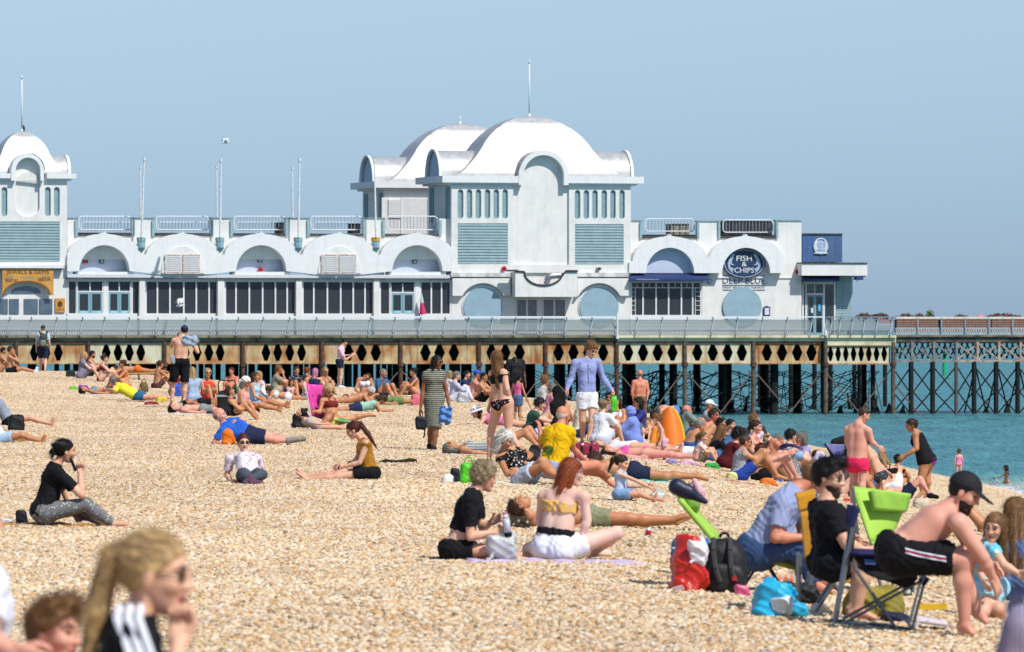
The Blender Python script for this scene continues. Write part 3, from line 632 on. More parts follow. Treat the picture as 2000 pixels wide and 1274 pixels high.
# flagpoles on corbels
pole = M('white_flagpole', 'e8e8e8', .4)
for i, (x1, y1, x2, y2, cx) in enumerate([(274, 324, 281.5, 308, 277), (423, 325, 431.5, 311, 430.5), (571, 327, 585, 310, 583.5), (None, None, 731, 311, 735)]):
    nm = ['leftmost', 'second', 'third', 'fourth'][i]
    if x1:
        t = pier_empty('flagpole', U(x1, 2.5), 2.5, Zp(457, x1, 2.5), f'shorter white flagpole behind the parapet at the {nm} corbel', 'flagpole')
        MB().bar(q(x1 + 1, 457, 2.5), q(x1, y1 + 3, 2.5), .055, 8, .04).build('pole', pole, t); MB().bar(q(x1, y1 + 4, 2.5), q(x1, y1, 2.5), .075, 8).build('truck', pole, t)
    t = pier_empty('flagpole', U(x2, -.5), -.5, Zp(465, x2, -.5), f'taller white flagpole standing on the {nm} wall corbel', 'flagpole')
    MB().bar(q(cx - .5, 464, -.5), q(x2, y2 + 3, -.5), .065, 8, .045).build('pole', pole, t); MB().bar(q(x2, y2 + 5, -.5), q(x2, y2, -.5), .085, 8).build('truck', pole, t)
    t = pier_empty('corbel', U(cx, 0), 0, Zp(478, cx), f'pale blue octagonal corbel under the {nm} flagpole' + (' with yellow rim' if i == 3 else ''), 'corbel')
    bm_ = M('corbel_blue', '8fb2ba', .6, var=.1)
    z = lambda y: Zp(y, cx, -.4); u = U(cx, -.4)
    MB().bar((u, -.25, z(471)), (u, -.25, z(464)), .27, 8).build('cap', M('yellow_paint', 'd8a63a', .6) if i == 3 else bm_, t)
    MB().bar((u, -.25, z(484)), (u, -.25, z(471)), .24, 8).build('block', bm_, t); MB().bar((u, -.2, z(495)), (u, -.25, z(484)), .04, 8, .27).build('taper', bm_, t)
# roof-top crowd barriers
def barrier(x0, x1, y0, y1, w, lab, dark=False):
    t = pier_empty('roof_barrier', U((x0 + x1) / 2, w), w, Zp(y1 + 4, x0, w), lab, 'barrier', 'barriers along the roof edge')
    P_ = lambda x, y: (U(x, w), w, Zp(y, x, w)); r = 6
    lp = arcpx(x0 + r, y0 + r, r, r, 180, 90, 4) + arcpx(x1 - r, y0 + r, r, r, 90, 0, 4) + arcpx(x1 - r, y1 - r, r, r, 0, -90, 4) + arcpx(x0 + r, y1 - r, r, r, -90, -180, 4)
    lp.append(lp[0]); MB().path([P_(*p_) for p_ in lp], .035).build('frame', railw, t)
    n_ = int((x1 - x0) / 6.2)
    for i in range(1, n_): x = x0 + (x1 - x0) * i / n_; MB().bar(P_(x, y0), P_(x, y1), .019, 4).build('bar', M('barrier_bar_grey', '929da4', .5), t)
    return t
for i, (a_, b_) in enumerate([(154, 256), (305, 407), (457, 557), (607, 706), (756, 854)]):
    nm = ['first', 'second', 'third', 'fourth', 'fifth'][i]
    barrier(a_, b_, 423, 449, .95, f'white tubular barrier in the {nm} parapet gap of the arcade roof from the left')
    if i < 4: barrier(a_ + 4, b_ - (0 if i < 2 else 14), 434.5, 450, 4.2, f'smaller white barrier set back behind the {nm} parapet gap of the arcade')
barrier(1260, 1356, 428, 452, .95, 'white tubular barrier in the left parapet gap of the restaurant roof')
barrier(1412, 1509, 430, 454, .95, 'white tubular barrier in front of the dark box on the restaurant roof')
def roofbox(x0, x1, y0, y1, w, col, lab):
    t = pier_empty('roof_box', U((x0 + x1) / 2, w), w, Zp(y1, x0, w), lab, 'roof equipment')
    MB().bpx(x0, x1, y0, y1, w, w + 1).build('casing', col, t); MB().bpx(x0 - .6, x1 + .6, y0 - 1.5, y0, w - .05, w + 1.05).build('lid', black, t)
    for k in range(3):
        xx = x0 + (x1 - x0) * (k + .5) / 3; MB().bpx(xx - .5, xx + .5, y0, y1, w - .03, w - .001).build('batten', black, t)
roofbox(1412, 1508, 433, 460, 1.5, M('charcoal_panel', '33363c', .7, var=.1), 'charcoal plant box behind the right restaurant barrier')
roofbox(1310, 1346, 439, 460, 2, M('mottled_stone_board', 'a39d90', .9, var=.3, scale=6, col2='5b564d'), 'mottled grey board box behind the left restaurant barrier')
roofbox(544, 556, 436, 456, 2, M('charcoal_panel', '33363c'), 'small dark box at the right of the third roof gap'); roofbox(687, 704, 438, 456, 2, M('charcoal_panel', '33363c'), 'dark pair of boxes at the right of the fourth roof gap')
# ---- restaurant wing
Rw = pier_empty('restaurant_wing', U(1397), .3, ZD, 'white restaurant wing with two arches right of the large tower', 'building')
top = [(1228.5, 432), (1254, 432), (1254, 464), (1362, 464), (1362, 433), (1407, 433), (1407, 465), (1516, 465), (1516, 432), (1565.5, 431)]
rx1 = 1565.5
MB().ppx(top + [(rx1, 655), (1371, 655), (1371, 548), (1228.5, 548)], .3, .7).build('wall', white, Rw)
MB().bpx(1229, rx1, 460, 655, 8.5, 8.8).build('rear_wall', white, Rw); MB().box((U(rx1) - .3, .7, ZD), (U(rx1) - .01, 8.5, Zp(465, rx1))).build('side_wall', white, Rw)
m = MB()
for a_, b_ in zip(top[:-1], top[1:]):
    if abs(a_[1] - b_[1]) < 3 and a_[1] < 440: m.bpx(a_[0] - 1, b_[0] + 1, a_[1] - 2, a_[1], .24, .75)
m.build('parapet_coping', M('aged_coping', '8fa3a4'), Rw)
for a_, b_ in ((1254, 1362), (1407, 1516)):
    MB().bpx(a_, b_, 461, 466, .22, 1.1).build('notch_sill', M('dark_roof_felt', '4b4a48'), Rw)
    for x0, x1 in ((a_ - 4, a_), (b_, b_ + 4)): MB().bpx(x0, x1, 434, 466, .18, .299).build('notch_edging', M('pale_green_paint', '93b3b6'), Rw)
MB().bpx(1229, rx1, 459, 463, 1.1, 8.5).build('roof', M('dark_roof_felt', '4b4a48'), Rw)
poly = [(1229, 512), (1236, 510)]
for cx in (1309, 1457.6):
    poly += [(cx + 73 * math.cos(R(a_)), 511 - 49 * math.sin(R(a_)) ** .9) for a_ in (172, 162, 150, 138, 126, 114, 104, 97)] + [(cx - 3, 461), (cx, 457), (cx + 3, 461)] + [(cx + 73 * math.cos(R(a_)), 511 - 49 * math.sin(R(a_)) ** .9) for a_ in (83, 76, 66, 54, 42, 30, 18, 8)]
poly += [(1531, 512), (1531, 533.5), (1504.5, 533.5)] + arcpx(1457.6, 533.5, 47, 49.5, 0, 180, 20)[1:-1] + [(1410.6, 533.5), (1356, 533.5)] + arcpx(1309, 533.5, 47, 49.5, 0, 180, 20)[1:-1] + [(1262, 533.5), (1229, 533.5)]
MB().ppx(poly, -.3, .299).build('arch_band', white2, Rw)
MB().ppx([(1357, 534)] + arcpx(1309, 534, 48, 50.5, 0, 180, 20) + [(1261, 534)], .27, .299).build('arch_infill', lilac, Rw)
MB().bpx(1384, rx1, 541.5, 543.5, .22, .299).build('string_course', white2, Rw)
MB().ppx(arcpx(1450, 599, 38, 38, 0, 350, 36), .17, .299).build('round_panel', disc_blue, Rw)
# glazed shopfront
bw = MB()
xsb = [1233, 1256, 1281.5, 1306, 1331, 1353, 1369]
for x in xsb: bw.bpx(x - 1.3, x + 1.3, 552, 617, -.02, .12)
bw.bpx(1233, 1370, 549.5, 552.5, -.05, .12).bpx(1233, 1370, 561.5, 563, -.02, .1).bpx(1231, 1371, 615.5, 655, -.06, .2)
for xx in (1244, 1268.5, 1294, 1318.5, 1342): bw.bpx(xx - .5, xx + .5, 552.5, 561.5, 0, .1)
for yy in (570, 579, 588, 597, 606):
    bw.bpx(1233, 1241, yy - .5, yy + .5, 0, .1).bpx(1358, 1369, yy - .5, yy + .5, 0, .1)
bw.bpx(1240.5, 1241.5, 563, 615.5, 0, .1).bpx(1357.5, 1358.5, 563, 615.5, 0, .1)
bwo = bw.build('shopfront_window', white2, Rw)
for a_, b_ in zip(xsb[:-1], xsb[1:]): pane(a_ + 1.3, b_ - 1.3, 552.5, 615.5, bwo, .05)
MB().box((U(1229), 4, ZD), (U(1371), 4.1, Zp(548, 1300))).build('back_wall', M('dim_interior_pale', '6a6d70', .9, var=.3, scale=1.5, col2='3c3d42'), Rw)
for sx, xx in ((1, 1242), (-1, 1357)):
    MB().path([(U(xx + sx * 14 * math.sin(R(a_)), .1), .1, Zp(581 - 16 * (1 - math.cos(R(a_))) * 0 - 16 * math.sin(R(a_)) , xx, .1)) for a_ in range(0, 91, 15)], .02).build('fretwork_bracket', white2, bwo)
MB().bpx(1233, 1370, 552, 553, 3, 3.4).build('ceiling_beam', M('dim_interior_pale', '6a6d70'), Rw)
def awning(x0, x1, y0, y1, w, lab, txt=None):
    t = pier_empty('awning', U((x0 + x1) / 2, w), w, Zp(y0, x0, w), lab, 'awning'); cx = (x0 + x1) / 2
    d = 1.0; z = lambda y: Zp(y, cx, w - d)
    u0, u1 = U(x0, w - d), U(x1, w - d); U0, U1 = U(x0 - 1, w), U(x1, w)
    MB().add([(U0, w, Zp(y0, cx, w)), (U1, w, Zp(y0, cx, w)), (u1, w - d, z(y1 - 4.5)), (u0, w - d, z(y1 - 4.5)), (U0, w, Zp(y0, cx, w) - .06), (U1, w, Zp(y0, cx, w) - .06), (u1, w - d, z(y1 - 4.5) - .05), (u0, w - d, z(y1 - 4.5) - .05)], [(3,2,1,0), (4,5,6,7), (0,4,7,3), (1,2,6,5)]).build('canopy', navy, t)
    MB().box((u0, w - d - .03, z(y1)), (u1, w - d, z(y1 - 4.5))).build('valance', navy, t)
    MB().box((U0 - .1, w - .1, Zp(y0 + 2, cx, w)), (U1 + .1, w, Zp(y0 - 1, cx, w))).build('cassette', M('dark_navy', '18264a', .5), t)
    for uu in (u0 + .1, u1 - .1): MB().bar((uu, w - .05, Zp(y1 + 3, cx, w)), (uu, w - d, z(y1 - 4)), .02).build('arm', black, t)
    if txt: textpx(txt, x0 + 13, x0 + 57, y1 - 4, y1 - 1, w - d - .045, white2, t)
    return t
awning(1230, 1383, 534.5, 548.5, .25, 'long navy awning over the glazed restaurant front', 'www.deepbluerestaurants.com')
# signs
S = pier_empty('restaurant_sign', U(1453.5, .2), .2, Zp(540, 1453, .2), 'oval navy FISH & CHIPS sign with two fish above DEEP BLUE lettering', 'sign')
MB().ppx(arcpx(1453.5, 515, 40.5, 28.8, 0, 352, 44), .08, .16).build('oval_board', navy_s, S)
MB().ppx(arcpx(1453.5, 515, 38.6, 27, 0, 352, 44), .065, .079, [arcpx(1453.5, 515, 37.8, 26.3, 0, 352, 44)]).build('oval_line', white2, S)
fishm = M('sign_silver_blue', 'a9bccd', .5, var=.1, scale=9)
textpx('FISH', 1438.5, 1468.5, 499.5, 510, .05, white2, S); textpx('&', 1449, 1458.5, 512, 520.5, .05, white2, S); textpx('CHIPS', 1434.5, 1472.5, 523, 533, .05, white2, S)
for sx in (-1, 1):
    body = [(1453.5 + sx * (27 + dx), 515 + dy) for dx, dy in ((-7.5, -19), (-5, -19.5), (-2.5, -16), (-1.5, -10), (-2.5, -3), (-5, 3), (-2, 6), (3, 9), (-3, 8.5), (-5, 7), (-7, 12), (-7.5, 17), (-10, 12), (-8.5, 5), (-10.5, -1), (-14, -2), (-10, -6), (-8.5, -12), (-10, -15))]
    body = [(1453.5 + sx * v_, 515 + w__) for v_, w__ in ((17.5, -18), (21, -19.5), (24.5, -17), (29, -9), (32, 0), (31, 8), (28, 13), (21.5, 20), (23, 14), (18, 11), (23, 9), (27, 6), (28, 0), (24, 3), (18, 3), (24, 0), (24, -6), (21, -12))]
    MB().ppx(body if sx < 0 else body, .055, .078).build('fish', fishm, S)
for y in (538.5, 557.0, 566.5): MB().bpx(1411 + (0 if y < 560 else 1), 1494.5, y - .45, y + .45, .26, .299).build('rule', navy_s, S)
textpx('DEEP BLUE', 1411.5, 1494.5, 543, 554, .27, navy_s, S); textpx('GREAT BRITISH RESTAURANTS', 1411, 1493.5, 559.3, 563.6, .27, navy_s, S)
t = pier_empty('menu_board', U(1498), .28, Zp(608, 1498), 'small navy framed menu case on the white wall right of the round panel', 'menu board')
MB().ppx([(1491.8, 617.5), (1491.8, 600), (1498, 597.5), (1504.2, 600), (1504.2, 617.5)], .18, .29).build('frame', navy_s, t); MB().bpx(1493.8, 1502.2, 602, 615, .165, .179).build('page', M('paper_lilac', 'dcdcf0', .5), t)
t = pier_empty('round_sign', U(1387), .28, Zp(550, 1387), 'tiny round white badge sign beside the awning end', 'sign')
MB().ppx(arcpx(1387, 550, 4.4, 4.8, 0, 340, 18), .22, .29).build('rim', navy_s, t); MB().ppx(arcpx(1387, 550, 3.4, 3.8, 0, 340, 18), .205, .219).build('face', white2, t); textpx('5', 1385.5, 1388.5, 547.5, 552.5, .2, navy_s, t)
# ---- blue kiosk end
K = pier_empty('kiosk', U(1615, .6), .6, ZD, 'end kiosk with navy rooftop box, white canopy and pale green clapboard side', 'building')
ku0, ku1 = U(1567.5, .6), U(1645, .6)
MB().box((ku0, .62, Zp(512, 1600)), (ku1, 5, Zp(458, 1600))).build('rooftop_box', M('kiosk_backing', '2f4a78', .7), K)
for i, (a_, b_) in enumerate(((1567.5, 1575), (1575.3, 1587), (1587.3, 1601), (1601.3, 1616), (1616.3, 1631), (1631.3, 1645))):
    MB().bpx(a_, b_, 458.5, 512, .57, .62).build('blue_panel', M('navy_peeling', '3f5f8f', .6, var=.1, scale=1.5, col2='8fa3be', cov=.74) if i < 2 else navy_k, K)
MB().bpx(1566, 1646.5, 456, 458.3, .5, 5).build('box_capping', dirt_and_shade, K)
MB().bpx(1565.8, 1694, 515.5, 538.5, -.6, 4.2).build('canopy', white, K); MB().bpx(1565.8, 1694.6, 513, 515.4, -.66, 4.25).build('canopy_capping', dirt_and_shade, K)
MB().bpx(1567, 1632, 539, 655, .85, 1.0).build('front_wall', white2, K)
MB().box((U(1632, .7), 1.0, ZD), (U(1666, .7), 4, Zp(539, 1650))).build('wall_core', blue_gr, K)
for i in range(22):
    y = 540 + i * 5.2
    for a_, b_ in ((1633, 1645), (1645.4, 1665.6)): MB().bpx(a_, b_, y, y + 4.5, .93, .999).build('clapboard', clap, K)
kd = MB().bpx(1567, 1570, 555, 625, .74, .84).bpx(1573, 1575.5, 555, 655, .74, .84).bpx(1608, 1611, 555, 655, .74, .84).bpx(1629, 1632, 552, 655, .74, .84).bpx(1570, 1632, 551, 555, .72, .84).bpx(1575, 1608, 573, 576, .74, .84).bpx(1590.5, 1592, 555, 573, .74, .84).build('door_frame', white2, K)
for a_, b_, c_, d_ in ((1570, 1573, 556, 640), (1575.5, 1590.4, 555.5, 573), (1592, 1608, 555.5, 573), (1611, 1629, 556, 640)): MB().bpx(a_, b_, c_, d_, .78, .8).build('pane', dark_glass, kd)
for a_, b_ in ((1575.7, 1591), (1591.6, 1607.8)):
    dd = MB().ppx([(a_, 576.5), (b_, 576.5), (b_, 655), (a_, 655)], .74, .82, [[(a_ + 2.5, 579), (b_ - 2.5, 579), (b_ - 2.5, 650), (a_ + 2.5, 650)]]).build('door', door_blue, K); MB().bpx(a_ + 2.5, b_ - 2.5, 579, 650, .77, .79).build('pane', dark_glass, dd)
textpx('DEEP BLUE', 1577, 1606, 562, 567, .76, M('sign_green', '6fb3a8', .5), K)
for x0, x1, y0, y1, c_ in ((1598, 1603, 595, 608, '4fb0e0'), (1584, 1588, 602, 611, 'eeeeee')):
    tt = pier_empty('door_notice', U(x0, .7), .72, Zp(y1, x0, .7), 'small blue notice on the kiosk door' if c_[0] == '4' else 'small white notice on the kiosk door', 'notice'); MB().bpx(x0, x1, y0, y1, .715, .73).build('sheet', M('notice_' + c_, c_, .5), tt); MB().bpx(x0 + 1, x1 - 1, (y0 + y1) / 2 - .6, (y0 + y1) / 2 + .6, .705, .714).build('print', white2 if c_[0] == '4' else navy_s, tt)
awning(1568, 1640, 539, 549, .7, 'short navy awning over the kiosk door'); awning(1668, 1686, 539, 547, 2.2, 'narrow navy awning at the far right of the kiosk canopy')
t = pier_empty('round_logo_sign', U(1603, .5), .5, Zp(481, 1603, .5), 'round white fish and chips logo on the navy rooftop box', 'sign')
MB().ppx(arcpx(1603.5, 481, 14, 16, 0, 350, 30), .48, .56, [arcpx(1603.5, 481, 12.4, 14.2, 0, 350, 30)]).build('ring', white2, t)
MB().ppx(arcpx(1603.5, 481, 12.3, 14.1, 0, 350, 30), .53, .56).build('disc', M('logo_pale_blue', '9fb4d2', .5), t)
for sx in (-1, 1): MB().ppx([(1603.5 + sx * v_ * .36, 480 + w__ * .55) for v_, w__ in ((17.5, -18), (21, -19.5), (24.5, -17), (29, -9), (32, 0), (31, 8), (28, 13), (21.5, 20), (23, 14), (18, 11), (23, 9), (24, 0), (24, -6), (21, -12))], .5, .529).build('fish', white2, t)
textpx('FISH', 1598, 1609, 473, 477, .5, white2, t); textpx('&', 1602, 1605, 478.5, 482, .5, white2, t); textpx('CHIPS', 1597, 1610, 484, 488.5, .5, white2, t); MB().bpx(1591, 1617, 493.5, 495.5, .46, .52).build('banner', white2, t)
# ================================================================ deck, girders, railing, piles
WF = -4.0
ZDK = Zp(656, 1000, WF)
DK = pier_empty('pier_deck', U(900, WF), WF, ZDK, 'long pier deck with cream edge moulding on rusty pierced girders', 'pier')
XE = 1745
MB().box((U(-60, WF), WF + .05, ZDK - .35), (U(XE, WF), 36, ZDK)).build('deck_slab', conc, DK)
for x0, x1, a_, mt in ((-60, 500, 0, conc), (500.5, 1204, 0, conc), (1204.5, 1614, 0, mould), (1614.5, 1751, -.35, mould)):
    MB().bpx(x0, x1, 655, 660, WF - .35 + a_, WF + .04).build('edge_moulding', mould if x0 > 1100 else M('dull_moulding', '8f8468', .85, var=.2, scale=1.4, col2='5c5240', bump=.02), DK)
    MB().bpx(x0 + 1, x1 - 1, 660.2, 667 if a_ == 0 else 675, WF - .18 + a_, WF + .04).build('edge_beam', mt, DK)
MB().box((U(-60, WF), 1.5, Zp(709, 1000, 1.5)), (U(1738, 1.5), 1.9, ZDK - .36)).build('joist', iron, DK)
MB().box((U(-60, WF), WF + .4, Zp(676, 1000, WF)), (U(1738, WF), WF + .6, ZDK - .36)).build('joist', iron, DK)
cols = [-30, 30, 171, 320, 473, 627, 781, 934, 1064, 1203, 1336, 1470, 1607, 1739]
dia = {(-30, 30): [], (30, 171): [67, 90, 114], (171, 320): [207.5, 230.5, 252.5, 275], (320, 473): [362, 385, 408, 430], (473, 627): [519.5, 542.5, 566, 589], (627, 781): [681, 706, 734], (781, 934): [831, 858.5, 886.7],
       (934, 1064): [960, 987, 1015], (1064, 1203): [1091, 1120, 1149, 1178], (1203, 1336): [1227, 1256, 1284.6, 1313.4], (1336, 1470): [1362, 1392, 1421, 1449], (1470, 1607): [1498, 1527.5, 1557, 1585], (1607, 1739): [1622, 1637, 1652, 1667, 1682, 1697, 1712, 1727]}
for (a_, b_), ds in dia.items():
    off = -.35 if a_ > 1600 else 0; w = 6.0 if a_ > 1600 else (10.5 if a_ > 600 else 9)
    y0, y1 = (675, 712) if off else (669, 711); yc = 691.5 if off else 689; hh = 14 if off else 16
    hs = [[(d - w * .35, yc - hh), (d + w * .35, yc - hh), (d + w, yc), (d + w * .35, yc + hh), (d - w * .35, yc + hh), (d - w, yc)] for d in ds]
    if a_ == 30: hs = hs[:]
    g_ = MB().ppx([(a_ + 3, y0), (b_ - 3, y0), (b_ - 3, y1), (a_ + 3, y1)], WF - .1 + off, WF - .04 + off, hs).build('girder_panel', [rust, rust2][(a_ > 1180 and a_ != 1470) or a_ in (171,)], DK)
    MB().bpx(a_ + 3, b_ - 3, y1 - 2.5, y1, WF - .2 + off, WF - .101 + off).build('flange', rust, g_)
    MB().bpx(a_ + 3, b_ - 3, y0, y0 + 2, WF - .2 + off, WF - .101 + off).build('flange', rust_w, g_)
def cpx(x, w, y=812): return (U(x, w), w)
pn = MB
for i, x in enumerate(cols):
    off = -.35 if x > 1600 else 0; u = U(x, WF); zt = Zp(668, x, WF)
    c_ = MB().bar((u, WF - .15 + off, WATER - 2), (u, WF - .15 + off, zt), .145, 10, .13).build('column', grey_col if x > 1250 else rust_w, DK)
    MB().bar((u, WF - .15 + off, Zp(716, x, WF)), (u, WF - .15 + off, Zp(708, x, WF)), .2, 10).build('collar', rust_w, c_)
# tie rods between front columns
for i in range(5, len(cols) - 1):
    xa, xb = cols[i], cols[i+1]; xm = (xa + xb) / 2 + 4
    for x0 in (xa, xb): MB().bar((U(x0, WF), WF - .1, Zp(722, x0, WF)), (U(xm, WF), WF - .1, Zp(806, xm, WF)), .035, 5).build('tie_rod', M('light_tie_rod', '7d6a58', .8), DK)
# inner pile rows with cross bracing
random.seed(4)
rowsw = [-2.2, 4, 11, 19, 27, 34]
npile = 0
for ri, w in enumerate(rowsw):
    u = U(60, w) + ri * .73 + random.random() * .3; xs_ = []
    while u < U(1736, w): xs_.append(u); u += (4.3 if ri % 3 else 3.1) if u > U(1150) else 2.1
    for j, u in enumerate(xs_):
        r = .15 + .11 * ((j * 7 + ri * 3) % 4 == 0)
        MB().bar((u, w, WATER - 2.5), (u, w, ZDK - .36), r, 8).build('pile', iron, DK); npile += 1
    br = MB()
    z1 = Zp(722, 1400, w); z2 = Zp(808, 1400, w)
    for a_, b_ in zip(xs_[:-1], xs_[1:]):
        if a_ < U(1000) or ri not in (0, 1, 2, 4): continue
        zm = (z1 + z2) / 2
        for p0, p1 in ((z1, zm), (zm, z2)):
            br.bar((a_, w + .1, p0), (b_, w + .1, p1), .032, 4); br.bar((a_, w - .1, p1), (b_, w - .1, p0), .032, 4)
    o = br.build('cross_bracing', iron, DK); tag(o, kind='stuff')
br = MB()
for k in range(60):
    x = 1190 + random.random() * 540; wa = random.choice(rowsw[:4]); u = U(x, wa); s_ = random.choice((-1, 1))
    br.bar((u, wa, Zp(725, x, wa)), (u + s_ * (.5 + 1.1 * random.random()), wa + 3, Zp(800, x, wa)), .03, 4)
    if k % 3 == 0: br.bar((u + .3, wa, WATER - .2), (u + .3 + .2 * s_, wa, WATER + .5 + random.random() * .6), .16, 5, .05)
tag(br.build('loose_bracing', iron, DK), kind='stuff')
# ---- narrower right-hand deck on lattice girders
D2 = pier_empty('pier_deck', U(1870, WF), WF, ZDK, 'narrower right end of the pier deck carried on open lattice trusses', 'pier')
XR = 2080
MB().box((U(1746, WF), WF + .2, ZDK - .3), (U(XR, WF), 5, ZDK)).build('deck_slab', conc, D2)
MB().bpx(1752, XR, 654.5, 658, WF - .2, WF + .19).build('edge_moulding', conc, D2); MB().bpx(1751, XR, 658.2, 668, WF - .05, WF + .19).build('edge_beam', M('stained_dark_beam', '6f6b5d', .9, var=.3, scale=1.5, col2='34332e'), D2)
st = M('grey_steel', '8b8a88', .7, var=.15, scale=4, col2='6b625a'); st2 = M('rusty_steel', '94705c', .8, var=.3, scale=4, col2='b9aea2')
nodes = [1741, 1781, 1824, 1868, 1909, 1951, 1993, 2035]
Pt = lambda x, y, w=WF: (U(x, w), w, Zp(y, x, w))
for fw, mats in ((WF, (st, st2)), (WF + 8.5, (iron, iron))):
    for i, x in enumerate(nodes[:-1]):
        xn = nodes[i + 1]; mt = mats[0] if x < 1860 else mats[1]; dx = 0
        MB().bar(Pt(x + 1, 671, fw), Pt(xn, 703, fw), .06, 4).build('truss_diagonal', mt, D2); MB().bar(Pt(x + 1, 703, fw + .1), Pt(xn, 671, fw + .1), .06, 4).build('truss_diagonal', mt, D2)
        MB().bar(Pt(xn, 668, fw), Pt(xn, 706, fw), .10, 4).build('truss_post', mt, D2); MB().bar(Pt(x, 705.5, fw), Pt(xn, 705.5, fw), .085, 4).build('bottom_chord', mt, D2)
        MB().bar(Pt(x, 669, fw), Pt(xn, 669, fw), .07, 4).build('top_chord', iron, D2)
for fw in (WF + 3, WF + 6):
    m = MB()
    for k in range(30): 
        x = 1745 + k * 11; m.bar(Pt(x, 671, fw), Pt(x + 14, 700, fw), .05, 4); m.bar(Pt(x + 14, 671, fw), Pt(x, 700, fw), .05, 4)
    tag(m.build('under_deck_bracing', iron, D2), kind='stuff')
pil = [(1780, 0, iron, .15), (1822, 0, iron, .15), (1868, 0, grey_col, .11), (1903, 0, iron, .145), (1946, 0, iron, .145), (1988, 0, iron, .145), (2030, 0, iron, .145)]
for x, o_, mt, r in pil: MB().bar((U(x, WF), WF + .05, WATER - 2), (U(x, WF), WF + .05, Zp(706, x, WF)), r, 10).build('pile', mt, D2)
pts_ = [1741] + [p_[0] for p_ in pil]
for a_, b_ in zip(pts_[:-1], pts_[1:]):
    for y0, y1 in ((718, 768), (764, 808)):
        MB().bar(Pt(a_ + 2, y0), Pt(b_ - 2, y1), .045, 5).build('brace', iron, D2); MB().bar(Pt(a_ + 2, y1, WF + .2), Pt(b_ - 2, y0, WF + .2), .045, 5).build('brace', iron, D2)
for x in (1905, 1948, 1990):
    for sx in (-1, 1): MB().bar(Pt(x - sx * 1, 712, WF + 2), Pt(x + sx * 22, 808, WF + 6), .05, 5).build('raking_pile', iron, D2)
m = MB()
for x, y in ((1712, 806), (1735, 800), (1762, 805), (1925, 806), (1966, 800), (1968, 806), (1640, 804), (1688, 806)): m.bar(Pt(x, 813, WF + 3), Pt(x + 2, y - 12, WF + 3), .28, 6, .05)
tag(m.build('weed_clumps', iron, D2), kind='stuff')
MB().bar(Pt(1740, 742), Pt(1797, 811), .05, 5).build('tie_rod', M('light_tie_rod', '7d6a58'), D2)
# ---- railing along the wide deck
RL = pier_empty('promenade_railing', U(850, WF), WF, ZDK, 'long curved grey promenade railing with panels along the pier edge', 'railing')
ztop = Zp(619.5, 1000, WF)
MB().box((U(-60, WF), WF - .05, ztop - .02), (U(1610, WF), WF + .05, ztop + .05)).build('top_rail', railw, RL)
MB().box((U(-60, WF), WF + .9, Zp(622.5, 1000) ), (U(1560, WF), WF + .96, Zp(620.5, 1000))).build('inner_rail', railw, RL)
pxs = []
x = 0.0
pst = [-52, 18, 60, 110, 160, 203, 251, 307, 362, 413, 464, 513, 564, 617, 670, 722, 770, 820, 868, 914, 960, 1006, 1057, 1105, 1155, 1204, 1243, 1292, 1341, 1391, 1439, 1488, 1536, 1584]
prof = [(0, 619.5), (1.5, 624), (.8, 630), (-2.2, 638), (-5, 645), (-6, 650), (-6, 656)]
def post(x, par, w=WF, sc2=1):
    z = lambda y: Zp(y, x, w); pr = [(U(x, w) + dx * .032, w - .13 + dx * .05 * sc2, z(y)) for dx, y in prof]
    MB().path(pr, .042, 5).build('post', railm, par)
sheet = M('hazy_perspex', 'a4b3b6', .35, var=.1, scale=2, col2='90a2a6'); 
sheetm = bpy.data.materials.new('hazy_clear_panel'); sheetm.use_nodes = True; _n = sheetm.node_tree.nodes; _l = sheetm.node_tree.links
_tr = _n.new('ShaderNodeBsdfTransparent'); _mx = _n.new('ShaderNodeMixShader'); _mx.inputs[0].default_value = .80; _b = _n['Principled BSDF']; _b.inputs['Base Color'].default_value = (.17, .215, .22, 1); _b.inputs['Roughness'].default_value = .9; _b.inputs['Specular IOR Level'].default_value = .1
_l.new(_tr.outputs[0], _mx.inputs[1]); _l.new(_b.outputs[0], _mx.inputs[2]); _l.new(_mx.outputs[0], _n['Material Output'].inputs[0])
def infill(x0, x1, par, w=WF):
    p_ = MB(); zz = lambda y: Zp(y, (x0 + x1) / 2, w)
    f = lambda x, y, dx: (U(x, w) + dx * .032, w - .06 + dx * .05, zz(y))
    rows = [(1.3, 625), (.8, 630), (-2.2, 638), (-4.6, 644.5)]
    vs = []
    for dx, y in rows: vs += [f(x0, y, dx), f(x1, y, dx)]
    p_.add(vs, [(2*i, 2*i+2, 2*i+3, 2*i+1) for i in range(3)])
    o = p_.build('panel', sheetm, par)
    b = MB()
    for dx, y in ((1.2, 625), (.3, 632), (-2.2, 638), (-4.8, 645)): b.bar(f(x0, y, dx + .5), f(x1, y, dx + .5), .018, 4)
    b.build('rail_bar', railm, par)
def castpanel(x0, x1, y0, y1, par, w):
    c_ = MB(); n_ = max(3, int((x1 - x0) / 4.6)); zz = lambda y: Zp(y, (x0 + x1) / 2, w)
    c_.box((U(x0, w), w, zz(y0 + 1)), (U(x1, w), w + .04, zz(y0))); c_.box((U(x0, w), w, zz(y1)), (U(x1, w), w + .04, zz(y1 - 1)))
    ym = (y0 + y1) / 2; h = (y1 - y0) / 2 - 1
    for i in range(n_):
        xm = x0 + (x1 - x0) * (i + .5) / n_
        lp = [(U(xm + 1.9 * math.cos(R(a_)), w), w + .02, zz(ym + h * math.sin(R(a_)))) for a_ in range(0, 361, 60)]
        c_.path(lp, .022, 4)
        xe = x0 + (x1 - x0) * i / n_
        c_.bar((U(xe, w), w + .02, zz(y0)), (U(xm, w), w + .02, zz(y1)), .022, 4)
    c_.build('cast_panel', lattice_w, par)
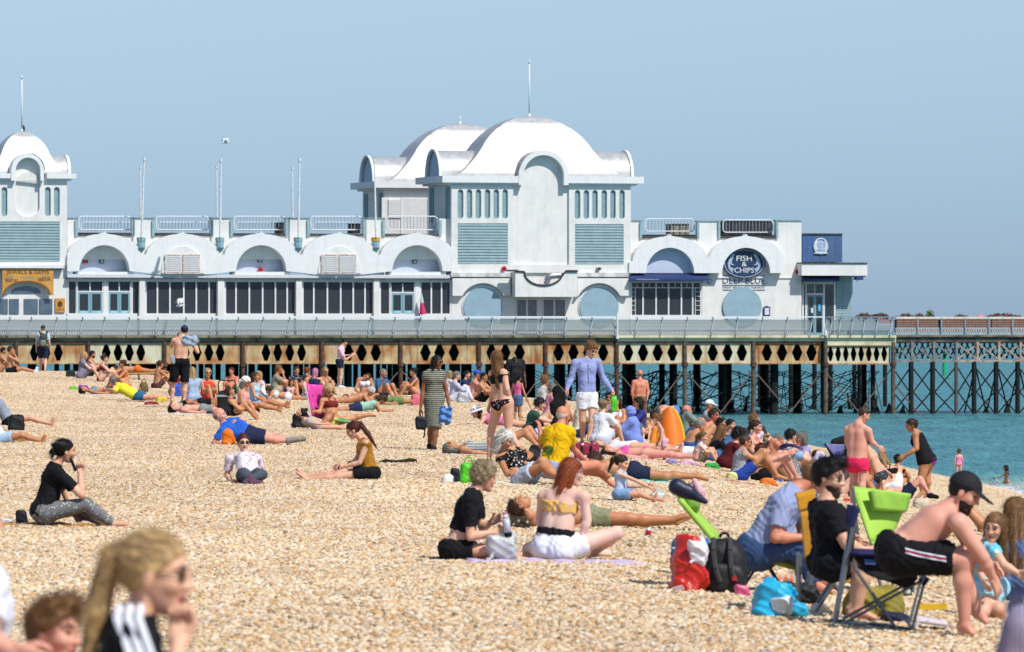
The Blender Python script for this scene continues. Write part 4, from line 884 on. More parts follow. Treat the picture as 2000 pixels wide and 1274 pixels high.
for a_, b_ in zip(pst[:-1] , pst[1:]):
    infill(a_, b_, RL); castpanel(a_, b_, 645.5, 655.5, RL, WF - .02)
for x in pst: post(x, RL)
t = pier_empty('railing_lamp_post', U(1205, WF - .4), WF - .4, ZDK, 'short white pipe post hanging on the railing below the large tower', 'pipe'); MB().bar(Pt(1205.5, 616, WF - .4), Pt(1205.5, 662, WF - .4), .05, 6).build('pipe', railw, t); MB().bar(Pt(1205.5, 658, WF - .4), Pt(1205.5, 662, WF - .4), .09, 6).build('end_cap', railw, t)
RL2 = pier_empty('promenade_railing', U(1680, WF - .35), WF - .35, ZDK, 'angled railing section with outward-leaning posts below the kiosk', 'railing')
MB().box((U(1612, WF), WF - .4, ztop - .02), (U(1748, WF), WF - .3, ztop + .04)).build('top_rail', railm, RL2)
p2s = [1623, 1640, 1664, 1687, 1712, 1740]
for a_, b_ in zip([1612] + p2s[:-1], p2s): infill(a_, b_, RL2, WF - .35)
for a_, b_ in ((1616, 1646), (1646, 1664), (1664, 1687), (1687, 1712), (1712, 1742)): castpanel(a_, b_, 645.5, 654.5, RL2, WF - .37)
for x in p2s + [1612]: post(x, RL2, WF - .35)
for x in (1625, 1746): MB().bpx(x - 1, x + 1, 619, 655, WF - .5, WF - .42).build('stanchion', railm, RL2)
RL3 = pier_empty('promenade_railing', U(1870, WF), WF, ZDK, 'straight railing with white cast panels at the right end of the pier', 'railing')
MB().bpx(1750, XR, 619, 623, WF - .1, WF + .02).build('top_rail', M('cream_rail', 'ddd9cf', .6), RL3)
for y in (628, 632, 636, 640): MB().bar(Pt(1750, y), Pt(XR, y), .015, 4).build('rail_bar', railm, RL3)
for x in (1793, 1839, 1886, 1932, 1978, 2024): MB().bpx(x - 1.3, x + 1.3, 621, 654, WF - .16, WF - .1).build('post', railm, RL3)
xs_ = [1748, 1793, 1839, 1886, 1932, 1978, 2024]
for a_, b_ in zip(xs_[:-1], xs_[1:]): castpanel(a_ + 1.5, b_ - 1.5, 640.5, 653.5, RL3, WF - .05)
# planters with dried plants behind the right railing
wood = M('brown_fence_board', '8a5c40', .8, var=.15, scale=4, col2='714a34')
for i, (x0, x1) in enumerate(((1752, 1832), (1838, 1884), (1888, 1935), (1938, 2040))):
    t = pier_empty('planter', U((x0 + x1) / 2, 0), 0, Zp(650, x0, 0), ['long brown slatted planter just right of the kiosk railing', 'short brown slatted planter, second along the right railing', 'short brown slatted planter, third along the right railing', 'brown slatted planter at the far right edge of the pier'][i], 'planter')
    n_ = int((x1 - x0) / 4)
    for k in range(n_): MB().bpx(x0 + (x1 - x0) * k / n_ + .3, x0 + (x1 - x0) * (k + 1) / n_ - .3, 623, 650, 0, .04).build('plank', wood, t)
    MB().bpx(x0, x1, 624, 650, .05, .7).build('trough', M('dark_soil', '3a2c22', .95), t)
rng3 = np.random.default_rng(8)
def clump(x0, x1, y0, y1, w, colr, lab, n_=260, name='dried_plant'):
    t = pier_empty(name, U((x0 + x1) / 2, w), w, Zp(y1, x0, w), lab, 'plant')
    m = MB()
    for k in range(n_):
        f = rng3.random(); x = x0 + (x1 - x0) * f; env = (1 - (2 * f - 1) ** 2) ** .5; y = y1 - (y1 - y0) * env * rng3.random()
        c = Vector((U(x, w), w + (rng3.random() - .5) * .5, Zp(y, x, w))); a_ = Vector(rng3.normal(size=3)) * .07; b_ = Vector(rng3.normal(size=3)) * .05
        m.add([c - a_, c + b_, c + a_], [(0, 1, 2)])
    m.build('foliage', M('plant_' + colr, colr, .9, var=.2, scale=9), t)
    m = MB()
    for k in range(5): x = x0 + (x1 - x0) * (k + .5) / 5; m.bar(Pt(x, y1 + 4, w), Pt(x + 1, (y0 + y1) / 2, w), .02, 4)
    m.build('stems', M('brown_stem', '5d4330', .9), t)
clump(1672, 1702, 613, 621, .3, '8a6a50', 'low reddish dried plants behind the railing beside the kiosk'); clump(1704, 1735, 614, 621, .3, '7a6250', 'dull dried plants between the kiosk and the brown planter')
clump(1754, 1783, 613.5, 623, .3, '7c5f4a', 'dried brown shrub in the left end of the long planter'); clump(1784, 1805, 614.5, 623, .3, '8a7058', 'paler dried shrub in the middle of the long planter'); clump(1808, 1824, 607, 623, .3, '6f8550', 'green spiky plant rising above the long planter', 200, 'green_plant')
clump(1866, 1888, 616, 623, .3, '7b5848', 'small dried shrub above the short planter'); clump(1925, 1995, 613, 623, .3, '8b5a48', 'reddish dried plants along the far right planter', 420)
for i, (x, w_, c_) in enumerate(((1915, 14, 'c88a9a'), (1945, 12, 'd9d0c8'), (1971, 16, 'e0705a'), (1726, 18, 'd8333a'))):
    t = pier_empty('parasol', U(x, 3), 3, ZD, ['faded pink parasol top behind the planters', 'off-white parasol top behind the planters', 'orange-red parasol top at the far right behind the planters', 'red bumper car shape behind the angled railing'][i], 'parasol' if i < 3 else 'ride car')
    if i < 3:
        z = lambda y: Zp(y, x, 3); MB().bar((U(x, 3), 3, z(619)), (U(x, 3), 3, z(613.5)), w_ / 33, 8, .02).build('canopy', M('canvas_' + c_, c_, .7), t); MB().bar((U(x, 3), 3, ZD), (U(x, 3), 3, z(614)), .03).build('pole', white2, t)
    else:
        MB().ppx([(1717, 632), (1717, 626), (1722, 623), (1735, 623), (1740, 627), (1740, 632)], 3, 3.8).build('body', red, t); MB().bpx(1716, 1741, 632, 636, 2.9, 3.9).build('bumper', white2, t)
# green channel marker standing in the sea beyond
t = empty('channel_marker', ((1845 - 1000) / 18.0, F / 18.0, WATER), 0, 'green channel marker post standing in the sea beyond the right piles', 'marker post')
me = MB(); me.bar((0, 0, -1), (0, 0, 2.4), .26, 14, .24).bar((0, 0, 2.4), (0, 0, 2.5), .34, 14); me.build('post', M('marker_green', '1fae7c', .5), t); MB().bar((0, 0, 2.5), (0, 0, 3.2), .05, 6).build('lamp_stem', black, t)
# birds
def gull(x, y, w, lab, s_=1, flap=.35, dark=False):
    t = empty('seagull', (0, 0, 0), 0, lab, 'bird'); u = U(x, w); t.location = (1 + u * TC - w * TS, 400 + u * TS + w * TC, Zp(y, x, w)); t.rotation_euler = (0, 0, .3)
    wm = M('gull_dark' if dark else 'gull_white', '33302e' if dark else 'eeeeee', .7)
    MB().bar((-.22, 0, 0), (.05, 0, .02), .03, 8, .075).bar((.05, 0, .02), (.22, 0, .04), .075, 8, .05).bar((.22, 0, .04), (.3, 0, .04), .05, 8, .02).build('body', wm, t, smooth=True)
    MB().bar((.3, 0, .04), (.37, 0, .03), .014, 5, .004).build('beak', M('gull_beak', 'd8a03a', .5), t)
    for sg in (-1, 1):
        MB().add([(.12, 0, .05), (-.1, 0, .05), (-.05, sg * .3, .05 + flap * .3), (.14, sg * .3, .05 + flap * .35), (-.12, sg * .62, .05 + flap * .1), (.0, sg * .64, .05 + flap * .12), (.1, sg * .3, .03 + flap * .3)], [(0, 1, 2, 3), (3, 2, 4, 5), (0, 3, 6)]).build('wing', M('gull_wing', 'f0f0f0', .7), t)
gull(440, 279, -6, 'white gull flying in the sky above the arcade', flap=.6)
gull(351, 598, -1.5, 'white gull flying in front of the dark arcade window', flap=1.2)
t = pier_empty('perched_bird', U(45, 2), 2, Zp(258, 45, 2), 'dark bird perched on a short post beside the left spire', 'bird')
MB().bar(q(45.5, 259, 2), q(46, 252, 2), .06, 8, .10).bar(q(46, 252, 2), q(46, 248, 2), .1, 8, .07).bar(q(46, 248, 2), q(45, 244.5, 2), .07, 8, .03).build('body', M('bird_dark', '3b3a38', .8), t, smooth=True); MB().bar(q(45, 245.5, 2), q(43, 246, 2), .015, 5).build('beak', black, t); MB().bar(q(46, 264, 2), q(46, 258.5, 2), .03, 6).build('perch', white2, t)
# ================================================================ PEOPLE ENGINE (bodies grown as one smooth surface)
def smin(a, b, k):
    h = np.clip(.5 + .5 * (b - a) / k, 0, 1); return b * (1 - h) + a * h - k * h * (1 - h)
def surface_nets(D, org, h):
    s = D < 0; nx, ny, nz = D.shape
    sh = (nx - 1, ny - 1, nz - 1); cnt = np.zeros(sh, np.int8); sm = np.zeros(sh + (3,), np.float32)
    I = np.indices(sh, dtype=np.float32); cross = []
    for ax in range(3):
        a = [slice(None)] * 3; b = [slice(None)] * 3; a[ax] = slice(0, -1); b[ax] = slice(1, None)
        da, db = D[tuple(a)], D[tuple(b)]; cr = s[tuple(a)] != s[tuple(b)]; cross.append((cr, s[tuple(a)]))
        t = np.where(cr, da / np.where(np.abs(da - db) < 1e-9, 1, da - db), 0).astype(np.float32)
        o = [i for i in range(3) if i != ax]
        for d1 in (0, 1):
            for d2 in (0, 1):
                sl = [slice(None)] * 3; sl[o[0]] = slice(d1, sh[o[0]] + d1); sl[o[1]] = slice(d2, sh[o[1]] + d2); sl = tuple(sl)
                c = cr[sl]; cnt += c; sm[..., ax] += np.where(c, t[sl], 0); sm[..., o[0]] += c * d1; sm[..., o[1]] += c * d2
    m = cnt > 0; idx = -np.ones(sh, np.int64); idx[m] = np.arange(m.sum())
    P = np.stack([I[0][m], I[1][m], I[2][m]], 1) + sm[m] / cnt[m][:, None]
    V = P * h + org; Q = []
    for ax in range(3):
        cr, sa = cross[ax]; o = [i for i in range(3) if i != ax]
        w = np.argwhere(cr); ok = (w[:, o[0]] > 0) & (w[:, o[0]] < sh[o[0]]) & (w[:, o[1]] > 0) & (w[:, o[1]] < sh[o[1]]); w = w[ok]
        def g(d1, d2):
            q = w.copy(); q[:, o[0]] -= d1; q[:, o[1]] -= d2; return idx[q[:, 0], q[:, 1], q[:, 2]]
        q = np.stack([g(1, 1), g(0, 1), g(0, 0), g(1, 0)], 1); fl = sa[w[:, 0], w[:, 1], w[:, 2]]
        if ax == 1: fl = ~fl
        q[~fl] = q[~fl][:, ::-1]; Q.append(q)
    return V.astype(np.float32), np.concatenate(Q)
def grow(prims, h, k=.035, off=0, planes=(), wr=0, pad=.03, extra=None):
    """prims: (a, b, ra, rb, [(t0,t1)], [k]) tapered capsules; planes: (point, normal) keep the side where dot<0"""
    lo = np.min([np.minimum(p[0] - p[2], p[1] - p[3]) for p in prims], 0) - off - pad; hi = np.max([np.maximum(p[0] + p[2], p[1] + p[3]) for p in prims], 0) + off + pad
    n = np.ceil((hi - lo) / h).astype(int) + 2
    D = np.full(n, .2, np.float32); ax = [lo[i] + h * np.arange(n[i]) for i in range(3)]
    for p in prims:
        a, b, ra, rb = p[:4]; cl = p[4] if len(p) > 4 else None; kk = p[5] if len(p) > 5 and p[5] else k
        m = max(ra, rb) + off + kk + 2.5 * h
        i0 = np.maximum(((np.minimum(a, b) - m - lo) / h).astype(int), 0); i1 = np.minimum(((np.maximum(a, b) + m - lo) / h).astype(int) + 2, n)
        X, Y, Z = (ax[i][i0[i]:i1[i]] for i in range(3))
        X = X[:, None, None] - a[0]; Y = Y[None, :, None] - a[1]; Z = Z[None, None, :] - a[2]
        d = b - a; L2 = max(float(d @ d), 1e-9); L = L2 ** .5
        t = (X * d[0] + Y * d[1] + Z * d[2]) / L2; tc = np.clip(t, 0, 1)
        dist = np.sqrt((X - tc * d[0]) ** 2 + (Y - tc * d[1]) ** 2 + (Z - tc * d[2]) ** 2) - (ra + (rb - ra) * tc) - off
        if cl: dist = np.maximum(dist, np.maximum((cl[0] - t) * L, (t - cl[1]) * L))
        if len(p) > 6 and p[6]:
            for pp, nn in p[6]: dist = np.maximum(dist, (X + a[0] - pp[0]) * nn[0] + (Y + a[1] - pp[1]) * nn[1] + (Z + a[2] - pp[2]) * nn[2])
        sl = tuple(slice(i0[i], i1[i]) for i in range(3)); D[sl] = smin(D[sl], dist, kk) if kk > 0 else np.minimum(D[sl], dist)
    if wr or planes or extra:
        X, Y, Z = ax[0][:, None, None], ax[1][None, :, None], ax[2][None, None, :]
        if wr: D = D + wr * (np.sin(31 * Z + 9 * np.sin(14 * X) + 7 * Y) * np.sin(23 * X + 19 * Y + 6 * np.sin(17 * Z)))
        for p, nn in planes: D = np.maximum(D, (X - p[0]) * nn[0] + (Y - p[1]) * nn[1] + (Z - p[2]) * nn[2])
        if extra: D = extra(D, X, Y, Z)
    return surface_nets(D, lo, h)
A_ = lambda *v: np.array(v, float)
def unit(v): return v / (np.linalg.norm(v) + 1e-9)
def ell(X, Y, Z, c, r): return (np.sqrt(((X - c[0]) / r[0]) ** 2 + ((Y - c[1]) / r[1]) ** 2 + ((Z - c[2]) / r[2]) ** 2) - 1) * min(r)
def grid(lo, hi, h):
    ax = [np.arange(lo[i], hi[i] + h, h) for i in range(3)]; return ax[0][:, None, None], ax[1][None, :, None], ax[2][None, None, :]
HEADS = {}
def head_tpl(sex, h):
    key = (sex, h)
    if key in HEADS: return HEADS[key]
    lo = A_(-.13, -.11, -.15); X, Y, Z = grid(lo, A_(.14, .11, .15), h)
    jw = 1.0 if sex == 'm' else .92
    D = ell(X, Y, Z, (-.012, 0, .03), (.097, .077, .092)); D = smin(D, ell(X, Y, Z, (.025, 0, -.035), (.062, .055 * jw, .075)), .03)
    D = smin(D, ell(X, Y, Z, (.066, 0, -.092), (.024, .028 * jw, .022)), .02)
    for s_ in (-1, 1):
        D = smin(D, ell(X, Y, Z, (.058, s_ * .038, -.018), (.026, .022, .022)), .02)
        D = smin(D, ell(X, Y, Z, (.074, s_ * .028, .034), (.016, .026, .010)), .012)
        D = -smin(-D, ell(X, Y, Z, (.094, s_ * .031, .012), (.016, .019, .013)), .010)
        D = smin(D, ell(X, Y, Z, (.074, s_ * .031, .012), (.0125, .0125, .0125)), .003)
        D = smin(D, ell(X, Y, Z, (-.004 + .0, s_ * .080, -.004), (.018, .008, .031)), .006)
        D = smin(D, ell(X, Y, Z, (.092, s_ * .011, -.022), (.011, .009, .008)), .006)
    D = smin(D, ell(X, Y, Z, (.092, 0, .0), (.014, .009, .030)), .010); D = smin(D, ell(X, Y, Z, (.104, 0, -.019), (.013, .011, .011)), .008)
    D = smin(D, ell(X, Y, Z, (.086, 0, -.050), (.010, .024, .006)), .004); D = smin(D, ell(X, Y, Z, (.084, 0, -.061), (.010, .020, .007)), .004)
    D = -smin(-D, ell(X, Y, Z, (.098, 0, -.0555), (.010, .022, .0022)), .003)
    V, Q = surface_nets(D.astype(np.float32), lo, h); c = V[Q].mean(1); x, y, z = c.T; ay = np.abs(y)
    mi = np.zeros(len(Q), int)
    mi[(x > .066) & (ay > .012) & (ay < .050) & (np.abs(z - .037) < max(.0055, h * .6))] = 1
    mi[(x > .072) & (np.abs(ay - .031) < .013) & (np.abs(z - .012) < .0068)] = 1
    mi[(x > .078) & (ay < .024) & (np.abs(z + .0555) < .011)] = 2
    HEADS[key] = (V, Q, mi); return HEADS[key]
HANDS = {}
def hand_tpl(kind, h):
    if (kind, h) in HANDS: return HANDS[(kind, h)]
    cu = R({'relaxed': 18, 'grip': 62, 'flat': 5}[kind]); pr = []
    for y in (.030, .010, -.010, -.028): pr.append((A_(-.01, y * .55, 0), A_(.082, y, 0), .020, .0135))
    for y, L, f in ((.032, .074, .9), (.011, .082, 1), (-.011, .077, 1.05), (-.031, .060, 1.15)):
        p = A_(.082, y, 0); a = 0
        for i, q in enumerate((.46, .30, .24)):
            a += cu * f; n_ = p + A_(math.cos(a), y * .25, -math.sin(a)) * L * q; pr.append((p, n_, .0098 - .0008 * i, .0092 - .0009 * i)); p = n_
    t0 = A_(.012, .024, -.004); t1 = A_(.048, .052, -.014 - .01 * math.sin(cu)); t2 = A_(.074, .060 - .02 * math.sin(cu), -.026 - .02 * math.sin(cu)); t3 = A_(.094, .056 - .03 * math.sin(cu), -.034 - .02 * math.sin(cu))
    pr += [(t0, t1, .016, .0125), (t1, t2, .0115, .0105), (t2, t3, .0100, .0082)]
    HANDS[(kind, h)] = grow(pr, h, k=.006, pad=.012); return HANDS[(kind, h)]
POSES = {
 'stand': dict(P=(0,0,.93), N=(0,0,1.45), H=(.03,0,1.62), S=(0,.17,1.405), E=(-.03,.23,1.13), W=(.04,.24,.88), K=(.02,.10,.50), A=(-.02,.11,.075), T=(.15,.14,.03)),
 'walk': dict(P=(0,0,.92), N=(.02,0,1.44), H=(.05,0,1.61), S=(.0,.17,1.395), E=(-.03,.23,1.12), W=(.06,.25,.87), K=((.16,.09,.50),(.0,-.09,.49)), A=((.20,.09,.08),(-.24,-.09,.13)), T=((.36,.11,.05),(-.12,-.10,.03))),
 'knees': dict(P=(0,0,.115), N=(.06,0,.60), H=(.12,0,.765), S=(.07,.17,.55), E=(.28,.21,.36), W=(.43,.08,.36), K=(.36,.11,.44), A=(.56,.10,.075), T=(.71,.11,.03)),
 'legs': dict(P=(0,0,.115), N=(-.02,0,.61), H=(.02,0,.78), S=(-.02,.17,.565), E=(.08,.22,.30), W=(.26,.14,.22), K=(.42,.10,.17), A=(.82,.09,.07), T=(.87,.11,.19)),
 'lean': dict(P=(0,0,.115), N=(-.27,0,.52), H=(-.27,0,.69), S=(-.26,.17,.475), E=(-.36,.22,.24), W=(-.34,.24,.05), K=(.40,.11,.19), A=(.80,.09,.07), T=(.85,.11,.19)),
 'elbow': dict(P=(0,0,.115), N=(-.40,0,.36), H=(-.42,0,.54), S=(-.38,.18,.33), E=(-.45,.24,.07), W=(-.22,.26,.05), K=(.40,.11,.22), A=(.80,.10,.07), T=(.85,.12,.19)),
 'cross': dict(P=(0,0,.12), N=(.03,0,.62), H=(.07,0,.785), S=(.03,.17,.575), E=(.10,.24,.32), W=(.30,.14,.22), K=(.27,.32,.17), A=((.34,-.08,.06),(.30,.10,.06)), T=((.42,-.20,.05),(.36,.22,.05))),
 'supine': dict(P=(0,0,.115), N=(-.50,0,.12), H=(-.68,0,.13), S=(-.46,.17,.10), E=(-.30,.30,.06), W=(-.06,.30,.05), K=(.43,.11,.10), A=(.85,.10,.06), T=(.90,.14,.18)),
 'supine_k': dict(P=(0,0,.115), N=(-.50,0,.12), H=(-.68,0,.13), S=(-.46,.17,.10), E=(-.30,.30,.06), W=(-.06,.30,.05), K=(.28,.11,.40), A=(.48,.10,.07), T=(.63,.12,.03)),
 'prone': dict(P=(0,0,.12), N=(.46,0,.22), H=(.60,0,.33), S=(.44,.17,.19), E=(.52,.24,.05), W=(.74,.10,.05), K=(-.43,.10,.07), A=(-.84,.10,.07), T=(-.98,.12,.03)),
 'prone_flat': dict(P=(0,0,.12), N=(.50,0,.13), H=(.67,0,.13), S=(.46,.17,.12), E=(.62,.28,.05), W=(.74,.08,.05), K=(-.43,.10,.07), A=(-.84,.10,.07), T=(-.98,.12,.03)),
 'chair': dict(P=(0,0,.42), N=(-.10,0,.91), H=(-.05,0,1.08), S=(-.09,.17,.865), E=(.0,.24,.62), W=(.24,.20,.60), K=(.43,.13,.45), A=(.44,.13,.075), T=(.60,.15,.03)),
 'bend': dict(P=(0,0,.90), N=(.36,0,1.26), H=(.46,0,1.38), S=(.35,.17,1.20), E=(.42,.20,.93), W=(.46,.18,.70), K=(.04,.11,.49), A=(-.04,.12,.075), T=(.14,.14,.03)),
}
SK = {'pale': ('e9c6b4', 'dba896'), 'fair': ('dfb195', 'cf9678'), 'pink': ('dfa68f', 'd08d78'), 'tan': ('c88f68', 'b3754f'), 'brown': ('93603f', '7c4d30'), 'dark': ('5e3f2f', '4a3024'), 'red': ('d48e70', 'c4755a')}
def skin(n): return M('skin_' + n, SK[n][0], .5, var=.1, scale=3.5, col2=SK[n][1], bump=.003, sss=.05, spec=.35)
HC = {'brown': '4a2f1e', 'dark': '17110f', 'blonde': 'cda872', 'ginger': 'a04a1c', 'grey': '8d867e', 'white': 'e6e2d8', 'light': '8a6238', 'auburn': '5c241b', 'pink': 'd88fb0', 'ash': 'a8936f'}
def hairm(n): return M('hair_' + n, HC[n], .55, var=.26, scale=45, bump=.004, spec=.35)
DARKF = M('brow_and_eye', '2a1c16', .5); LIPS = M('lips', 'b0584e', .45)
# garments: torso range, arm/leg extents
G = {
 'tee': dict(torso=(-.10, 1.05), ua=.70, off=.014), 'shirt': dict(torso=(-.22, 1.05), ua=1.1, fa=.92, off=.011), 'tank': dict(torso=(-.10, .90), straps=1, off=.013), 'crop': dict(torso=(.34, 1.05), ua=.72, off=.014),
 'band': dict(torso=(.60, .82), straps=1, off=.012), 'bandeau': dict(torso=(.60, .76), off=.012), 'highshorts': dict(torso=(-.40, .30), th=.42, off=.022), 'belt': dict(torso=(.22, .31), off=.027), 'swim': dict(torso=(-.35, .84), straps=1, off=.010, cut=1), 'briefs': dict(torso=(-.40, .10), off=.010, cut=1),
 'shorts': dict(torso=(-.40, .12), th=.52, off=.026), 'trunks': dict(torso=(-.40, .10), th=.30, off=.022), 'long_shorts': dict(torso=(-.40, .12), th=.82, off=.028),
 'trousers': dict(torso=(-.40, .14), th=1.1, sh=.94, off=.020), 'leggings': dict(torso=(-.40, .14), th=1.1, sh=.93, off=.010),
 'dress': dict(torso=(-.30, .88), straps=1, off=.016, skirt=.92), 'tdress': dict(torso=(-.30, 1.05), ua=.35, off=.014, skirt=.98), 'skirt': dict(torso=(-.30, .14), off=.016, skirt=.6), 'sundress': dict(torso=(-.3, .88), straps=1, off=.014, skirt=.45),
 'wrap': dict(torso=(-.3, .95), off=.04, th=.5), 'shoes': dict(foot=1, off=.010), 'robe': dict(torso=(-.35, 1.08), ua=1.1, fa=.8, off=.045, skirt=.9), 'socks': dict(foot=1, sh=(.78, 1.1), off=.007),
}
def hair_mesh(style, h, sexy='f'):
    pr_long = {'long': [((-.05, .045, -.02), (-.07, .05, -.22), .045, .03), ((-.05, -.045, -.02), (-.07, -.05, -.22), .045, .03), ((-.07, 0, 0), (-.09, 0, -.26), .05, .035), ((.0, .075, .0), (-.01, .075, -.15), .022, .02), ((.0, -.075, .0), (-.01, -.075, -.15), .022, .02)],
       'vlong': [((-.05, .04, -.02), (-.10, .05, -.40), .045, .04), ((-.05, -.04, -.02), (-.10, -.05, -.40), .045, .04), ((-.07, 0, 0), (-.11, 0, -.44), .05, .04), ((.0, .072, .02), (-.03, .075, -.22), .022, .03), ((.0, -.072, .02), (-.03, -.075, -.22), .022, .03)],
       'bob': [((-.03, .06, -.0), (-.03, .065, -.11), .035, .03), ((-.03, -.06, -.0), (-.03, -.065, -.11), .035, .03), ((-.07, 0, 0), (-.07, 0, -.11), .05, .04)],
       'pony': [((-.11, 0, .05), (-.155, 0, .02), .022, .034), ((-.155, 0, .02), (-.16, 0, -.16), .036, .018)],
       'bun': [((-.085, 0, .09), (-.095, 0, .10), .034, .034)], 'topbun': [((-.03, 0, .13), (-.035, 0, .155), .022, .034)], 'lowbun': [((-.115, 0, -.01), (-.125, 0, -.01), .036, .036)],
       'ponylong': [((-.10, 0, .07), (-.14, 0, .045), .022, .030), ((-.14, 0, .045), (-.165, 0, -.12), .032, .036), ((-.165, 0, -.12), (-.185, 0, -.38), .034, .010)]}.get(style, [])
    lo = A_(-.26, -.14, -.52 if style in ('vlong',) else (-.44 if style == 'ponylong' else (-.32 if pr_long else -.13))); X, Y, Z = grid(lo, A_(.14, .14, .20), h)
    buzz = style in ('buzz', 'bald', 'under'); vol = {'under': .007, 'buzz': .0035, 'bald': .003, 'curly': .022, 'afro': .05, 'quiff': .012}.get(style, .009)
    base = ell(X, Y, Z, (-.012, 0, .03), (.097 + vol, .077 + vol, .092 + vol))
    if style == 'quiff': base = smin(base, ell(X, Y, Z, (.045, 0, .115), (.045, .055, .03)), .03)
    if style == 'curly': base = smin(base, ell(X, Y, Z, (-.02, 0, .10), (.09, .08, .05)), .03)
    amp = {'curly': .010, 'afro': .012, 'quiff': .005, 'buzz': .0003, 'bald': .0003}.get(style, .0035)
    fq = 120 if style in ('curly', 'afro') else 170
    D = base + (amp * (np.sin(fq * Y + 20 * X) * np.sin(70 * X + 60 * Z)) if style in ('curly', 'afro') else .0008 * np.sin(150 * Y + 3 * np.sin(40 * X)) + (.0004 if style == 'ponylong' else .002) * np.sin(47 * X + 60 * Z + 30 * Y))
    low = .030 if pr_long and style not in ('bun', 'topbun', 'pony') else 0
    c = (X - .060) * .8 - (Z - .055) * .75
    if style == 'bald': c = np.maximum(c, (Z - .015) - .0 * X); c = np.maximum(c, (X - .02))
    c = np.maximum(c, -Z - (.095 if not pr_long else .12))
    D = np.maximum(D, c)
    for a, b, ra, rb in pr_long:
        a = A_(*a); b = A_(*b); d = b - a; L2 = float(d @ d) + 1e-9; t = np.clip(((X - a[0]) * d[0] + (Y - a[1]) * d[1] + (Z - a[2]) * d[2]) / L2, 0, 1)
        q = np.sqrt((X - a[0] - t * d[0]) ** 2 + (Y - a[1] - t * d[1]) ** 2 + (Z - a[2] - t * d[2]) ** 2) - (ra + (rb - ra) * t) + .002 * np.sin(210 * Y + 14 * Z + 60 * X)
        D = smin(D, q, .015)
    V, Q = surface_nets(D.astype(np.float32), lo, h)
    if buzz: return V, Q
    # loose strands lying over the surface and breaking its outline
    rg = np.random.default_rng(len(style)); n = 1400 if h < .006 else (520 if h < .008 else 260)
    e1 = V[Q[:, 1]] - V[Q[:, 0]]; e2 = V[Q[:, 3]] - V[Q[:, 0]]; FN = np.cross(e1, e2); FN /= np.linalg.norm(FN, axis=1)[:, None] + 1e-9; FC = V[Q].mean(1)
    FC0 = FC - A_(-.012, 0, .0); out = (FN * FC0).sum(1) > 0; ids = rg.choice(np.nonzero(out)[0], n)
    nv = [V]; nq = [Q]; base_ = len(V)
    short = style in ('short', 'quiff', 'curly', 'afro')
    for i in ids:
        p = FC[i]; nn = FN[i]
        if short: fl = unit(A_(*rg.normal(size=3)) * (1.1 if style in ('curly', 'afro') else .5) + A_(-.3 if style != 'quiff' else .9, 0, -.5 if style != 'quiff' else .5) + nn * (.9 if style in ('curly', 'afro') else .45)); Ls = .022 + .02 * rg.random()
        else:
            fl = A_(-.55, 0, -1) + rg.normal(size=3) * .12
            if 'pony' in style or 'bun' in style: fl = (A_(-.13, 0, .06) - p) if p[0] > -.11 else A_(-.1, 0, -1)
            fl = unit(fl - nn * (fl @ nn) * .93); Ls = .05 + .06 * rg.random()
        sd = unit(np.cross(fl, nn)) * (.0013 if h < .006 else .0032)
        p0 = p + nn * .0005; p1 = p + fl * Ls * .5 + nn * ((.0025 if h < .006 and not short else .005) + .002 * rg.random()); p2 = p + fl * Ls + nn * (.001 + .006 * rg.random() if not short else .004)
        nv.append(np.array([p0 - sd, p0 + sd, p1 + sd, p1 - sd, p2 + sd * .3, p2 - sd * .3])); nq.append(np.array([[0, 1, 2, 3], [3, 2, 4, 5]]) + base_); base_ += 6
    return np.concatenate(nv), np.concatenate(nq)
HAIRS = {}
def hair_tpl(style, h):
    if (style, h) not in HAIRS: HAIRS[(style, h)] = hair_mesh(style, h)
    return HAIRS[(style, h)]
def beard_tpl(h):
    if ('beard', h) not in HAIRS:
        lo = A_(-.03, -.09, -.15); X, Y, Z = grid(lo, A_(.13, .09, .02), h)
        D = ell(X, Y, Z, (.025, 0, -.035), (.066, .059, .079)); D = smin(D, ell(X, Y, Z, (.066, 0, -.095), (.028, .033, .027)), .02) + .002 * np.sin(200 * Y) * np.sin(180 * Z)
        D = np.maximum(D, Z + .036 - .9 * np.maximum(np.abs(Y) - .02, 0) - .25 * np.maximum(.05 - X, 0)); D = np.maximum(D, -ell(X, Y, Z, (.092, 0, -.057), (.03, .022, .008))); D = np.maximum(D, -(X + .002)); D = np.maximum(D, -(ell(X, Y, Z, (.06, 0, -.02), (.06, .05, .022))))
        HAIRS[('beard', h)] = surface_nets(D.astype(np.float32), lo, h)
    return HAIRS[('beard', h)]
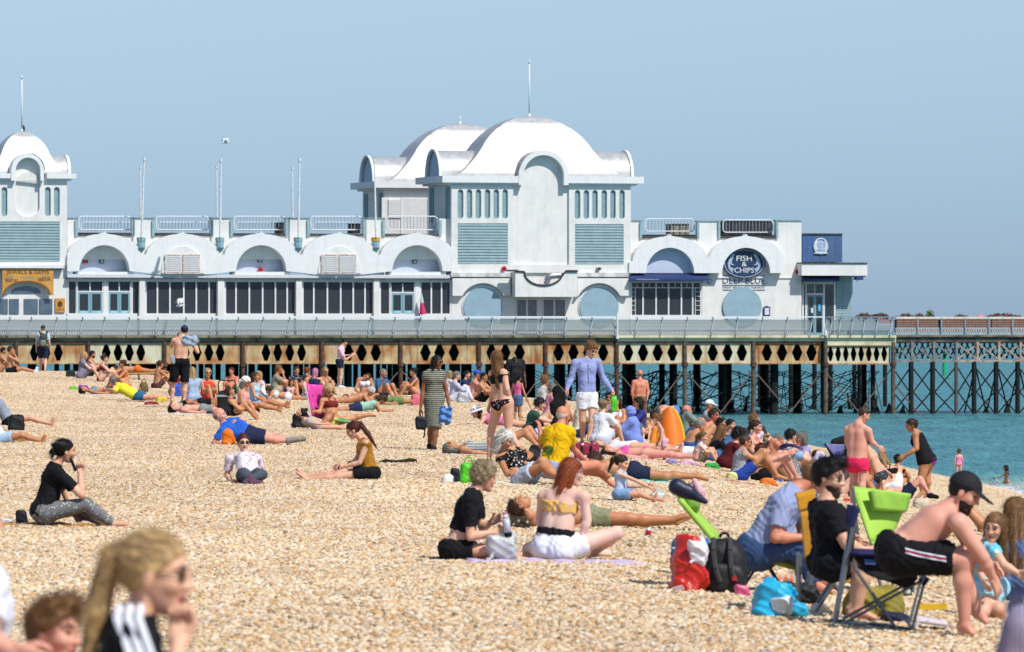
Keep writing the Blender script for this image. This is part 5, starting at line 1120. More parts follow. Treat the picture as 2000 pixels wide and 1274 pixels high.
# pixels -> metres helper kept per person
def person(label, px, py, s, pose, yaw, skn='fair', sex='m', b=1.0, k=None, hair=('short', 'brown'), wear=(), J=None, hd=None, acc=(), hands='relaxed', group=None, head=1.0, vox=None, flat=True, extra_hair=None, lift=0, belly=0, beard=None):
    loc, q, yg = place(px, py, s)
    k = 1.0 if k is None else k
    k = k * s / q * (1 if True else 1)
    name = 'person'
    hv = vox or (.021 if s < 75 else (.018 if s < 115 else (.0145 if s < 170 else (.012 if s < 350 else .0105))))
    hh = .009 if s < 90 else (.0065 if s < 170 else .0045)
    root = empty(name, loc + Vector((0, 0, lift)), 0, label, 'person', group)
    ya = R(yaw); cy, sy = math.cos(ya), math.sin(ya)
    rot = lambda v: A_(v[0] * cy - v[1] * sy, v[0] * sy + v[1] * cy, v[2]) * k
    pj = POSES[pose]; jt = {}
    for n_, v in pj.items():
        if n_ in ('P', 'N', 'H'): jt[n_] = rot(v)
        else:
            l_, r_ = (v if isinstance(v[0], tuple) else (v, (v[0], -v[1], v[2]))); jt[n_ + 'L'] = rot(l_); jt[n_ + 'R'] = rot(r_)
    if sex == 'f':
        for s_ in 'LR': jt['S' + s_] = jt['N'] + (jt['S' + s_] - jt['N']) * .93
    chain = {'P': [], 'N': ['H', 'SL', 'SR', 'EL', 'ER', 'WL', 'WR'], 'SL': ['EL', 'WL'], 'SR': ['ER', 'WR'], 'EL': ['WL'], 'ER': ['WR'], 'KL': ['AL', 'TL'], 'KR': ['AR', 'TR'], 'AL': ['TL'], 'AR': ['TR'], 'H': [], 'WL': [], 'WR': [], 'TL': [], 'TR': []}
    if J:
        for n_ in ('P', 'N', 'H', 'SL', 'SR', 'EL', 'ER', 'WL', 'WR', 'KL', 'KR', 'AL', 'AR', 'TL', 'TR'):
            if n_ in J:
                v = J[n_]; new = A_((v[0] - px) / q, jt[n_][1] if len(v) < 3 else v[2] * k, (py - v[1]) / q); d = new - jt[n_]; jt[n_] = new
                for c in chain[n_]:
                    if c not in J: jt[c] = jt[c] + d
                    elif len(J[c]) < 3: jt[c] = jt[c] + A_(0, d[1], 0)
    P, N, H = jt['P'], jt['N'], jt['H']
    up = unit(N - P); lat = jt['SL'] - jt['SR']; lat = unit(lat - up * (lat @ up)); fwd = np.cross(lat, up)
    L = np.linalg.norm(N - P); f = sex == 'f'
    hipw = (.092 if f else .088) * k; Wt = P + up * L * .42 + fwd * .005 * k; C = P + up * L * .74
    bb = b; r = lambda v: v * k
    T = []; add = lambda tg, a, b_, ra, rb, **kw: T.append((tg, a, b_, ra, rb, kw))
    for sg in (1, -1):
        l_ = lat * sg
        hp = P + l_ * hipw
        add('torso', P + l_ * r(.055), Wt + l_ * r(.045 * bb), r((.112 if f else .103) * bb), r((.082 if f else .092) * bb))
        add('torso', Wt + l_ * r(.045 * bb), C + l_ * r(.070 if not f else .055), r((.082 if f else .092) * bb), r((.098 if not f else .088) * (.6 + .4 * bb)))
        add('torso', P + l_ * r(.07) - fwd * r(.035), P + l_ * r(.07) - fwd * r(.045), r(.085 * bb), r(.085 * bb))
        add('torso', C + l_ * r(.06), N + l_ * r(.09) - up * r(.07), r(.092 if not f else .082), r(.062))
        if f: add('torso', C + l_ * r(.07) + fwd * r(.062) - up * r(.01), C + l_ * r(.072) + fwd * r(.075) - up * r(.02), r(.052 * bb), r(.050 * bb))
        else: add('torso', C + l_ * r(.065) + fwd * r(.045) + up * r(.02), C + l_ * r(.07) + fwd * r(.045), r(.06), r(.06))
        sd_ = 'L' if sg > 0 else 'R'; S, E, W_, K_, An, To = (jt[c + sd_] for c in ('S', 'E', 'W', 'K', 'A', 'T'))
        add('torso', N - up * r(.02), S, r(.052), r(.050 * (.5 + .5 * bb)))
        add('ua', S, E, r((.052 if not f else .046) * (.4 + .6 * bb)), r(.039 * (.4 + .6 * bb)))
        fa = E + (W_ - E) * .3
        add('fa', E, fa, r(.037), r(.040 * (.5 + .5 * bb))); add('fa', fa, W_, r(.040 * (.5 + .5 * bb)), r(.024))
        add('th', hp, K_, r((.092 if f else .086) * (.3 + .7 * bb)), r(.056 * (.5 + .5 * bb)))
        cv = K_ + (An - K_) * .32; kd = unit(An - K_); bk = -unit(np.cross(np.cross(kd, unit(To - An)), kd)) if True else 0
        add('sh', K_, cv + bk * r(.010), r(.053 * (.5 + .5 * bb)), r(.054 * (.4 + .6 * bb))); add('sh', cv + bk * r(.010), An, r(.054 * (.4 + .6 * bb)), r(.034))
        hl = An + (An - K_) / (np.linalg.norm(An - K_) + 1e-6) * r(.035) - unit(To - An) * r(.03)
        sd2 = unit(np.cross(unit(To - An), kd)) * r(.018)
        add('foot', An, hl, r(.034), r(.030)); add('foot', An, To + sd2, r(.032), r(.020)); add('foot', An, To - sd2, r(.032), r(.018)); add('foot', hl, To, r(.026), r(.020))
    add('torso', N - up * r(.01), C + up * r(.04), r(.06), r(.08))
    if belly: add('torso', Wt + fwd * r(.07 * belly) - up * r(.02), P + up * r(.08) + fwd * r(.06 * belly), r(.10 * belly), r(.09 * belly))
    hup = unit(H - N)
    add('neck', N - up * r(.03), H - hup * r(.05), r(.058 if not f else .050), r(.052 if not f else .045))
    body = [(a, b_, ra, rb, None, .012 * k if tg in ('foot', 'fa') else None) for tg, a, b_, ra, rb, kw in T]
    zmin = min(min(p[0][2] - p[2], p[1][2] - p[3]) for p in body)
    dz = -zmin - .006 if flat and pose not in ('chair',) else 0
    if not (-.12 < dz < .12): dz = max(-.12, min(.12, dz))
    V, Q = grow(body, hv, k=.034 * k)
    mats = [skin(skn), DARKF, LIPS]; parts = [(V, Q, np.zeros(len(Q), int))]
    # head
    if hd is not None:
        hy, hp_ = R(hd[0]), R(hd[1]); hf = A_(math.cos(hy) * math.cos(hp_), math.sin(hy) * math.cos(hp_), math.sin(hp_)); hu = hup * .35 + A_(0, 0, 1) if pose[:4] not in ('supi',) else hup
        if len(hd) > 2: hu = A_(*hd[2])
    else: hf, hu = fwd, hup
    hf = unit(hf); hu = unit(hu - hf * (hu @ hf)); hl_ = np.cross(hu, hf); HM = np.stack([hf, hl_, hu], 1); hs = k * head
    if k < .8 and head == 1.0: hs = k * min(1.45, 1 + (.95 - k) * .75)
    tf = lambda v: (v * hs) @ HM.T + H
    hV, hQ, hm = head_tpl(sex, hh); parts.append((tf(hV), hQ, hm))
    for sg, sd_ in ((1, 'L'), (-1, 'R')):
        E, W_ = jt['E' + sd_], jt['W' + sd_]; x = unit(W_ - E); ref = fwd if abs(x @ up) > .75 else (A_(0, 0, 1) if abs(x[2]) < .8 else fwd)
        y = unit(ref - x * (ref @ x)); z = np.cross(x, y); m_ = np.stack([x, y, z], 1)
        vV, vQ = hand_tpl(hands if isinstance(hands, str) else hands[0 if sg > 0 else 1], .0072 if s < 130 else .0052); v = vV.copy()
        if sg > 0: v[:, 2] *= -1; vQ = vQ[:, ::-1]
        parts.append(((v * k * (.95 if not f else .88)) @ m_.T + W_, vQ, np.zeros(len(vQ), int)))
    off_ = 0; VV, QQ, MM = [], [], []
    for v, q_, m_ in parts: VV.append(v); QQ.append(q_ + off_); MM.append(m_); off_ += len(v)
    VV = np.concatenate(VV); VV[:, 2] += dz
    bo_ = link('body', npmesh('body', VV, np.concatenate(QQ), mats, np.concatenate(MM)), root)
    # garments
    wl = []
    for it in wear:
        if it[1] in ('shoes', 'socks'): wl += [(it[0].rstrip('s') if it[0] != 'footwear' else 'shoe', it[1], it[2], 0), (it[0].rstrip('s') if it[0] != 'footwear' else 'shoe', it[1], it[2], 1)]
        else: wl.append(it + (None,))
    for wn, kind, mt, sid in wl:
        g_ = G[kind]; off = g_['off'] * (.5 + .5 * k); pr = []; planes = []
        for ti, (tg, a, b_, ra, rb, kw) in enumerate(T):
            if sid is not None and ti // ((len(T) - (2 if not belly else 3)) // 2) != sid: continue
            if tg == 'torso' and g_.get('torso'): pr.append((a, b_, ra, rb))
            elif tg in ('ua', 'fa', 'th', 'sh') and g_.get(tg):
                e_ = g_[tg]; sd_ = None
                if isinstance(e_, tuple): pr.append((a, b_, ra, rb, e_))
                elif tg == 'ua' or tg == 'th': pr.append((a, b_, ra, rb + (.012 * k if kind in ('shorts', 'trunks', 'long_shorts', 'trousers', 'tee') else 0), (-.6, e_)))
                else:
                    # two segments per lower limb
                    LL = .3; pr.append((a, b_, ra, rb + .004, (-.5, 1.4 if abs(ra - rb) < .02 * k else e_)))
            elif tg == 'foot' and g_.get('foot'): pr.append((a, b_, ra, rb, (-2, 3)))
        if g_.get('skirt'):
            e_ = g_['skirt']; km = (jt['KL'] + jt['KR']) / 2; hi_ = P - up * r(.02)
            for sd_, sg in (('L', 1), ('R', -1)):
                K_ = jt['K' + sd_]; a = P + lat * sg * hipw * .6; pr.append((a, a + (K_ - a) * 1.02, r(.112), r(.085), (-.4, e_)))
            pr.append((hi_, hi_ + (km - hi_), r(.125), r(.105), (-.4, e_)))
        lo_, hi2 = (g_.get('torso') or (None, None))
        if g_.get('torso'):
            tt = [(P + up * L * hi2, up)]
            if not (g_.get('th') or g_.get('skirt') or g_.get('cut')): tt.append((P + up * L * lo_, -up))
            elif g_.get('cut'): pass
            if hi2 < 1.0 or True: planes += tt
        ex = None
        if g_.get('cut'):
            cuts = []
            for sd_, sg in (('L', 1), ('R', -1)):
                K_ = jt['K' + sd_]; hp = P + lat * sg * hipw; d_ = unit(K_ - hp); cuts.append((hp + d_ * r(.035), unit(d_ + lat * sg * .55)))
            planes = planes + cuts
        kk = .034 * k if not g_.get('skirt') else .06 * k
        ntor = sum(1 for x in T if x[0] == 'torso')
        pr = [(tuple(p) + (kk, None)) if len(p) > 4 else (tuple(p) + (None, kk, planes)) for p in pr]; planes = []
        if g_.get('straps') and s > 60:
            for sg in (1, -1):
                c0 = C + lat * sg * r(.075) + fwd * r(.10 if f else .085) + up * r(.03); c1 = N + lat * sg * r(.085) + up * r(.018) + fwd * r(.0); c2 = C + lat * sg * r(.065) - fwd * r(.088) + up * r(.03)
        try: v, q_ = grow(pr, hv * (.8 if kind in ('band', 'briefs', 'swim') else .95), k=kk, off=off, planes=planes, wr=.006 * k if kind not in ('leggings', 'band', 'briefs', 'swim', 'shoes', 'socks') else .001)
        except Exception as ex_: print('garment fail', label, kind, ex_); continue
        if g_.get('straps') and s > 60:
            mb = MB()
            for sg in (1, -1):
                c0 = C + lat * sg * r(.07) + fwd * r(.115 if f else .10) + up * r(.02); c1 = N + lat * sg * r(.085) + up * r(.028); c2 = C + lat * sg * r(.06) - fwd * r(.10) + up * r(.02)
                w_ = .012 if kind in ('band', 'swim', 'sundress', 'dress') else .03
                mb.path([tuple(c0), tuple(c0 * .45 + c1 * .55 + fwd * r(.03)), tuple(c1), tuple(c2 * .45 + c1 * .55 - fwd * r(.025)), tuple(c2)], w_ * k * .6, 5)
            v0 = len(v); v = np.concatenate([v, np.array(mb.v)]); tq = np.array([fc if len(fc) == 4 else (fc[0], fc[1], fc[2], fc[3]) for fc in mb.f if len(fc) == 4]) + v0; q_ = np.concatenate([q_, tq])
        if kind == 'shirt' and s > 90:
            mb = MB(); ring = [N + hup * r(.012) + lat * r(.072) * math.cos(t) + fwd * r(.07) * math.sin(t) - up * r(.05) * max(0, math.sin(t)) for t in np.linspace(-4.1, .96, 14)]
            mb.path([tuple(x) for x in ring], .012 * k, 5); mb.path([tuple(N + fwd * r(.125 - .0 * i) - up * r(.06 + .07 * i)) for i in range(6)], .006 * k, 4)
            v0 = len(v); v = np.concatenate([v, np.array(mb.v)]); q_ = np.concatenate([q_, np.array([fc for fc in mb.f if len(fc) == 4]) + v0])
        v = v.copy(); v[:, 2] += dz
        if len(q_): link(wn, npmesh(wn, v, q_, [mt]), root)
    Hd = H + A_(0, 0, dz)
    tf = lambda v: (np.asarray(v) * hs) @ HM.T + Hd
    if hair and any(isinstance(a_, tuple) and a_[0] in ('cap', 'hat', 'sunhat', 'scarf', 'hood') for a_ in acc) and hair[0] in ('short', 'curly', 'quiff'): hair = ('under', hair[1])
    if hair and hair[0] != 'none':
        hvx = .009 if s < 90 else (.0065 if s < 170 else .005)
        v, q_ = hair_tpl(hair[0], hvx); link('hair', npmesh('hair', tf(v), q_, [hairm(hair[1])]), root)
    if beard:
        v, q_ = beard_tpl(.006); link('beard', npmesh('beard', tf(v), q_, [M('beard_dark', '33241b', .8, var=.25, scale=60, bump=.004)]), root)
    for a_ in acc:
        if a_ == 'shades' or a_ == 'glasses':
            m = MB()
            for sg in (1, -1):
                c = A_(.094, sg * .032, .010); ring = [c + A_(-.006 * abs(math.sin(t)), .027 * math.cos(t), .020 * math.sin(t)) for t in np.linspace(0, 6.283, 13)[:-1]]
                if a_ == 'shades': m.add([tf(x) for x in ring] + [tf(x - A_(.005, 0, 0)) for x in ring], [tuple(range(12)), tuple(range(23, 11, -1))] + [(i, 12 + i, 12 + (i + 1) % 12, (i + 1) % 12) for i in range(12)])
                else: m.path([tuple(tf(x)) for x in ring + ring[:1]], .0016 * hs, 4)
                m.bar(tf(A_(.088, sg * .058, .014)), tf(A_(-.005, sg * .083, .012)), .0025 * hs, 4)
            m.bar(tf(A_(.094, -.008, .014)), tf(A_(.094, .008, .014)), .003 * hs, 4); m.build('sunglasses', M('sunglass_lens', '141211', .12, spec=.7), root)
        elif a_[0] in ('cap', 'capback', 'hat', 'sunhat', 'scarf', 'hood'):
            kd_, cl = a_; mt = M('fabric_' + cl, cl, .8, var=.1, scale=8, bump=.004)
            lo = A_(-.24, -.22, -.14); X, Y, Z = grid(lo, A_(.26, .22, .20), .007)
            D = ell(X, Y, Z, (-.012, 0, .035), (.110, .090, .102)); D = np.maximum(D, .038 + .15 * X - Z)
            if kd_ == 'cap': br = np.maximum(ell(X, Y, Z, (.10, 0, .045), (.10, .075, .30)), np.abs(Z - .052 + .25 * (X - .08) + 2.2 * Y * Y) - .004); D = np.minimum(D, np.maximum(br, .04 - X))
            if kd_ == 'capback': br = np.maximum(ell(X, Y, Z, (-.12, 0, .045), (.09, .07, .30)), np.abs(Z - .045 + .2 * -(X + .08) + 2.2 * Y * Y) - .004); D = np.minimum(D, np.maximum(br, X + .06))
            if kd_ in ('hat', 'sunhat'): rr = .19 if kd_ == 'sunhat' else .16; br = np.maximum(np.sqrt((X + .01) ** 2 + Y * Y) - rr, np.abs(Z - .045 + (.9 * (X * X + Y * Y))) - .006); D = np.minimum(D, br)
            if kd_ == 'scarf': D = ell(X, Y, Z, (-.02, 0, .045), (.115, .093, .105)) + .003 * np.sin(120 * Z + 30 * X); D = np.maximum(D, (X - .05) * .6 - (Z - .045)); D = np.minimum(D, ell(X, Y, Z, (-.12, 0, -.02), (.05, .05, .05)))
            if kd_ == 'hood': D = ell(X, Y, Z, (-.02, 0, .02), (.135, .115, .14)) + .004 * np.sin(60 * Z); D = np.maximum(D, -ell(X, Y, Z, (.05, 0, -.01), (.11, .085, .11)))
            v, q_ = surface_nets(D.astype(np.float32), lo, .007); link({'capback': 'cap', 'sunhat': 'sun_hat', 'scarf': 'headscarf'}.get(kd_, kd_), npmesh(kd_, tf(v), q_, [mt]), root)
    root['_j'] = 0; del root['_j']
    return dict(root=root, J={n_: Vector(v + A_(0, 0, dz)) + root.location for n_, v in jt.items()}, k=k, q=q, fwd=Vector(fwd), HM=HM, hs=hs)
# ================================================================ THE PEOPLE
def fab(c, **kw): return M('cloth_' + c, c, .85, var=.08, scale=5, bump=.004, spec=.2, **kw)
def flo(nm, base, cols, sc_=26): return M('print_' + nm, base, .85, var=.02, pat=('floral', cols, sc_), spec=.2)
def stp(nm, base, c2, sc_=8, d='Z'): return M('stripe_' + nm, base, .85, var=.02, pat=('stripe', c2, sc_, d), spec=.2)
def zz(ox, oy, sc_, **kw): return {k_: (ox + v[0] / sc_, oy + v[1] / sc_) + tuple(v[2:]) for k_, v in kw.items()}
BLK = fab('15151a'); NVY = fab('1f2844'); WHT = fab('e9eaf0')
f_bk = flo('black_cream', '1b1b20', ['d9d2c0', 'c9bfa4', '1b1b20', 'e8e2d4']); f_red = flo('black_red', '1a161a', ['c04050', 'd9a0a8', '1a161a', 'e8dcdc'], 30)
f_or = flo('orange_lilac', 'e3b96a', ['e0902a', 'b98ac8', 'c89ad0', 'e8a03c'], 24); f_pk = flo('pink_white', 'd9cfd9', ['c65a86', 'e6e0ea', '8c8c94', 'c77a9c'], 20)
P8 = (800, 640, 3.982); P9 = (1200, 700, 4.545); P10 = (1580, 760, 4.248); P12 = (820, 860, 4.348); P14 = (1600, 900, 3.4075); P11 = (0, 820, 2.807); P15 = (380, 800, 4.167); P6 = (0, 600, 4.0); P7 = (450, 630, 4.0)
p = person
# ---- foreground left
PT = p('blonde person with long ponytail in black top with white shoulder stripes, hand at the mouth', 258, 2200, 735, 'stand', 0, 'fair', 'f', .95, .92, ('ponylong', 'blonde'), [('top', 'tee', BLK), ('shorts', 'shorts', NVY)],
  J=dict(H=(306, 1114), N=(256, 1210), SR=(256, 1240, -.16), SL=(256, 1240, .16), ER=(340, 1372, -.22), WR=(352, 1232, -.09), EL=(230, 1420), WL=(280, 1560)), hd=(-12, -6), acc=['shades'], hands=('relaxed', 'grip'), vox=.011)
p('boy with swept brown hair in a red top at the lower left, looking down', 96, 1960, 640, 'stand', 0, 'pink', 'm', .9, .72, ('quiff', 'light'), [('tee', 'tee', fab('b0342c')), ('shorts', 'shorts', NVY)],
  J=dict(H=(106, 1230), N=(85, 1292)), hd=(-28, -4), vox=.011, head=1.18)
p('person in a white shirt cut off by the left edge, forearm stretched out', -62, 2010, 640, 'stand', 0, 'pink', 'm', 1.05, .95, ('short', 'brown'), [('shirt', 'tee', fab('e2e6f4')), ('shorts', 'shorts', fab('cfd8e6'))],
  J=dict(H=(-60, 1010), N=(-62, 1100), SR=(-22, 1128, -.12), ER=(-18, 1236, -.2), WR=(46, 1262, -.26), SL=(-90, 1128, .12)), vox=.012, hands='relaxed')
p('person in black tee and grey patterned trousers sitting alone, phone at the ear', 82, 1031, 190, 'knees', 6, 'fair', 'f', 1.12, 1.0, ('lowbun', 'dark'), [('tee', 'tee', BLK), ('trousers', 'leggings', flo('grey_mottle', '6f6f70', ['a9a9a6', '4c4c50', 'c8c8c4', '77777a'], 40))],
  J=zz(*P11, H=(358, 190), N=(300, 268), P=(245, 520), SR=(318, 300), ER=(452, 425, -.16), WR=(442, 300, -.10), KR=(480, 478, -.08), AR=(625, 585, -.07), TR=(700, 588, -.07), KL=(430, 500, .12), AL=(560, 580, .12), TL=(640, 590, .12), EL=(360, 440, .2), WL=(400, 520, .2)), hd=(15, -5), hands=('relaxed', 'grip'))
p('person in dark shorts at the left edge with one bare leg stretched out', 18, 827, 112, 'lean', 0, 'fair', 'm', 1, .92, ('short', 'grey'), [('shorts', 'shorts', BLK), ('tee', 'tee', fab('8f97a6'))])
p('person in pale blue shorts sitting behind the paper bag at the left edge', 4, 868, 125, 'lean', 355, 'tan', 'f', 1, .8, ('short', 'brown'), [('shorts', 'shorts', fab('a9c2d8')), ('top', 'tank', WHT)])
# ---- middle left
p('smiling person in pink and grey floral tee and sunglasses leaning back, facing the camera', 478, 948, 143, 'elbow', 285, 'fair', 'f', 1.0, 1.0, ('lowbun', 'auburn'), [('tee', 'tee', f_pk), ('leggings', 'leggings', fab('4c535c')), ('shoes', 'shoes', fab('6a4a5a'))],
  J=zz(*P15, H=(388, 285), N=(395, 385), P=(450, 545), SR=(280, 410), SL=(500, 410), ER=(255, 545), WR=(300, 595), EL=(530, 520), WL=(480, 500), KL=(560, 530), AL=(470, 560), TL=(430, 600), KR=(400, 520), AR=(490, 590), TR=(560, 600)), hd=(285, 0), acc=['shades'])
p('person in mustard top and black shorts sitting sideways with a long auburn plait', 722, 941, 132, 'legs', 180, 'fair', 'f', 1.0, 1.0, ('ponylong', 'auburn'), [('top', 'tank', flo('mustard', '9c6c1e', ['b98a34', '8a5c18', 'a9761f', 'c49a4a'], 60)), ('shorts', 'shorts', BLK)],
  J=zz(*P15, H=(1290, 170), N=(1375, 245), P=(1430, 515), SL=(1400, 275, -.15), SR=(1385, 275, .15), EL=(1345, 430, -.15), WL=(1195, 468, -.1), ER=(1300, 430), WR=(1180, 460), KL=(1170, 545, -.08), AL=(905, 562, -.07), TL=(838, 510, -.07), KR=(1160, 520, .1), AR=(900, 545, .1), TR=(830, 480, .1)), hd=(185, -28), acc=['glasses'])
p('large bald man in bright blue tee reclining on one elbow', 486, 871, 118, 'elbow', 0, 'pink', 'm', 1.28, 1.0, ('bald', 'grey'), [('tee', 'tee', fab('2a62c4')), ('shorts', 'long_shorts', NVY), ('shoes', 'shoes', fab('8f8b84'))],
  J=zz(*P15, H=(205, 75), N=(235, 150), P=(430, 235), SR=(230, 200, -.18), ER=(165, 290, -.2), WR=(270, 280, -.2), SL=(280, 130, .16), EL=(400, 110, .2), WL=(350, 130, .0), KR=(610, 262, -.1), AR=(760, 275, -.1), TR=(850, 262, -.12), KL=(600, 245, .1), AL=(790, 270, .1), TL=(890, 262, .12)), hd=(345, 8), belly=1.15, head=1.1)
p('shirtless man standing in long black shorts with a striped towel over his shoulder', 348, 797, 82.6, 'stand', 92, 'fair', 'm', 1.12, 1.03, ('short', 'dark'), [('shorts', 'long_shorts', BLK)],
  J=zz(*P6, H=(1440, 225), N=(1420, 275), P=(1410, 465), SL=(1358, 300), SR=(1490, 300), EL=(1335, 345, .1), WL=(1380, 270, .12), ER=(1545, 390), WR=(1520, 300), KL=(1345, 660), AL=(1345, 765), KR=(1445, 660), AR=(1440, 760)), acc=[('cap', '26324e')], hd=(95, -20))
p('man lying flat on his back in grey shorts below the standing man', 397, 811, 86, 'supine', 0, 'pink', 'm', 1.05, 1.0, ('short', 'dark'), [('shorts', 'shorts', fab('8d8f8a'))])
p('man in lemon yellow tee lying propped on his elbows with his head turned away', 262, 784, 78, 'prone', 172, 'fair', 'm', 1.1, 1.0, ('short', 'grey'), [('tee', 'tee', fab('e8e03a')), ('shorts', 'shorts', fab('2c6288'))],
  J=zz(*P6, H=(880, 590), N=(920, 620), P=(1080, 710), SL=(900, 660), SR=(930, 640)), hd=(140, -10))
p('dark-haired sunbather lying flat behind the yellow tee man', 210, 772, 74, 'supine', 0, 'tan', 'f', 1, .95, ('short', 'dark'), [('bikini_top', 'band', fab('7d93a8')), ('bikini_bottom', 'briefs', fab('7d93a8'))])
p('man with small grey backpack and dark cap walking away below the jewels and gems shop', 84, 729, 53, 'walk', 90, 'fair', 'm', 1.05, 1.02, ('short', 'grey'), [('tee', 'tee', fab('b9cad6')), ('shorts', 'long_shorts', NVY)], acc=[('cap', '2b2b30')])
p('shirtless person in black shorts raising a hand at the far left', 20, 730, 60, 'legs', 0, 'tan', 'm', 1, 1, ('short', 'brown'), [('shorts', 'shorts', BLK), ('socks', 'socks', WHT)], J=dict(WR=(28, 690), ER=(36, 705)))
p('person in a black swimsuit half cut off by the left edge', 0, 729, 60, 'knees', 0, 'tan', 'f', 1, .95, ('short', 'dark'), [('swimsuit', 'swim', BLK)])
p('blonde person in a grey-lilac dress sitting with knees up beside a bearded man', 158, 741, 61, 'knees', 0, 'fair', 'f', 1.05, 1, ('long', 'blonde'), [('dress', 'tdress', fab('8b8496'))])
p('bearded shirtless man sitting just behind the grey-lilac dress', 174, 737, 59, 'knees', 350, 'tan', 'm', 1, 1, ('short', 'dark'), [('shorts', 'shorts', NVY)], beard='dark')
p('person with topknot in maroon bikini hugging her knees', 197, 747, 63, 'knees', 0, 'fair', 'f', .95, .98, ('topbun', 'brown'), [('bikini_top', 'band', fab('8c2434')), ('bikini_bottom', 'briefs', fab('8c2434'))])
p('person face down in orange shorts on the raised yellow lounger', 268, 742, 62, 'prone_flat', 180, 'tan', 'm', 1.05, 1, ('short', 'brown'), [('shorts', 'trunks', fab('e0702c'))], lift=.22)
p('blonde person in red dress and sunglasses sitting beside the black trolley', 402, 788, 82, 'knees', 300, 'tan', 'f', .95, .95, ('bun', 'blonde'), [('dress', 'sundress', fab('d8443c'))], acc=['shades'], hd=(285, 0))
p('long-haired blonde in pale blue top seen from behind, left of the red dress', 378, 790, 83, 'knees', 110, 'fair', 'f', 1, 1, ('long', 'blonde'), [('tee', 'tee', fab('9fb2cc')), ('jeans', 'shorts', fab('8796b0'))])
p('person in pink top and white headscarf reading an orange book', 474, 806, 84, 'legs', 350, 'tan', 'f', 1.15, 1.05, ('bob', 'grey'), [('top', 'tank', fab('eea7a2')), ('shorts', 'shorts', BLK)], acc=[('scarf', 'ece8e2'), 'shades'], hd=(355, -25),
  J=dict(N=(474, 765), H=(480, 748), WR=(492, 792, -.1), ER=(475, 795)))
p('brown-haired person in pale blue vest behind the orange book reader', 497, 798, 80, 'legs', 345, 'tan', 'f', 1.0, 1, ('bob', 'brown'), [('vest', 'tank', fab('a9cdea')), ('shorts', 'shorts', fab('a9cdea'))])
p('person with tanned bent legs in front of the black trolley', 462, 822, 92, 'knees', 0, 'tan', 'f', .95, .9, ('short', 'brown'), [('swimsuit', 'swim', BLK)], J=dict(KR=(478, 800), KL=(486, 796), AR=(512, 842), AL=(505, 832), N=(450, 790), H=(449, 776)))
# ---- far middle, against the piles
p('grey-haired person in olive tee with a hand to the mouth, sitting against the piles', 535, 776, 66, 'knees', 10, 'tan', 'f', 1.2, 1.02, ('short', 'light'), [('tee', 'tee', fab('8d917e')), ('shorts', 'shorts', fab('b9a98a'))], J=dict(WR=(553, 731), ER=(558, 748), H=(545, 722)))
p('man in black and white patterned shirt sitting beside the pink-haired person', 577, 774, 66, 'knees', 290, 'tan', 'm', 1.05, 1, ('short', 'brown'), [('shirt', 'tee', flo('mono_leaf', '26282e', ['dfe2e6', '26282e', '9aa2aa', '3a3d44'], 30)), ('shorts', 'shorts', NVY)])
p('child with brown hair sitting in front of the patterned shirt', 566, 783, 68, 'knees', 300, 'tan', 'f', .9, .7, ('long', 'brown'), [('top', 'tank', fab('c8c0c4'))])
p('pink-haired person in a navy top seen from behind', 612, 778, 66, 'knees', 60, 'fair', 'f', 1.15, 1, ('bob', 'pink'), [('top', 'tank', fab('2b3358')), ('shorts', 'shorts', fab('2b3358'))])
p('auburn-haired person close behind the pink-haired one', 598, 771, 63, 'knees', 80, 'tan', 'f', 1, .98, ('short', 'ginger'), [('top', 'tank', fab('c9505a'))])
p('sunbather in white bikini bottoms and khaki cap lying on their front', 562, 783, 72, 'prone', 180, 'tan', 'f', 1, .95, ('bob', 'brown'), [('bikini_bottom', 'trunks', WHT), ('bikini_top', 'band', WHT)], acc=[('cap', 'a09a80')])
p('person in pink shorts stretched out behind the white bikini bottoms', 596, 780, 70, 'legs', 350, 'fair', 'm', .9, .75, ('short', 'brown'), [('shorts', 'shorts', fab('7d93b8'))])
p('man in pale pink tee and navy shorts standing looking at his hands by the piles', 664, 758, 57.5, 'stand', 20, 'fair', 'm', 1.05, 1.0, ('short', 'dark'), [('tee', 'tee', fab('e3bccb')), ('shorts', 'shorts', NVY), ('shoes', 'shoes', WHT)],
  J=dict(H=(673, 667), N=(667, 676), WR=(688, 693, -.15), ER=(675, 702, -.2), SR=(664, 681, -.17), WL=(686, 692, .0)), hd=(10, -35))
p('tanned person in a white bikini top and sunglasses facing the camera by the piles', 712, 783, 74, 'cross', 275, 'tan', 'f', .95, 1, ('bun', 'brown'), [('bikini_top', 'band', WHT), ('bikini_bottom', 'briefs', WHT)], acc=['shades'], J=dict(H=(715, 736)))
p('short-haired person lying on one side next to the white bikini top', 677, 790, 78, 'prone', 10, 'tan', 'f', 1.1, 1, ('short', 'white'), [('bikini', 'briefs', fab('5a4a44'))])
p('balding man in denim blue shirt resting his chin on his hand', 742, 783, 72, 'knees', 320, 'tan', 'm', 1.05, 1, ('buzz', 'grey'), [('shirt', 'tee', fab('3d6088')), ('shorts', 'shorts', fab('4a5060'))], J=dict(WR=(747, 750), ER=(742, 764)), hd=(330, -5))
p('dark-haired sunbather lying on a green towel beside a pink cushion', 772, 793, 76, 'supine', 0, 'tan', 'm', 1, 1, ('short', 'dark'), [('tee', 'tee', fab('6f8a52')), ('shorts', 'shorts', fab('6f8a52'))])
p('tanned boy lying on his front near the bright blue swimsuit', 799, 774, 68, 'prone', 200, 'brown', 'm', .9, .72, ('short', 'dark'), [('trunks', 'trunks', NVY)])
p('person in bright blue swimsuit sitting left of the walking patterned dress', 814, 777, 66, 'knees', 200, 'tan', 'f', 1, 1, ('bun', 'dark'), [('swimsuit', 'swim', fab('1f5fb0'))])
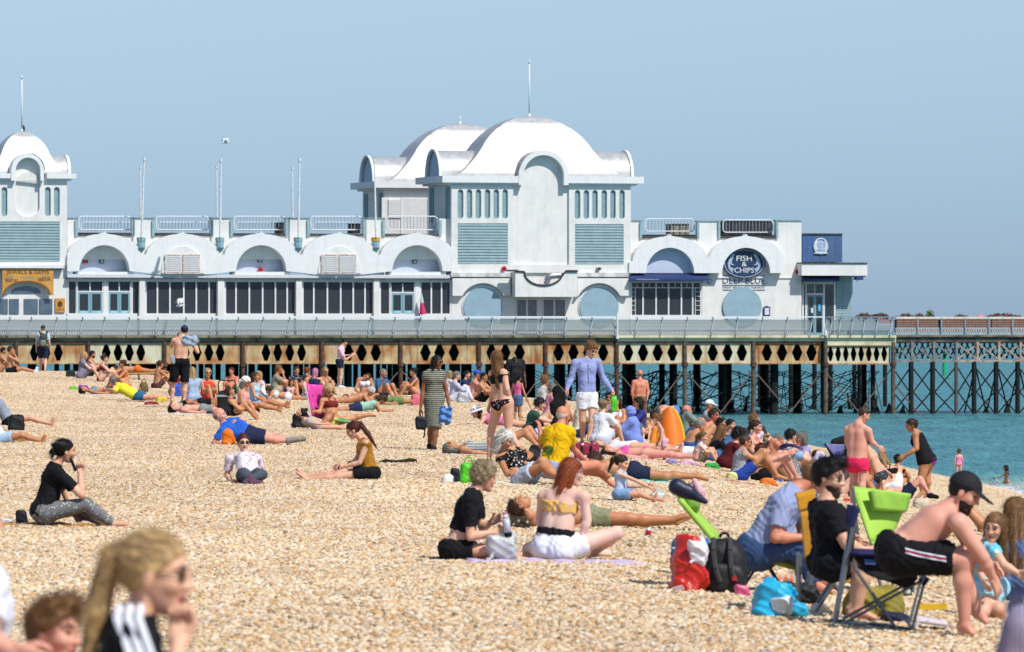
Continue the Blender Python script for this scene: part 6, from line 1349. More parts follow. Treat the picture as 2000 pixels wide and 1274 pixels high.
p('grey-haired man in pale lilac shirt and white trousers sitting right of the walking dress', 884, 786, 68, 'knees', 0, 'fair', 'm', 1.05, 1.02, ('short', 'grey'), [('shirt', 'shirt', fab('b9bcd4')), ('trousers', 'trousers', fab('d4d4dc'))])
p('person behind the lilac shirt with straw-coloured hair', 872, 780, 64, 'knees', 30, 'fair', 'f', 1, 1, ('bob', 'ash'), [('top', 'tee', fab('d8c8cc'))])
p('person in a bright blue cap and pink top near the lilac shirt', 924, 783, 68, 'knees', 350, 'tan', 'm', 1, 1, ('short', 'brown'), [('tee', 'tank', fab('e0a0a0'))], acc=[('cap', '2450c4')])
p('dark-haired shirtless man leaning next to the bright blue cap', 938, 788, 69, 'knees', 335, 'tan', 'm', 1, 1, ('short', 'dark'), [('shorts', 'shorts', BLK)])
# ---- middle
p('blonde person in sunglasses and brown bikini sitting in the pink deckchair', 650, 842, 104, 'chair', 320, 'tan', 'f', 1.0, 1.0, ('bob', 'blonde'), [('bikini_top', 'band', fab('7a2a22')), ('shorts', 'briefs', fab('e6dc52'))],
  J=zz(*P7, H=(770, 535), N=(770, 590), P=(790, 770), SR=(720, 610), SL=(820, 610), ER=(700, 700), WR=(660, 690), EL=(820, 690), WL=(760, 690), KR=(800, 700, -.2), AR=(680, 840, -.3), TR=(640, 862, -.35), KL=(950, 750, .15), AL=(1080, 722, .2), TL=(1130, 730, .2)), hd=(300, -20), acc=['shades'], head=1.1, flat=False)
p('dark-haired person lying with head on a black bag left of the pink deckchair', 622, 842, 100, 'supine', 20, 'fair', 'm', .9, .8, ('topbun', 'dark'), [('top', 'tee', fab('b8a8a4'))], J=dict(H=(588, 806), N=(596, 822)), hd=(200, 40))
p('long-haired person in a geometric dress walking with a black rucksack', 846, 882, 110, 'walk', 290, 'brown', 'f', 1.0, 1.0, ('vlong', 'dark'), [('dress', 'tdress', stp('ethnic', '4f3c34', '8b9484', 9)), ('footwear', 'shoes', fab('2b2626'))],
  J=zz(*P8, H=(215, 270), N=(190, 338), P=(190, 560), SR=(128, 368), SL=(250, 362), ER=(105, 490), WR=(85, 640), EL=(285, 490), WL=(310, 620), KR=(165, 770), AR=(155, 920), TR=(160, 945), KL=(205, 780), AL=(190, 940), TL=(190, 955)), hd=(330, -10), acc=['shades'])
p('person in a white sun hat lying face down on a pink and white towel', 988, 836, 98, 'prone', 178, 'fair', 'f', 1.0, 1.0, ('bob', 'brown'), [('swimsuit', 'swim', fab('d87a9c'))], acc=[('sunhat', 'f0eef0')], hd=(200, -20))
p('person with very long hair in a dark red floral bikini walking away', 966, 906, 128, 'walk', 62, 'fair', 'f', 1.08, 1.0, ('vlong', 'light'), [('bikini_bottom', 'briefs', f_red), ('bikini_top', 'band', BLK)],
  J=zz(*P8, H=(672, 238), N=(690, 322), P=(725, 590), SL=(640, 355), SR=(735, 355), EL=(655, 480), WL=(622, 600), ER=(760, 480), WR=(770, 560), KL=(635, 800), AL=(618, 1015), TL=(600, 1050), KR=(770, 800), AR=(850, 930), TR=(870, 960)), hd=(130, 0))
p('broad man in black tee with a gold chain standing behind the girl in pink', 1007, 818, 80, 'stand', 290, 'dark', 'm', .98, 1.0, ('buzz', 'dark'), [('tee', 'tee', fab('26262b')), ('shorts', 'long_shorts', BLK)], J=dict(H=(1006, 706)), hd=(300, -20), acc=['shades'])
p('girl in pink vest and short denim skirt standing with her back turned', 1011, 828, 84, 'stand', 60, 'tan', 'f', .9, .66, ('pony', 'dark'), [('vest', 'tank', fab('dd6a9a')), ('skirt', 'skirt', fab('4f6a8c'))], J=dict(WR=(1036, 795), ER=(1026, 772)))
p('person with tousled brown hair sitting beyond the green tee', 1058, 802, 76, 'knees', 40, 'tan', 'f', 1, 1, ('curly', 'light'), [('top', 'tee', fab('d8d0cc'))])
p('person in bottle green tee with dark hair sitting with an arm on the knee', 1036, 850, 106, 'knees', 5, 'fair', 'm', 1.0, .98, ('short', 'dark'), [('tee', 'tee', fab('35584c')), ('shorts', 'shorts', BLK)], J=zz(*P8, H=(1015, 590), N=(970, 650), EL=(1010, 700), WL=(1100, 720), ER=(1010, 700, -.15), WR=(1110, 730, -.1)))
p('man in open lilac-blue shirt and white shorts walking with a green bag', 1147, 867, 109, 'walk', 290, 'fair', 'm', 1.0, 1.03, ('curly', 'light'), [('shorts', 'shorts', WHT), ('shirt', 'shirt', stp('oxford', '8690c0', '9aa4cf', 60, 'X'))],
  J=zz(*P8, H=(1410, 180), N=(1375, 250), P=(1380, 545), SR=(1285, 280), SL=(1465, 275), ER=(1252, 415), WR=(1222, 485), EL=(1505, 400), WL=(1572, 490), KR=(1345, 730), AR=(1345, 870), TR=(1340, 905), KL=(1420, 730), AL=(1395, 860), TL=(1400, 885)), hd=(315, -28), acc=['shades'], hands=('grip', 'grip'))
p('bald shirtless man in khaki trousers standing at the water side with his back turned', 1250, 844, 69, 'stand', 100, 'red', 'm', 1.12, 1.02, ('bald', 'grey'), [('trousers', 'trousers', fab('7a6042'))], J=dict(WL=(1236, 777, -.05), WR=(1264, 776, -.1)))
p('white-haired person in black floral top with folded arms sitting on a cream towel', 1004, 949, 148, 'lean', 330, 'tan', 'f', 1.15, .98, ('bob', 'white'), [('top', 'tank', f_bk), ('skirt', 'shorts', fab('b4bccb'))],
  J=zz(*P8, H=(745, 900), N=(790, 985), P=(900, 1175), SR=(700, 1040), SL=(870, 980), ER=(760, 1160), WR=(850, 1110), EL=(940, 1020), WL=(820, 1130, -.15), KR=(1040, 1100), AR=(1190, 1200), TR=(1250, 1220), KL=(1030, 1060), AL=(1180, 1190)), hd=(340, -25), head=1.15)
YT = p('bald man in bright yellow tee with a green tree print seen from behind', 1082, 951, 149, 'knees', 62, 'red', 'm', 1.15, 1.04, ('bald', 'white'), [('tee', 'tee', fab('eab80c')), ('shorts', 'shorts', fab('9fadd0'))],
  J=zz(*P8, H=(1195, 755), N=(1170, 840), P=(1110, 1160), SR=(1245, 880), SL=(1080, 880), ER=(1270, 1010), WR=(1370, 1105), EL=(1030, 990), WL=(1015, 870), KR=(1450, 1140), AR=(1530, 1215), TR=(1560, 1230), KL=(1400, 1180), AL=(1500, 1225)), hd=(50, -12))
p('sunbather with grey cap lying on the back with knees bent by an orange bag', 960, 893, 122, 'supine_k', 0, 'tan', 'f', 1.1, .98, ('bob', 'grey'), [('swimsuit', 'swim', stp('bw', '2b3032', 'd0d0cc', 12))], acc=['shades'], J=zz(*P8, KL=(930, 800), AL=(1010, 900), KR=(900, 815), AR=(985, 920)))
p('brown-haired man lying face down in navy trunks looking at the camera', 1236, 940, 148, 'prone', 180, 'tan', 'm', 1.05, 1.0, ('short', 'brown'), [('trunks', 'shorts', fab('262a44'))], J=zz(*P8, H=(1440, 1040)), hd=(230, -15), acc=['shades'])
p('small girl with ponytail in pale blue top and denim shorts reaching for her toes', 1213, 983, 152, 'legs', 345, 'fair', 'f', .95, .66, ('pony', 'brown'), [('top', 'tank', fab('b9c8e0')), ('shorts', 'shorts', fab('7f9fc4'))],
  J=zz(*P8, H=(1650, 1050), N=(1640, 1110), P=(1640, 1290), WR=(1870, 1240), ER=(1770, 1190), WL=(1850, 1230), KR=(1800, 1290), AR=(1900, 1330)), hd=(340, -20))
# ---- the pair on the lilac towel and the man behind
p('person in black crop top with curly ash hair holding a bottle on the lilac towel', 889, 1099, 219, 'knees', 22, 'fair', 'm', 1.0, 1.0, ('curly', 'ash'), [('crop_top', 'crop', BLK), ('shorts', 'shorts', BLK)],
  J=zz(*P12, H=(548, 320), N=(455, 440), P=(300, 935), SR=(430, 500, -.17), ER=(430, 810, -.20), WR=(640, 770, -.16), SL=(470, 480, .17), EL=(530, 740, .18), WL=(620, 690, .1), KR=(600, 930, -.1), AR=(800, 1000, -.1), TR=(930, 1010, -.1), KL=(640, 960, .15), AL=(860, 990, .15), TL=(960, 990, .15)), hd=(20, -10), hands=('relaxed', 'grip'))
GH = p('ginger-haired person in white shorts and orange and lilac bikini top seen from behind', 1082, 1100, 220, 'cross', 58, 'pale', 'f', 1.12, 1.0, ('long', 'ginger'), [('shorts', 'highshorts', WHT), ('bikini_top', 'bandeau', f_or), ('waistband', 'belt', BLK)],
  J=zz(*P12, H=(1290, 290), N=(1210, 430), P=(1145, 940), SL=(1050, 500), SR=(1390, 500), ER=(1420, 700), WR=(1380, 820, -.05), EL=(1020, 720), WL=(1100, 850, .3), KR=(1670, 810), AR=(1480, 985), TR=(1620, 990), KL=(930, 960, .35), AL=(1300, 1000, .4), TL=(1450, 1000, .4)), hd=(15, -14), acc=['glasses'])
p('man in olive shorts lying on his back behind the ginger hair, knee slightly raised', 1154, 1036, 195, 'supine', 0, 'tan', 'm', 1.0, 1.0, ('short', 'brown'), [('shorts', 'shorts', fab('8a8c6c'))],
  J=zz(*P12, H=(850, 570), N=(960, 690), KR=(1770, 670), AR=(2150, 680), TR=(2270, 640), KL=(1790, 690), AL=(2180, 700), TL=(2290, 660)))
# ---- right hand crowd
p('person with grey hair in a bun and white top sitting by the pale blue towels', 1172, 872, 103, 'knees', 50, 'fair', 'f', 1.15, 1, ('bun', 'ash'), [('top', 'tee', WHT), ('shorts', 'shorts', fab('c8c8d4'))])
p('long-dark-haired person in white top beside the hooded lilac towel', 1208, 858, 97, 'knees', 250, 'tan', 'f', 1, 1, ('vlong', 'brown'), [('top', 'tank', WHT)])
p('child wrapped in a periwinkle hooded towel', 1240, 868, 104, 'knees', 170, 'fair', 'm', 1.0, .80, ('short', 'brown'), [('towel_wrap', 'robe', fab('7f93dc'))], acc=[('hood', '8496e0')])
p('toddler sitting between the hooded towel and the orange float', 1266, 862, 98, 'knees', 260, 'fair', 'm', .95, .52, ('short', 'light'), [('shorts', 'shorts', NVY)])
p('small boy in red, white and navy striped trunks standing by the orange pop-up tent', 1297, 904, 108, 'stand', 190, 'fair', 'm', .9, .52, ('curly', 'light'), [('trunks', 'long_shorts', stp('rwb', 'c23a44', 'e6e6ee', 14, 'X'))], J=zz(*P9, H=(375, 535), N=(405, 600), P=(440, 730)))
p('shirtless person bending over behind the orange pop-up tent', 1318, 862, 92, 'bend', 185, 'pink', 'f', 1.1, .98, ('bob', 'brown'), [('bikini_bottom', 'briefs', fab('4f88c8'))], J=dict(P=(1316, 803), N=(1290, 796), H=(1280, 812)))
p('older man in grey-green tee sitting just right of the orange tent', 1336, 862, 93, 'knees', 10, 'red', 'm', 1.1, 1, ('bald', 'grey'), [('tee', 'tee', fab('7d9088')), ('shorts', 'shorts', fab('46506a'))], J=dict(H=(1342, 802)))
p('small blond child in white sitting by the grey-green tee', 1354, 862, 92, 'knees', 20, 'fair', 'm', .9, .62, ('short', 'blonde'), [('tee', 'tee', WHT)], J=dict(H=(1354, 819)))
p('hunched shirtless man with cropped grey hair, back to the camera', 1351, 884, 110, 'knees', 25, 'tan', 'm', 1.3, 1, ('buzz', 'grey'), [('shorts', 'shorts', fab('3c5a8c'))], J=dict(H=(1367, 832), N=(1358, 846)))
p('shirtless man in sunglasses, tallest of the seated row before the water', 1388, 872, 96, 'knees', 320, 'red', 'm', 1.1, 1.02, ('short', 'brown'), [('shorts', 'shorts', NVY)], J=dict(H=(1394, 811), N=(1388, 826)), acc=['shades'], hd=(335, -5))
p('shirtless dark-haired man with a short beard in the seated row', 1404, 880, 99, 'knees', 340, 'pink', 'm', 1.0, 1, ('short', 'dark'), [('shorts', 'shorts', NVY)], J=dict(H=(1409, 826), N=(1402, 840)), beard='dark')
p('teenager in teal and white tee in the seated row', 1424, 884, 99, 'knees', 330, 'fair', 'm', .95, .97, ('short', 'dark'), [('tee', 'tee', fab('2fa3a0'))], J=dict(H=(1427, 829), N=(1422, 843)))
p('dark-haired man in sunglasses at the right end of the seated row', 1446, 890, 99, 'knees', 340, 'tan', 'm', 1.0, .9, ('short', 'dark'), [('tee', 'tee', fab('3b3b44'))], J=dict(H=(1447, 841)), acc=['shades'])
p('blonde person in a black top sitting with arms round the knees in the crowd', 1390, 905, 113, 'knees', 15, 'fair', 'f', 1.05, 1.0, ('long', 'light'), [('top', 'shirt', BLK), ('jeans', 'leggings', fab('4d6f9c'))], J=dict(H=(1412, 843), N=(1402, 862)))
p('curly dark-haired person in a maroon hoodie', 1420, 918, 117, 'knees', 10, 'fair', 'm', 1.2, 1.0, ('curly', 'dark'), [('hoodie', 'shirt', fab('5a1a20')), ('shorts', 'shorts', fab('5a1a20'))], J=dict(H=(1443, 852), N=(1434, 868)))
p('man in grey marl vest and sunglasses sitting in front of the red-haired person', 1446, 942, 126, 'knees', 8, 'tan', 'm', 1.1, 1.0, ('buzz', 'brown'), [('vest', 'tank', fab('a4a8b0')), ('shorts', 'shorts', fab('2a46a0'))], J=zz(*P9, H=(1165, 760), N=(1135, 830), P=(1110, 1050), ER=(1210, 890), WR=(1290, 930)), acc=['shades'])
p('red-haired person in a black bikini reaching forward', 1488, 944, 122, 'knees', 20, 'pink', 'f', 1.15, 1, ('lowbun', 'auburn'), [('bikini_top', 'band', BLK), ('bikini_bottom', 'trunks', BLK)], J=zz(*P9, H=(1325, 835), N=(1285, 910), P=(1310, 1050), ER=(1430, 900, -.1), WR=(1540, 860, -.1), EL=(1430, 900), WL=(1530, 860)))
p('person in straw hat drinking behind the grey vest', 1486, 898, 99, 'knees', 200, 'tan', 'f', 1, .95, ('bob', 'brown'), [('top', 'tee', fab('dcc8d8'))], acc=[('hat', 'd2b078')], J=dict(H=(1488, 851)))
p('grey-haired tanned man with bare shoulders by the green strap', 1522, 910, 104, 'knees', 350, 'red', 'm', 1.05, .98, ('short', 'grey'), [('shorts', 'shorts', fab('2f4a44'))], J=dict(H=(1521, 857), N=(1521, 872)))
p('bald sunburnt man behind the reaching red-haired person', 1504, 925, 110, 'knees', 20, 'red', 'm', 1.1, .98, ('bald', 'brown'), [('shorts', 'shorts', NVY)], J=dict(H=(1507, 866)))
p('person in pale blue cap and grey patterned top', 1548, 948, 119, 'knees', 195, 'fair', 'f', 1.2, .95, ('short', 'grey'), [('top', 'shirt', flo('grey_leaf', '7d7d80', ['c8c8c6', '5a5a60', 'a0a0a0', 'dededc'], 34))], acc=[('cap', '8fb0e0')], J=dict(H=(1555, 886)))
p('person in yellow and blue cap with white top', 1594, 952, 117, 'knees', 20, 'fair', 'm', 1.05, .95, ('short', 'brown'), [('top', 'tee', fab('dcd8e8'))], acc=[('cap', 'e0a020')], J=dict(H=(1598, 886)))
p('man in white tee lying back in front of the hunched man', 1362, 895, 115, 'supine_k', 0, 'tan', 'm', 1.05, .85, ('short', 'dark'), [('tee', 'tee', WHT), ('shorts', 'shorts', fab('8d8a7a'))])
p('sunbather in pink swimwear lying on the striped towels, nearer of two', 1262, 900, 114, 'supine', 352, 'pink', 'f', 1.05, .98, ('long', 'brown'), [('bikini_bottom', 'briefs', fab('e85a9c')), ('bikini_top', 'band', fab('e85a9c'))])
p('sunbather in white lying on the striped towels, farther of two', 1238, 886, 108, 'supine', 352, 'fair', 'f', 1.0, .98, ('long', 'light'), [('swimsuit', 'swim', fab('e4dce4'))])
p('broad shirtless man in hot pink shorts standing with his back turned', 1675, 990, 112, 'stand', 45, 'pink', 'm', 1.32, 1.03, ('buzz', 'brown'), [('shorts', 'shorts', fab('ee2f5e'))],
  J=zz(*P10, H=(455, 205), N=(405, 275), P=(400, 610), SR=(490, 340), SL=(325, 330), ER=(520, 430, -.1), WR=(575, 475, -.1), EL=(320, 450), WL=(380, 520, .1)), hd=(15, -32), head=1.06)
p('thin boy in camouflage shorts leaning over with an outstretched arm', 1722, 988, 113, 'stand', 200, 'fair', 'm', .85, .86, ('quiff', 'dark'), [('shorts', 'long_shorts', flo('camo', '3a3d40', ['6b6f72', '26282a', '8a8d8c', '4a4d50'], 22))],
  J=zz(*P10, H=(462, 440), N=(500, 500), P=(590, 715), SL=(470, 510, -.16), SR=(530, 515, .12), EL=(415, 535, -.2), WL=(348, 578, -.2), ER=(590, 620, .1), WR=(660, 690, .1)), hd=(190, -30), head=1.1)
p('blonde person in a black bikini top sitting behind the thin boy', 1740, 936, 109, 'knees', 80, 'fair', 'f', 1.0, 1, ('bob', 'blonde'), [('bikini_top', 'band', BLK), ('shorts', 'shorts', WHT)], J=zz(*P10, H=(618, 470), N=(640, 530)))
p('black-haired person just right of the black bikini top', 1750, 930, 104, 'knees', 60, 'tan', 'f', .95, .8, ('lowbun', 'dark'), [('top', 'tank', BLK)])
p('person in a sheer black tunic over magenta swimwear stooping leftwards', 1806, 980, 106, 'stand', 190, 'tan', 'f', 1.42, 1.0, ('short', 'brown'), [('swimsuit', 'briefs', fab('b0289c')), ('tunic', 'tank', fab('1b181e'))],
  J=zz(*P10, H=(850, 350), N=(890, 405), P=(975, 640), SL=(880, 420, -.15), SR=(920, 420, .15), EL=(885, 540, -.2), WL=(785, 600, -.2), ER=(900, 540), WR=(800, 610), KL=(925, 800), KR=(980, 790), AL=(935, 900), AR=(990, 890)), hd=(190, -18))
p('person lying with knees up in front of the stooping tunic wearer', 1770, 975, 112, 'supine_k', 0, 'pink', 'f', 1.1, .85, ('short', 'brown'), [('shorts', 'shorts', NVY), ('shoes', 'shoes', BLK)])
p('person in grey top lying behind the lime chair with arms folded', 1642, 975, 118, 'supine_k', 10, 'fair', 'm', 1.0, .9, ('short', 'dark'), [('top', 'tee', fab('7a7f86'))])
p('small child in a pink swimsuit paddling at the edge of the sea', 1873, 928, 60, 'stand', 95, 'fair', 'f', .95, .58, ('topbun', 'light'), [('swimsuit', 'swim', fab('f08cb8'))])
p('small girl running along the shore with a pink bucket', 1966, 976, 64, 'walk', 195, 'brown', 'f', .85, .6, ('long', 'dark'), [('bikini_bottom', 'briefs', fab('f0a890'))], J=dict(WL=(1944, 934, -.05), EL=(1955, 932, -.05)))
p('sunbather lying near the waterline at the right with hands behind the head', 1925, 1010, 165, 'supine_k', 170, 'tan', 'f', 1, .8, ('short', 'brown'), [('swimsuit', 'briefs', fab('8a5040'))])
# ---- foreground right
p('man in grey-blue short-sleeved shirt and jeans sitting on the low green chair', 1478, 1160, 252, 'chair', 20, 'red', 'm', 1.25, 1.04, ('buzz', 'light'), [('shirt', 'tee', stp('chambray', '8993b6', '99a3c4', 70, 'X')), ('jeans', 'trousers', fab('3a5078'))],
  J=dict(P=(1480, 1078), N=(1552, 956), H=(1592, 932), SR=(1528, 985, -.17), ER=(1512, 1048, -.24), WR=(1568, 1048, -.2), SL=(1560, 975, .17), EL=(1570, 1040, .2), WL=(1610, 1050, .15), KR=(1562, 1064, -.1), AR=(1592, 1140, -.12), TR=(1622, 1155, -.12), KL=(1580, 1070, .15), AL=(1610, 1135, .15), TL=(1640, 1150, .15)), hd=(10, -12), hands='relaxed', belly=1.0)
p('bearded man in black tee and sunglasses sitting in the yellow chair', 1592, 1212, 285, 'chair', 12, 'fair', 'm', 1.08, 1.03, ('quiff', 'dark'), [('tee', 'tee', BLK), ('shorts', 'shorts', BLK)],
  J=dict(P=(1626, 1096), N=(1614, 984), H=(1618, 934), SR=(1622, 1004, -.16), ER=(1650, 1060, -.24), WR=(1690, 1075, -.2), SL=(1600, 995, .18), EL=(1620, 1050, .22), WL=(1660, 1060, .2), KR=(1690, 1100, -.12), AR=(1672, 1190, -.1), TR=(1706, 1205, -.1), KL=(1690, 1098, .14), AL=(1670, 1188, .14)), hd=(340, -10), acc=['shades'], beard='dark', head=1.06)
CM = p('shirtless man in a black cap and black shorts leaning forward in the navy camping chair', 1762, 1244, 300, 'chair', 355, 'pink', 'm', 1.18, 1.05, ('short', 'dark'), [('shorts', 'long_shorts', BLK)],
  J=zz(*P14, H=(965, 215, .0), N=(850, 335), P=(540, 620), SR=(915, 410, -.2), ER=(1075, 640, -.2), WR=(1150, 790, -.12), SL=(900, 370, .2), EL=(1040, 600, .22), WL=(1140, 700, .15), KR=(960, 660, -.14), AR=(960, 1090, -.12), TR=(1010, 1140, -.13), KL=(940, 650, .2), AL=(1075, 1020, .25), TL=(1130, 1080, .25)), hd=(345, -28), acc=[('cap', '16171b')], beard='dark', hands='relaxed', flat=False)
p('girl in a bright jungle-print swimsuit with long brown hair turned towards the camera', 1930, 1212, 285, 'chair', 250, 'fair', 'f', 1.0, .80, ('vlong', 'light'), [('swimsuit', 'tank', flo('jungle', '6fc8d8', ['d8509c', '2aa0b0', 'b9a0e0', '3a3f8c', 'e8e0f0'], 18)), ('shorts', 'shorts', stp('aqua', '4fb0d0', 'd0e8f0', 20))],
  J=zz(*P14, H=(1170, 445), N=(1110, 560), P=(1120, 850), SL=(1160, 600, -.15), SR=(1020, 590, .1), EL=(1220, 690, -.2), WL=(1310, 740, -.25), ER=(1060, 700), WR=(1090, 800), KL=(1080, 1000, -.2), KR=(1180, 980, -.2), AL=(1060, 1100, -.1), AR=(1200, 1100, -.1)), hd=(245, -12), head=1.05, flat=False)
p('person with long wavy brown hair at the right edge in blue denim', 1992, 1180, 262, 'knees', 60, 'tan', 'f', 1.1, 1.1, ('vlong', 'light'), [('top', 'tee', fab('5a6f96')), ('jeans', 'leggings', fab('5a7ca8'))], J=dict(H=(1990, 1010), N=(1990, 1052)))
p('blurred person in plaid shirt at the bottom right corner, close to the camera', 2045, 1990, 640, 'stand', 200, 'fair', 'm', 1.2, .84, ('short', 'grey'), [('shirt', 'shirt', stp('plaid', 'b9a8b8', '39406c', 22, 'X')), ('shorts', 'shorts', NVY)],
  J=dict(H=(2062, 1075), N=(2042, 1165), SL=(1990, 1212, -.2), EL=(1942, 1340, -.2), WL=(1955, 1460, -.3)), hd=(190, 0), vox=.012)

# ---- more of the far crowd
ex = [('person in coral top sitting far left of the trolley', 340, 772, 72, 'knees', 20, 'tan', 'f', ('bun', 'brown'), 'tank', 'd0665a'), ('person in white vest sitting low behind the orange book reader', 512, 785, 70, 'knees', 200, 'fair', 'f', ('bob', 'blonde'), 'tank', 'e4e4e8'),
('sunburnt man in green trunks sitting at the left foot of the flagpole pile', 455, 772, 64, 'knees', 250, 'red', 'm', ('short', 'brown'), None, '3f7a5a'), ('person in teal swimsuit behind the pink-haired person', 633, 772, 62, 'knees', 300, 'tan', 'f', ('bun', 'blonde'), 'swim', '2a8a8c'),
('person in mint top lying on an elbow near the pink deckchair', 700, 806, 82, 'prone', 5, 'tan', 'f', ('bob', 'brown'), 'tank', '9cc9b4'), ('person in a navy tee sitting between the lilac shirt and the blue cap', 905, 780, 66, 'knees', 340, 'fair', 'm', ('short', 'dark'), 'tee', '26305a'),
('child in lemon tee behind the curly brown hair', 1074, 800, 76, 'knees', 20, 'tan', 'm', ('short', 'dark'), 'tee', 'e6d83a'), ('person in turquoise bikini beside the child in lemon', 1088, 815, 82, 'knees', 330, 'fair', 'f', ('long', 'brown'), 'band', '2aa6b8'),
('grey-haired person in pink tee sitting left of the long black wrap', 1070, 826, 90, 'knees', 15, 'tan', 'f', ('short', 'grey'), 'tee', 'd88aa0'), ('person with dark fringe in grey top right of the green carrier bag', 1192, 842, 90, 'knees', 260, 'tan', 'f', ('bob', 'dark'), 'tee', '8a8c94'),
('shirtless boy sitting behind the white top by the aqua towels', 1190, 830, 84, 'knees', 310, 'tan', 'm', ('short', 'light'), None, '2a6ab8'), ('person in red bikini lying beyond the hooded towel', 1280, 845, 88, 'prone', 185, 'tan', 'f', ('bun', 'dark'), 'band', 'c8303c'),
('man in white cap sitting behind the tallest seated man', 1376, 856, 88, 'knees', 350, 'tan', 'm', ('short', 'grey'), 'tee', '9aa6b0'), ('person in coral swimsuit sitting at the end of the terracotta towel', 1465, 915, 110, 'knees', 340, 'pink', 'f', ('lowbun', 'brown'), 'swim', 'e0685a'),
('person in navy sitting left of the pale blue cap', 1534, 935, 113, 'knees', 30, 'fair', 'm', ('short', 'dark'), 'tee', '28305c'), ('child in a striped tee between the yellow cap and the windbreak', 1618, 958, 118, 'knees', 350, 'fair', 'm', ('curly', 'dark'), 'tee', 'b84a4a'),
('person in pale green tee far behind the maroon hoodie', 1462, 892, 99, 'knees', 350, 'fair', 'm', ('short', 'light'), 'tee', 'a4c4a0'), ('seated person in lilac by the yellow and blue cap', 1576, 940, 113, 'knees', 200, 'tan', 'f', ('bob', 'grey'), 'tee', 'a89ac8'),
('person in black swimsuit lying between the grey trolley and red dress', 420, 798, 82, 'supine_k', 350, 'tan', 'f', ('bun', 'dark'), 'swim', '1a1a20'), ('man in blue trunks propped up left of the patterned shirt', 556, 768, 62, 'lean', 330, 'tan', 'm', ('short', 'dark'), None, '2a52a0'),
('person in grey vest sitting left of the hot pink shorts', 1648, 972, 116, 'knees', 350, 'tan', 'm', ('short', 'dark'), 'tank', '8a8e96'), ('person in rust tee sitting behind the hot pink shorts', 1700, 962, 110, 'knees', 200, 'fair', 'f', ('long', 'brown'), 'tee', 'b0563a'),
('child in white sun top near the green mesh bag', 1366, 906, 114, 'knees', 340, 'fair', 'f', ('pony', 'light'), 'tank', 'e8e8ee'), ('person in teal shorts lying beyond the striped trunks boy', 1326, 884, 106, 'supine', 0, 'tan', 'm', ('short', 'brown'), None, '2a8a8c'),
('person in cream top sitting between the two towels behind the yellow tee', 1128, 858, 98, 'knees', 20, 'tan', 'f', ('bun', 'brown'), 'tee', 'e0d4bc'), ('person in indigo top right of the hooded towel', 1256, 856, 94, 'knees', 200, 'tan', 'f', ('bob', 'dark'), 'tee', '3a3a7c'),
('bare-backed person beyond the lime bag by the wicker basket', 306, 760, 66, 'knees', 30, 'tan', 'm', ('short', 'brown'), None, '5a3a3a'), ('person in orange bikini sitting just behind the lemon tee', 246, 762, 67, 'knees', 200, 'tan', 'f', ('bun', 'brown'), 'band', 'e07030')]
for i_, (lb, x_, y_, s_, po_, yw_, sk_, sx_, hr_, top_, c_) in enumerate(ex):
    kk_ = .6 if 'child' in lb or 'boy' in lb else .97
    wr_ = ([('top', top_, fab(c_))] if top_ else []) + ([] if top_ == 'swim' else [('shorts', 'shorts' if top_ != 'band' else 'briefs', fab(c_ if top_ in (None, 'band') else ['2b3350', '5a6478', '8a7a6a', '1c1c22'][i_ % 4]))])
    p(lb, x_, y_, s_, po_, yw_, sk_, sx_, .92 + .22 * ((i_ * 37) % 10) / 10, kk_, hr_, wr_, acc=[('cap', 'eeeeee')] if 'white cap' in lb else (['shades'] if i_ % 3 == 0 else []))
# ================================================================ THINGS ON THE BEACH
class At:
    """anchor at a ground contact pixel; gives world points at that depth"""
    def __init__(s, name, label, cat, px, py, sc_, group=None, dy=0):
        s.loc, s.q, s.y = place(px, py, sc_); s.px, s.py = px, py
        s.root = empty(name, s.loc, 0, label, cat, group); s.root['_o'] = (0, 0, 0); s.root['_o'] = tuple(s.loc)
    def __call__(s, x, y, d=0): return Vector((s.loc.x + (x - s.px) / s.q, s.loc.y + d, s.loc.z + (s.py - y) / s.q))
rg = np.random.default_rng(3)
def crumple(name, at, x0, x1, y0, y1, dep, mat, amp=.02, fr=14, box=.5, h=None, parent=None, d=0, top=1.0, seed=0):
    a = at(x0, y1, d); b = at(x1, y0, d); c = (a + b) / 2; rx = (b.x - a.x) / 2; rz = (b.z - a.z) / 2; ry = dep / 2
    h = h or max(.0085, min(rx, rz) / (20 if at.q > 180 else 12)); lo = A_(c.x - rx - .06, c.y - ry - .06, c.z - rz - .04); X, Y, Z = grid(lo, A_(c.x + rx + .06, c.y + ry + .06, c.z + rz + .06), h)
    nx_, ny_, nz_ = (X - c.x) / rx, (Y - c.y) / ry, (Z - c.z) / rz
    tp = 1 + (1 - top) * np.clip((nz_ + 1) / 2, 0, 1); e_ = 2 + 4 * box
    D = ((np.abs(nx_ * tp) ** e_ + np.abs(ny_ * tp) ** e_ + np.abs(nz_) ** e_) ** (1 / e_) - 1) * min(rx, ry, rz)
    ox, oy, oz = X - c.x + seed, Y - c.y + seed * 2, Z - c.z
    D = D + amp * (np.sin(fr * (ox * 1.3 + .8 * oz) + 2 * np.sin(fr * .9 * oy)) * np.sin(fr * (oz * 1.1 - ox * .4) + np.sin(fr * oy)) + .35 * np.abs(np.sin(fr * 2.1 * (ox + oz * .7 + oy) + 2 * np.sin(fr * oz))) + .2 * np.abs(np.sin(fr * 3.4 * (ox * .7 - oz + oy * .6) + 2 * np.sin(fr * 1.3 * ox))))
    V, Q = surface_nets(D.astype(np.float32), lo, h); V = V - np.array(tuple(at.loc), np.float32)
    return link(name, npmesh(name, V, Q, [mat]), parent or at.root)
def plastic(c, r=.35): return M('plastic_' + c, c, r, var=.08, scale=6, bump=.006, spec=.5)
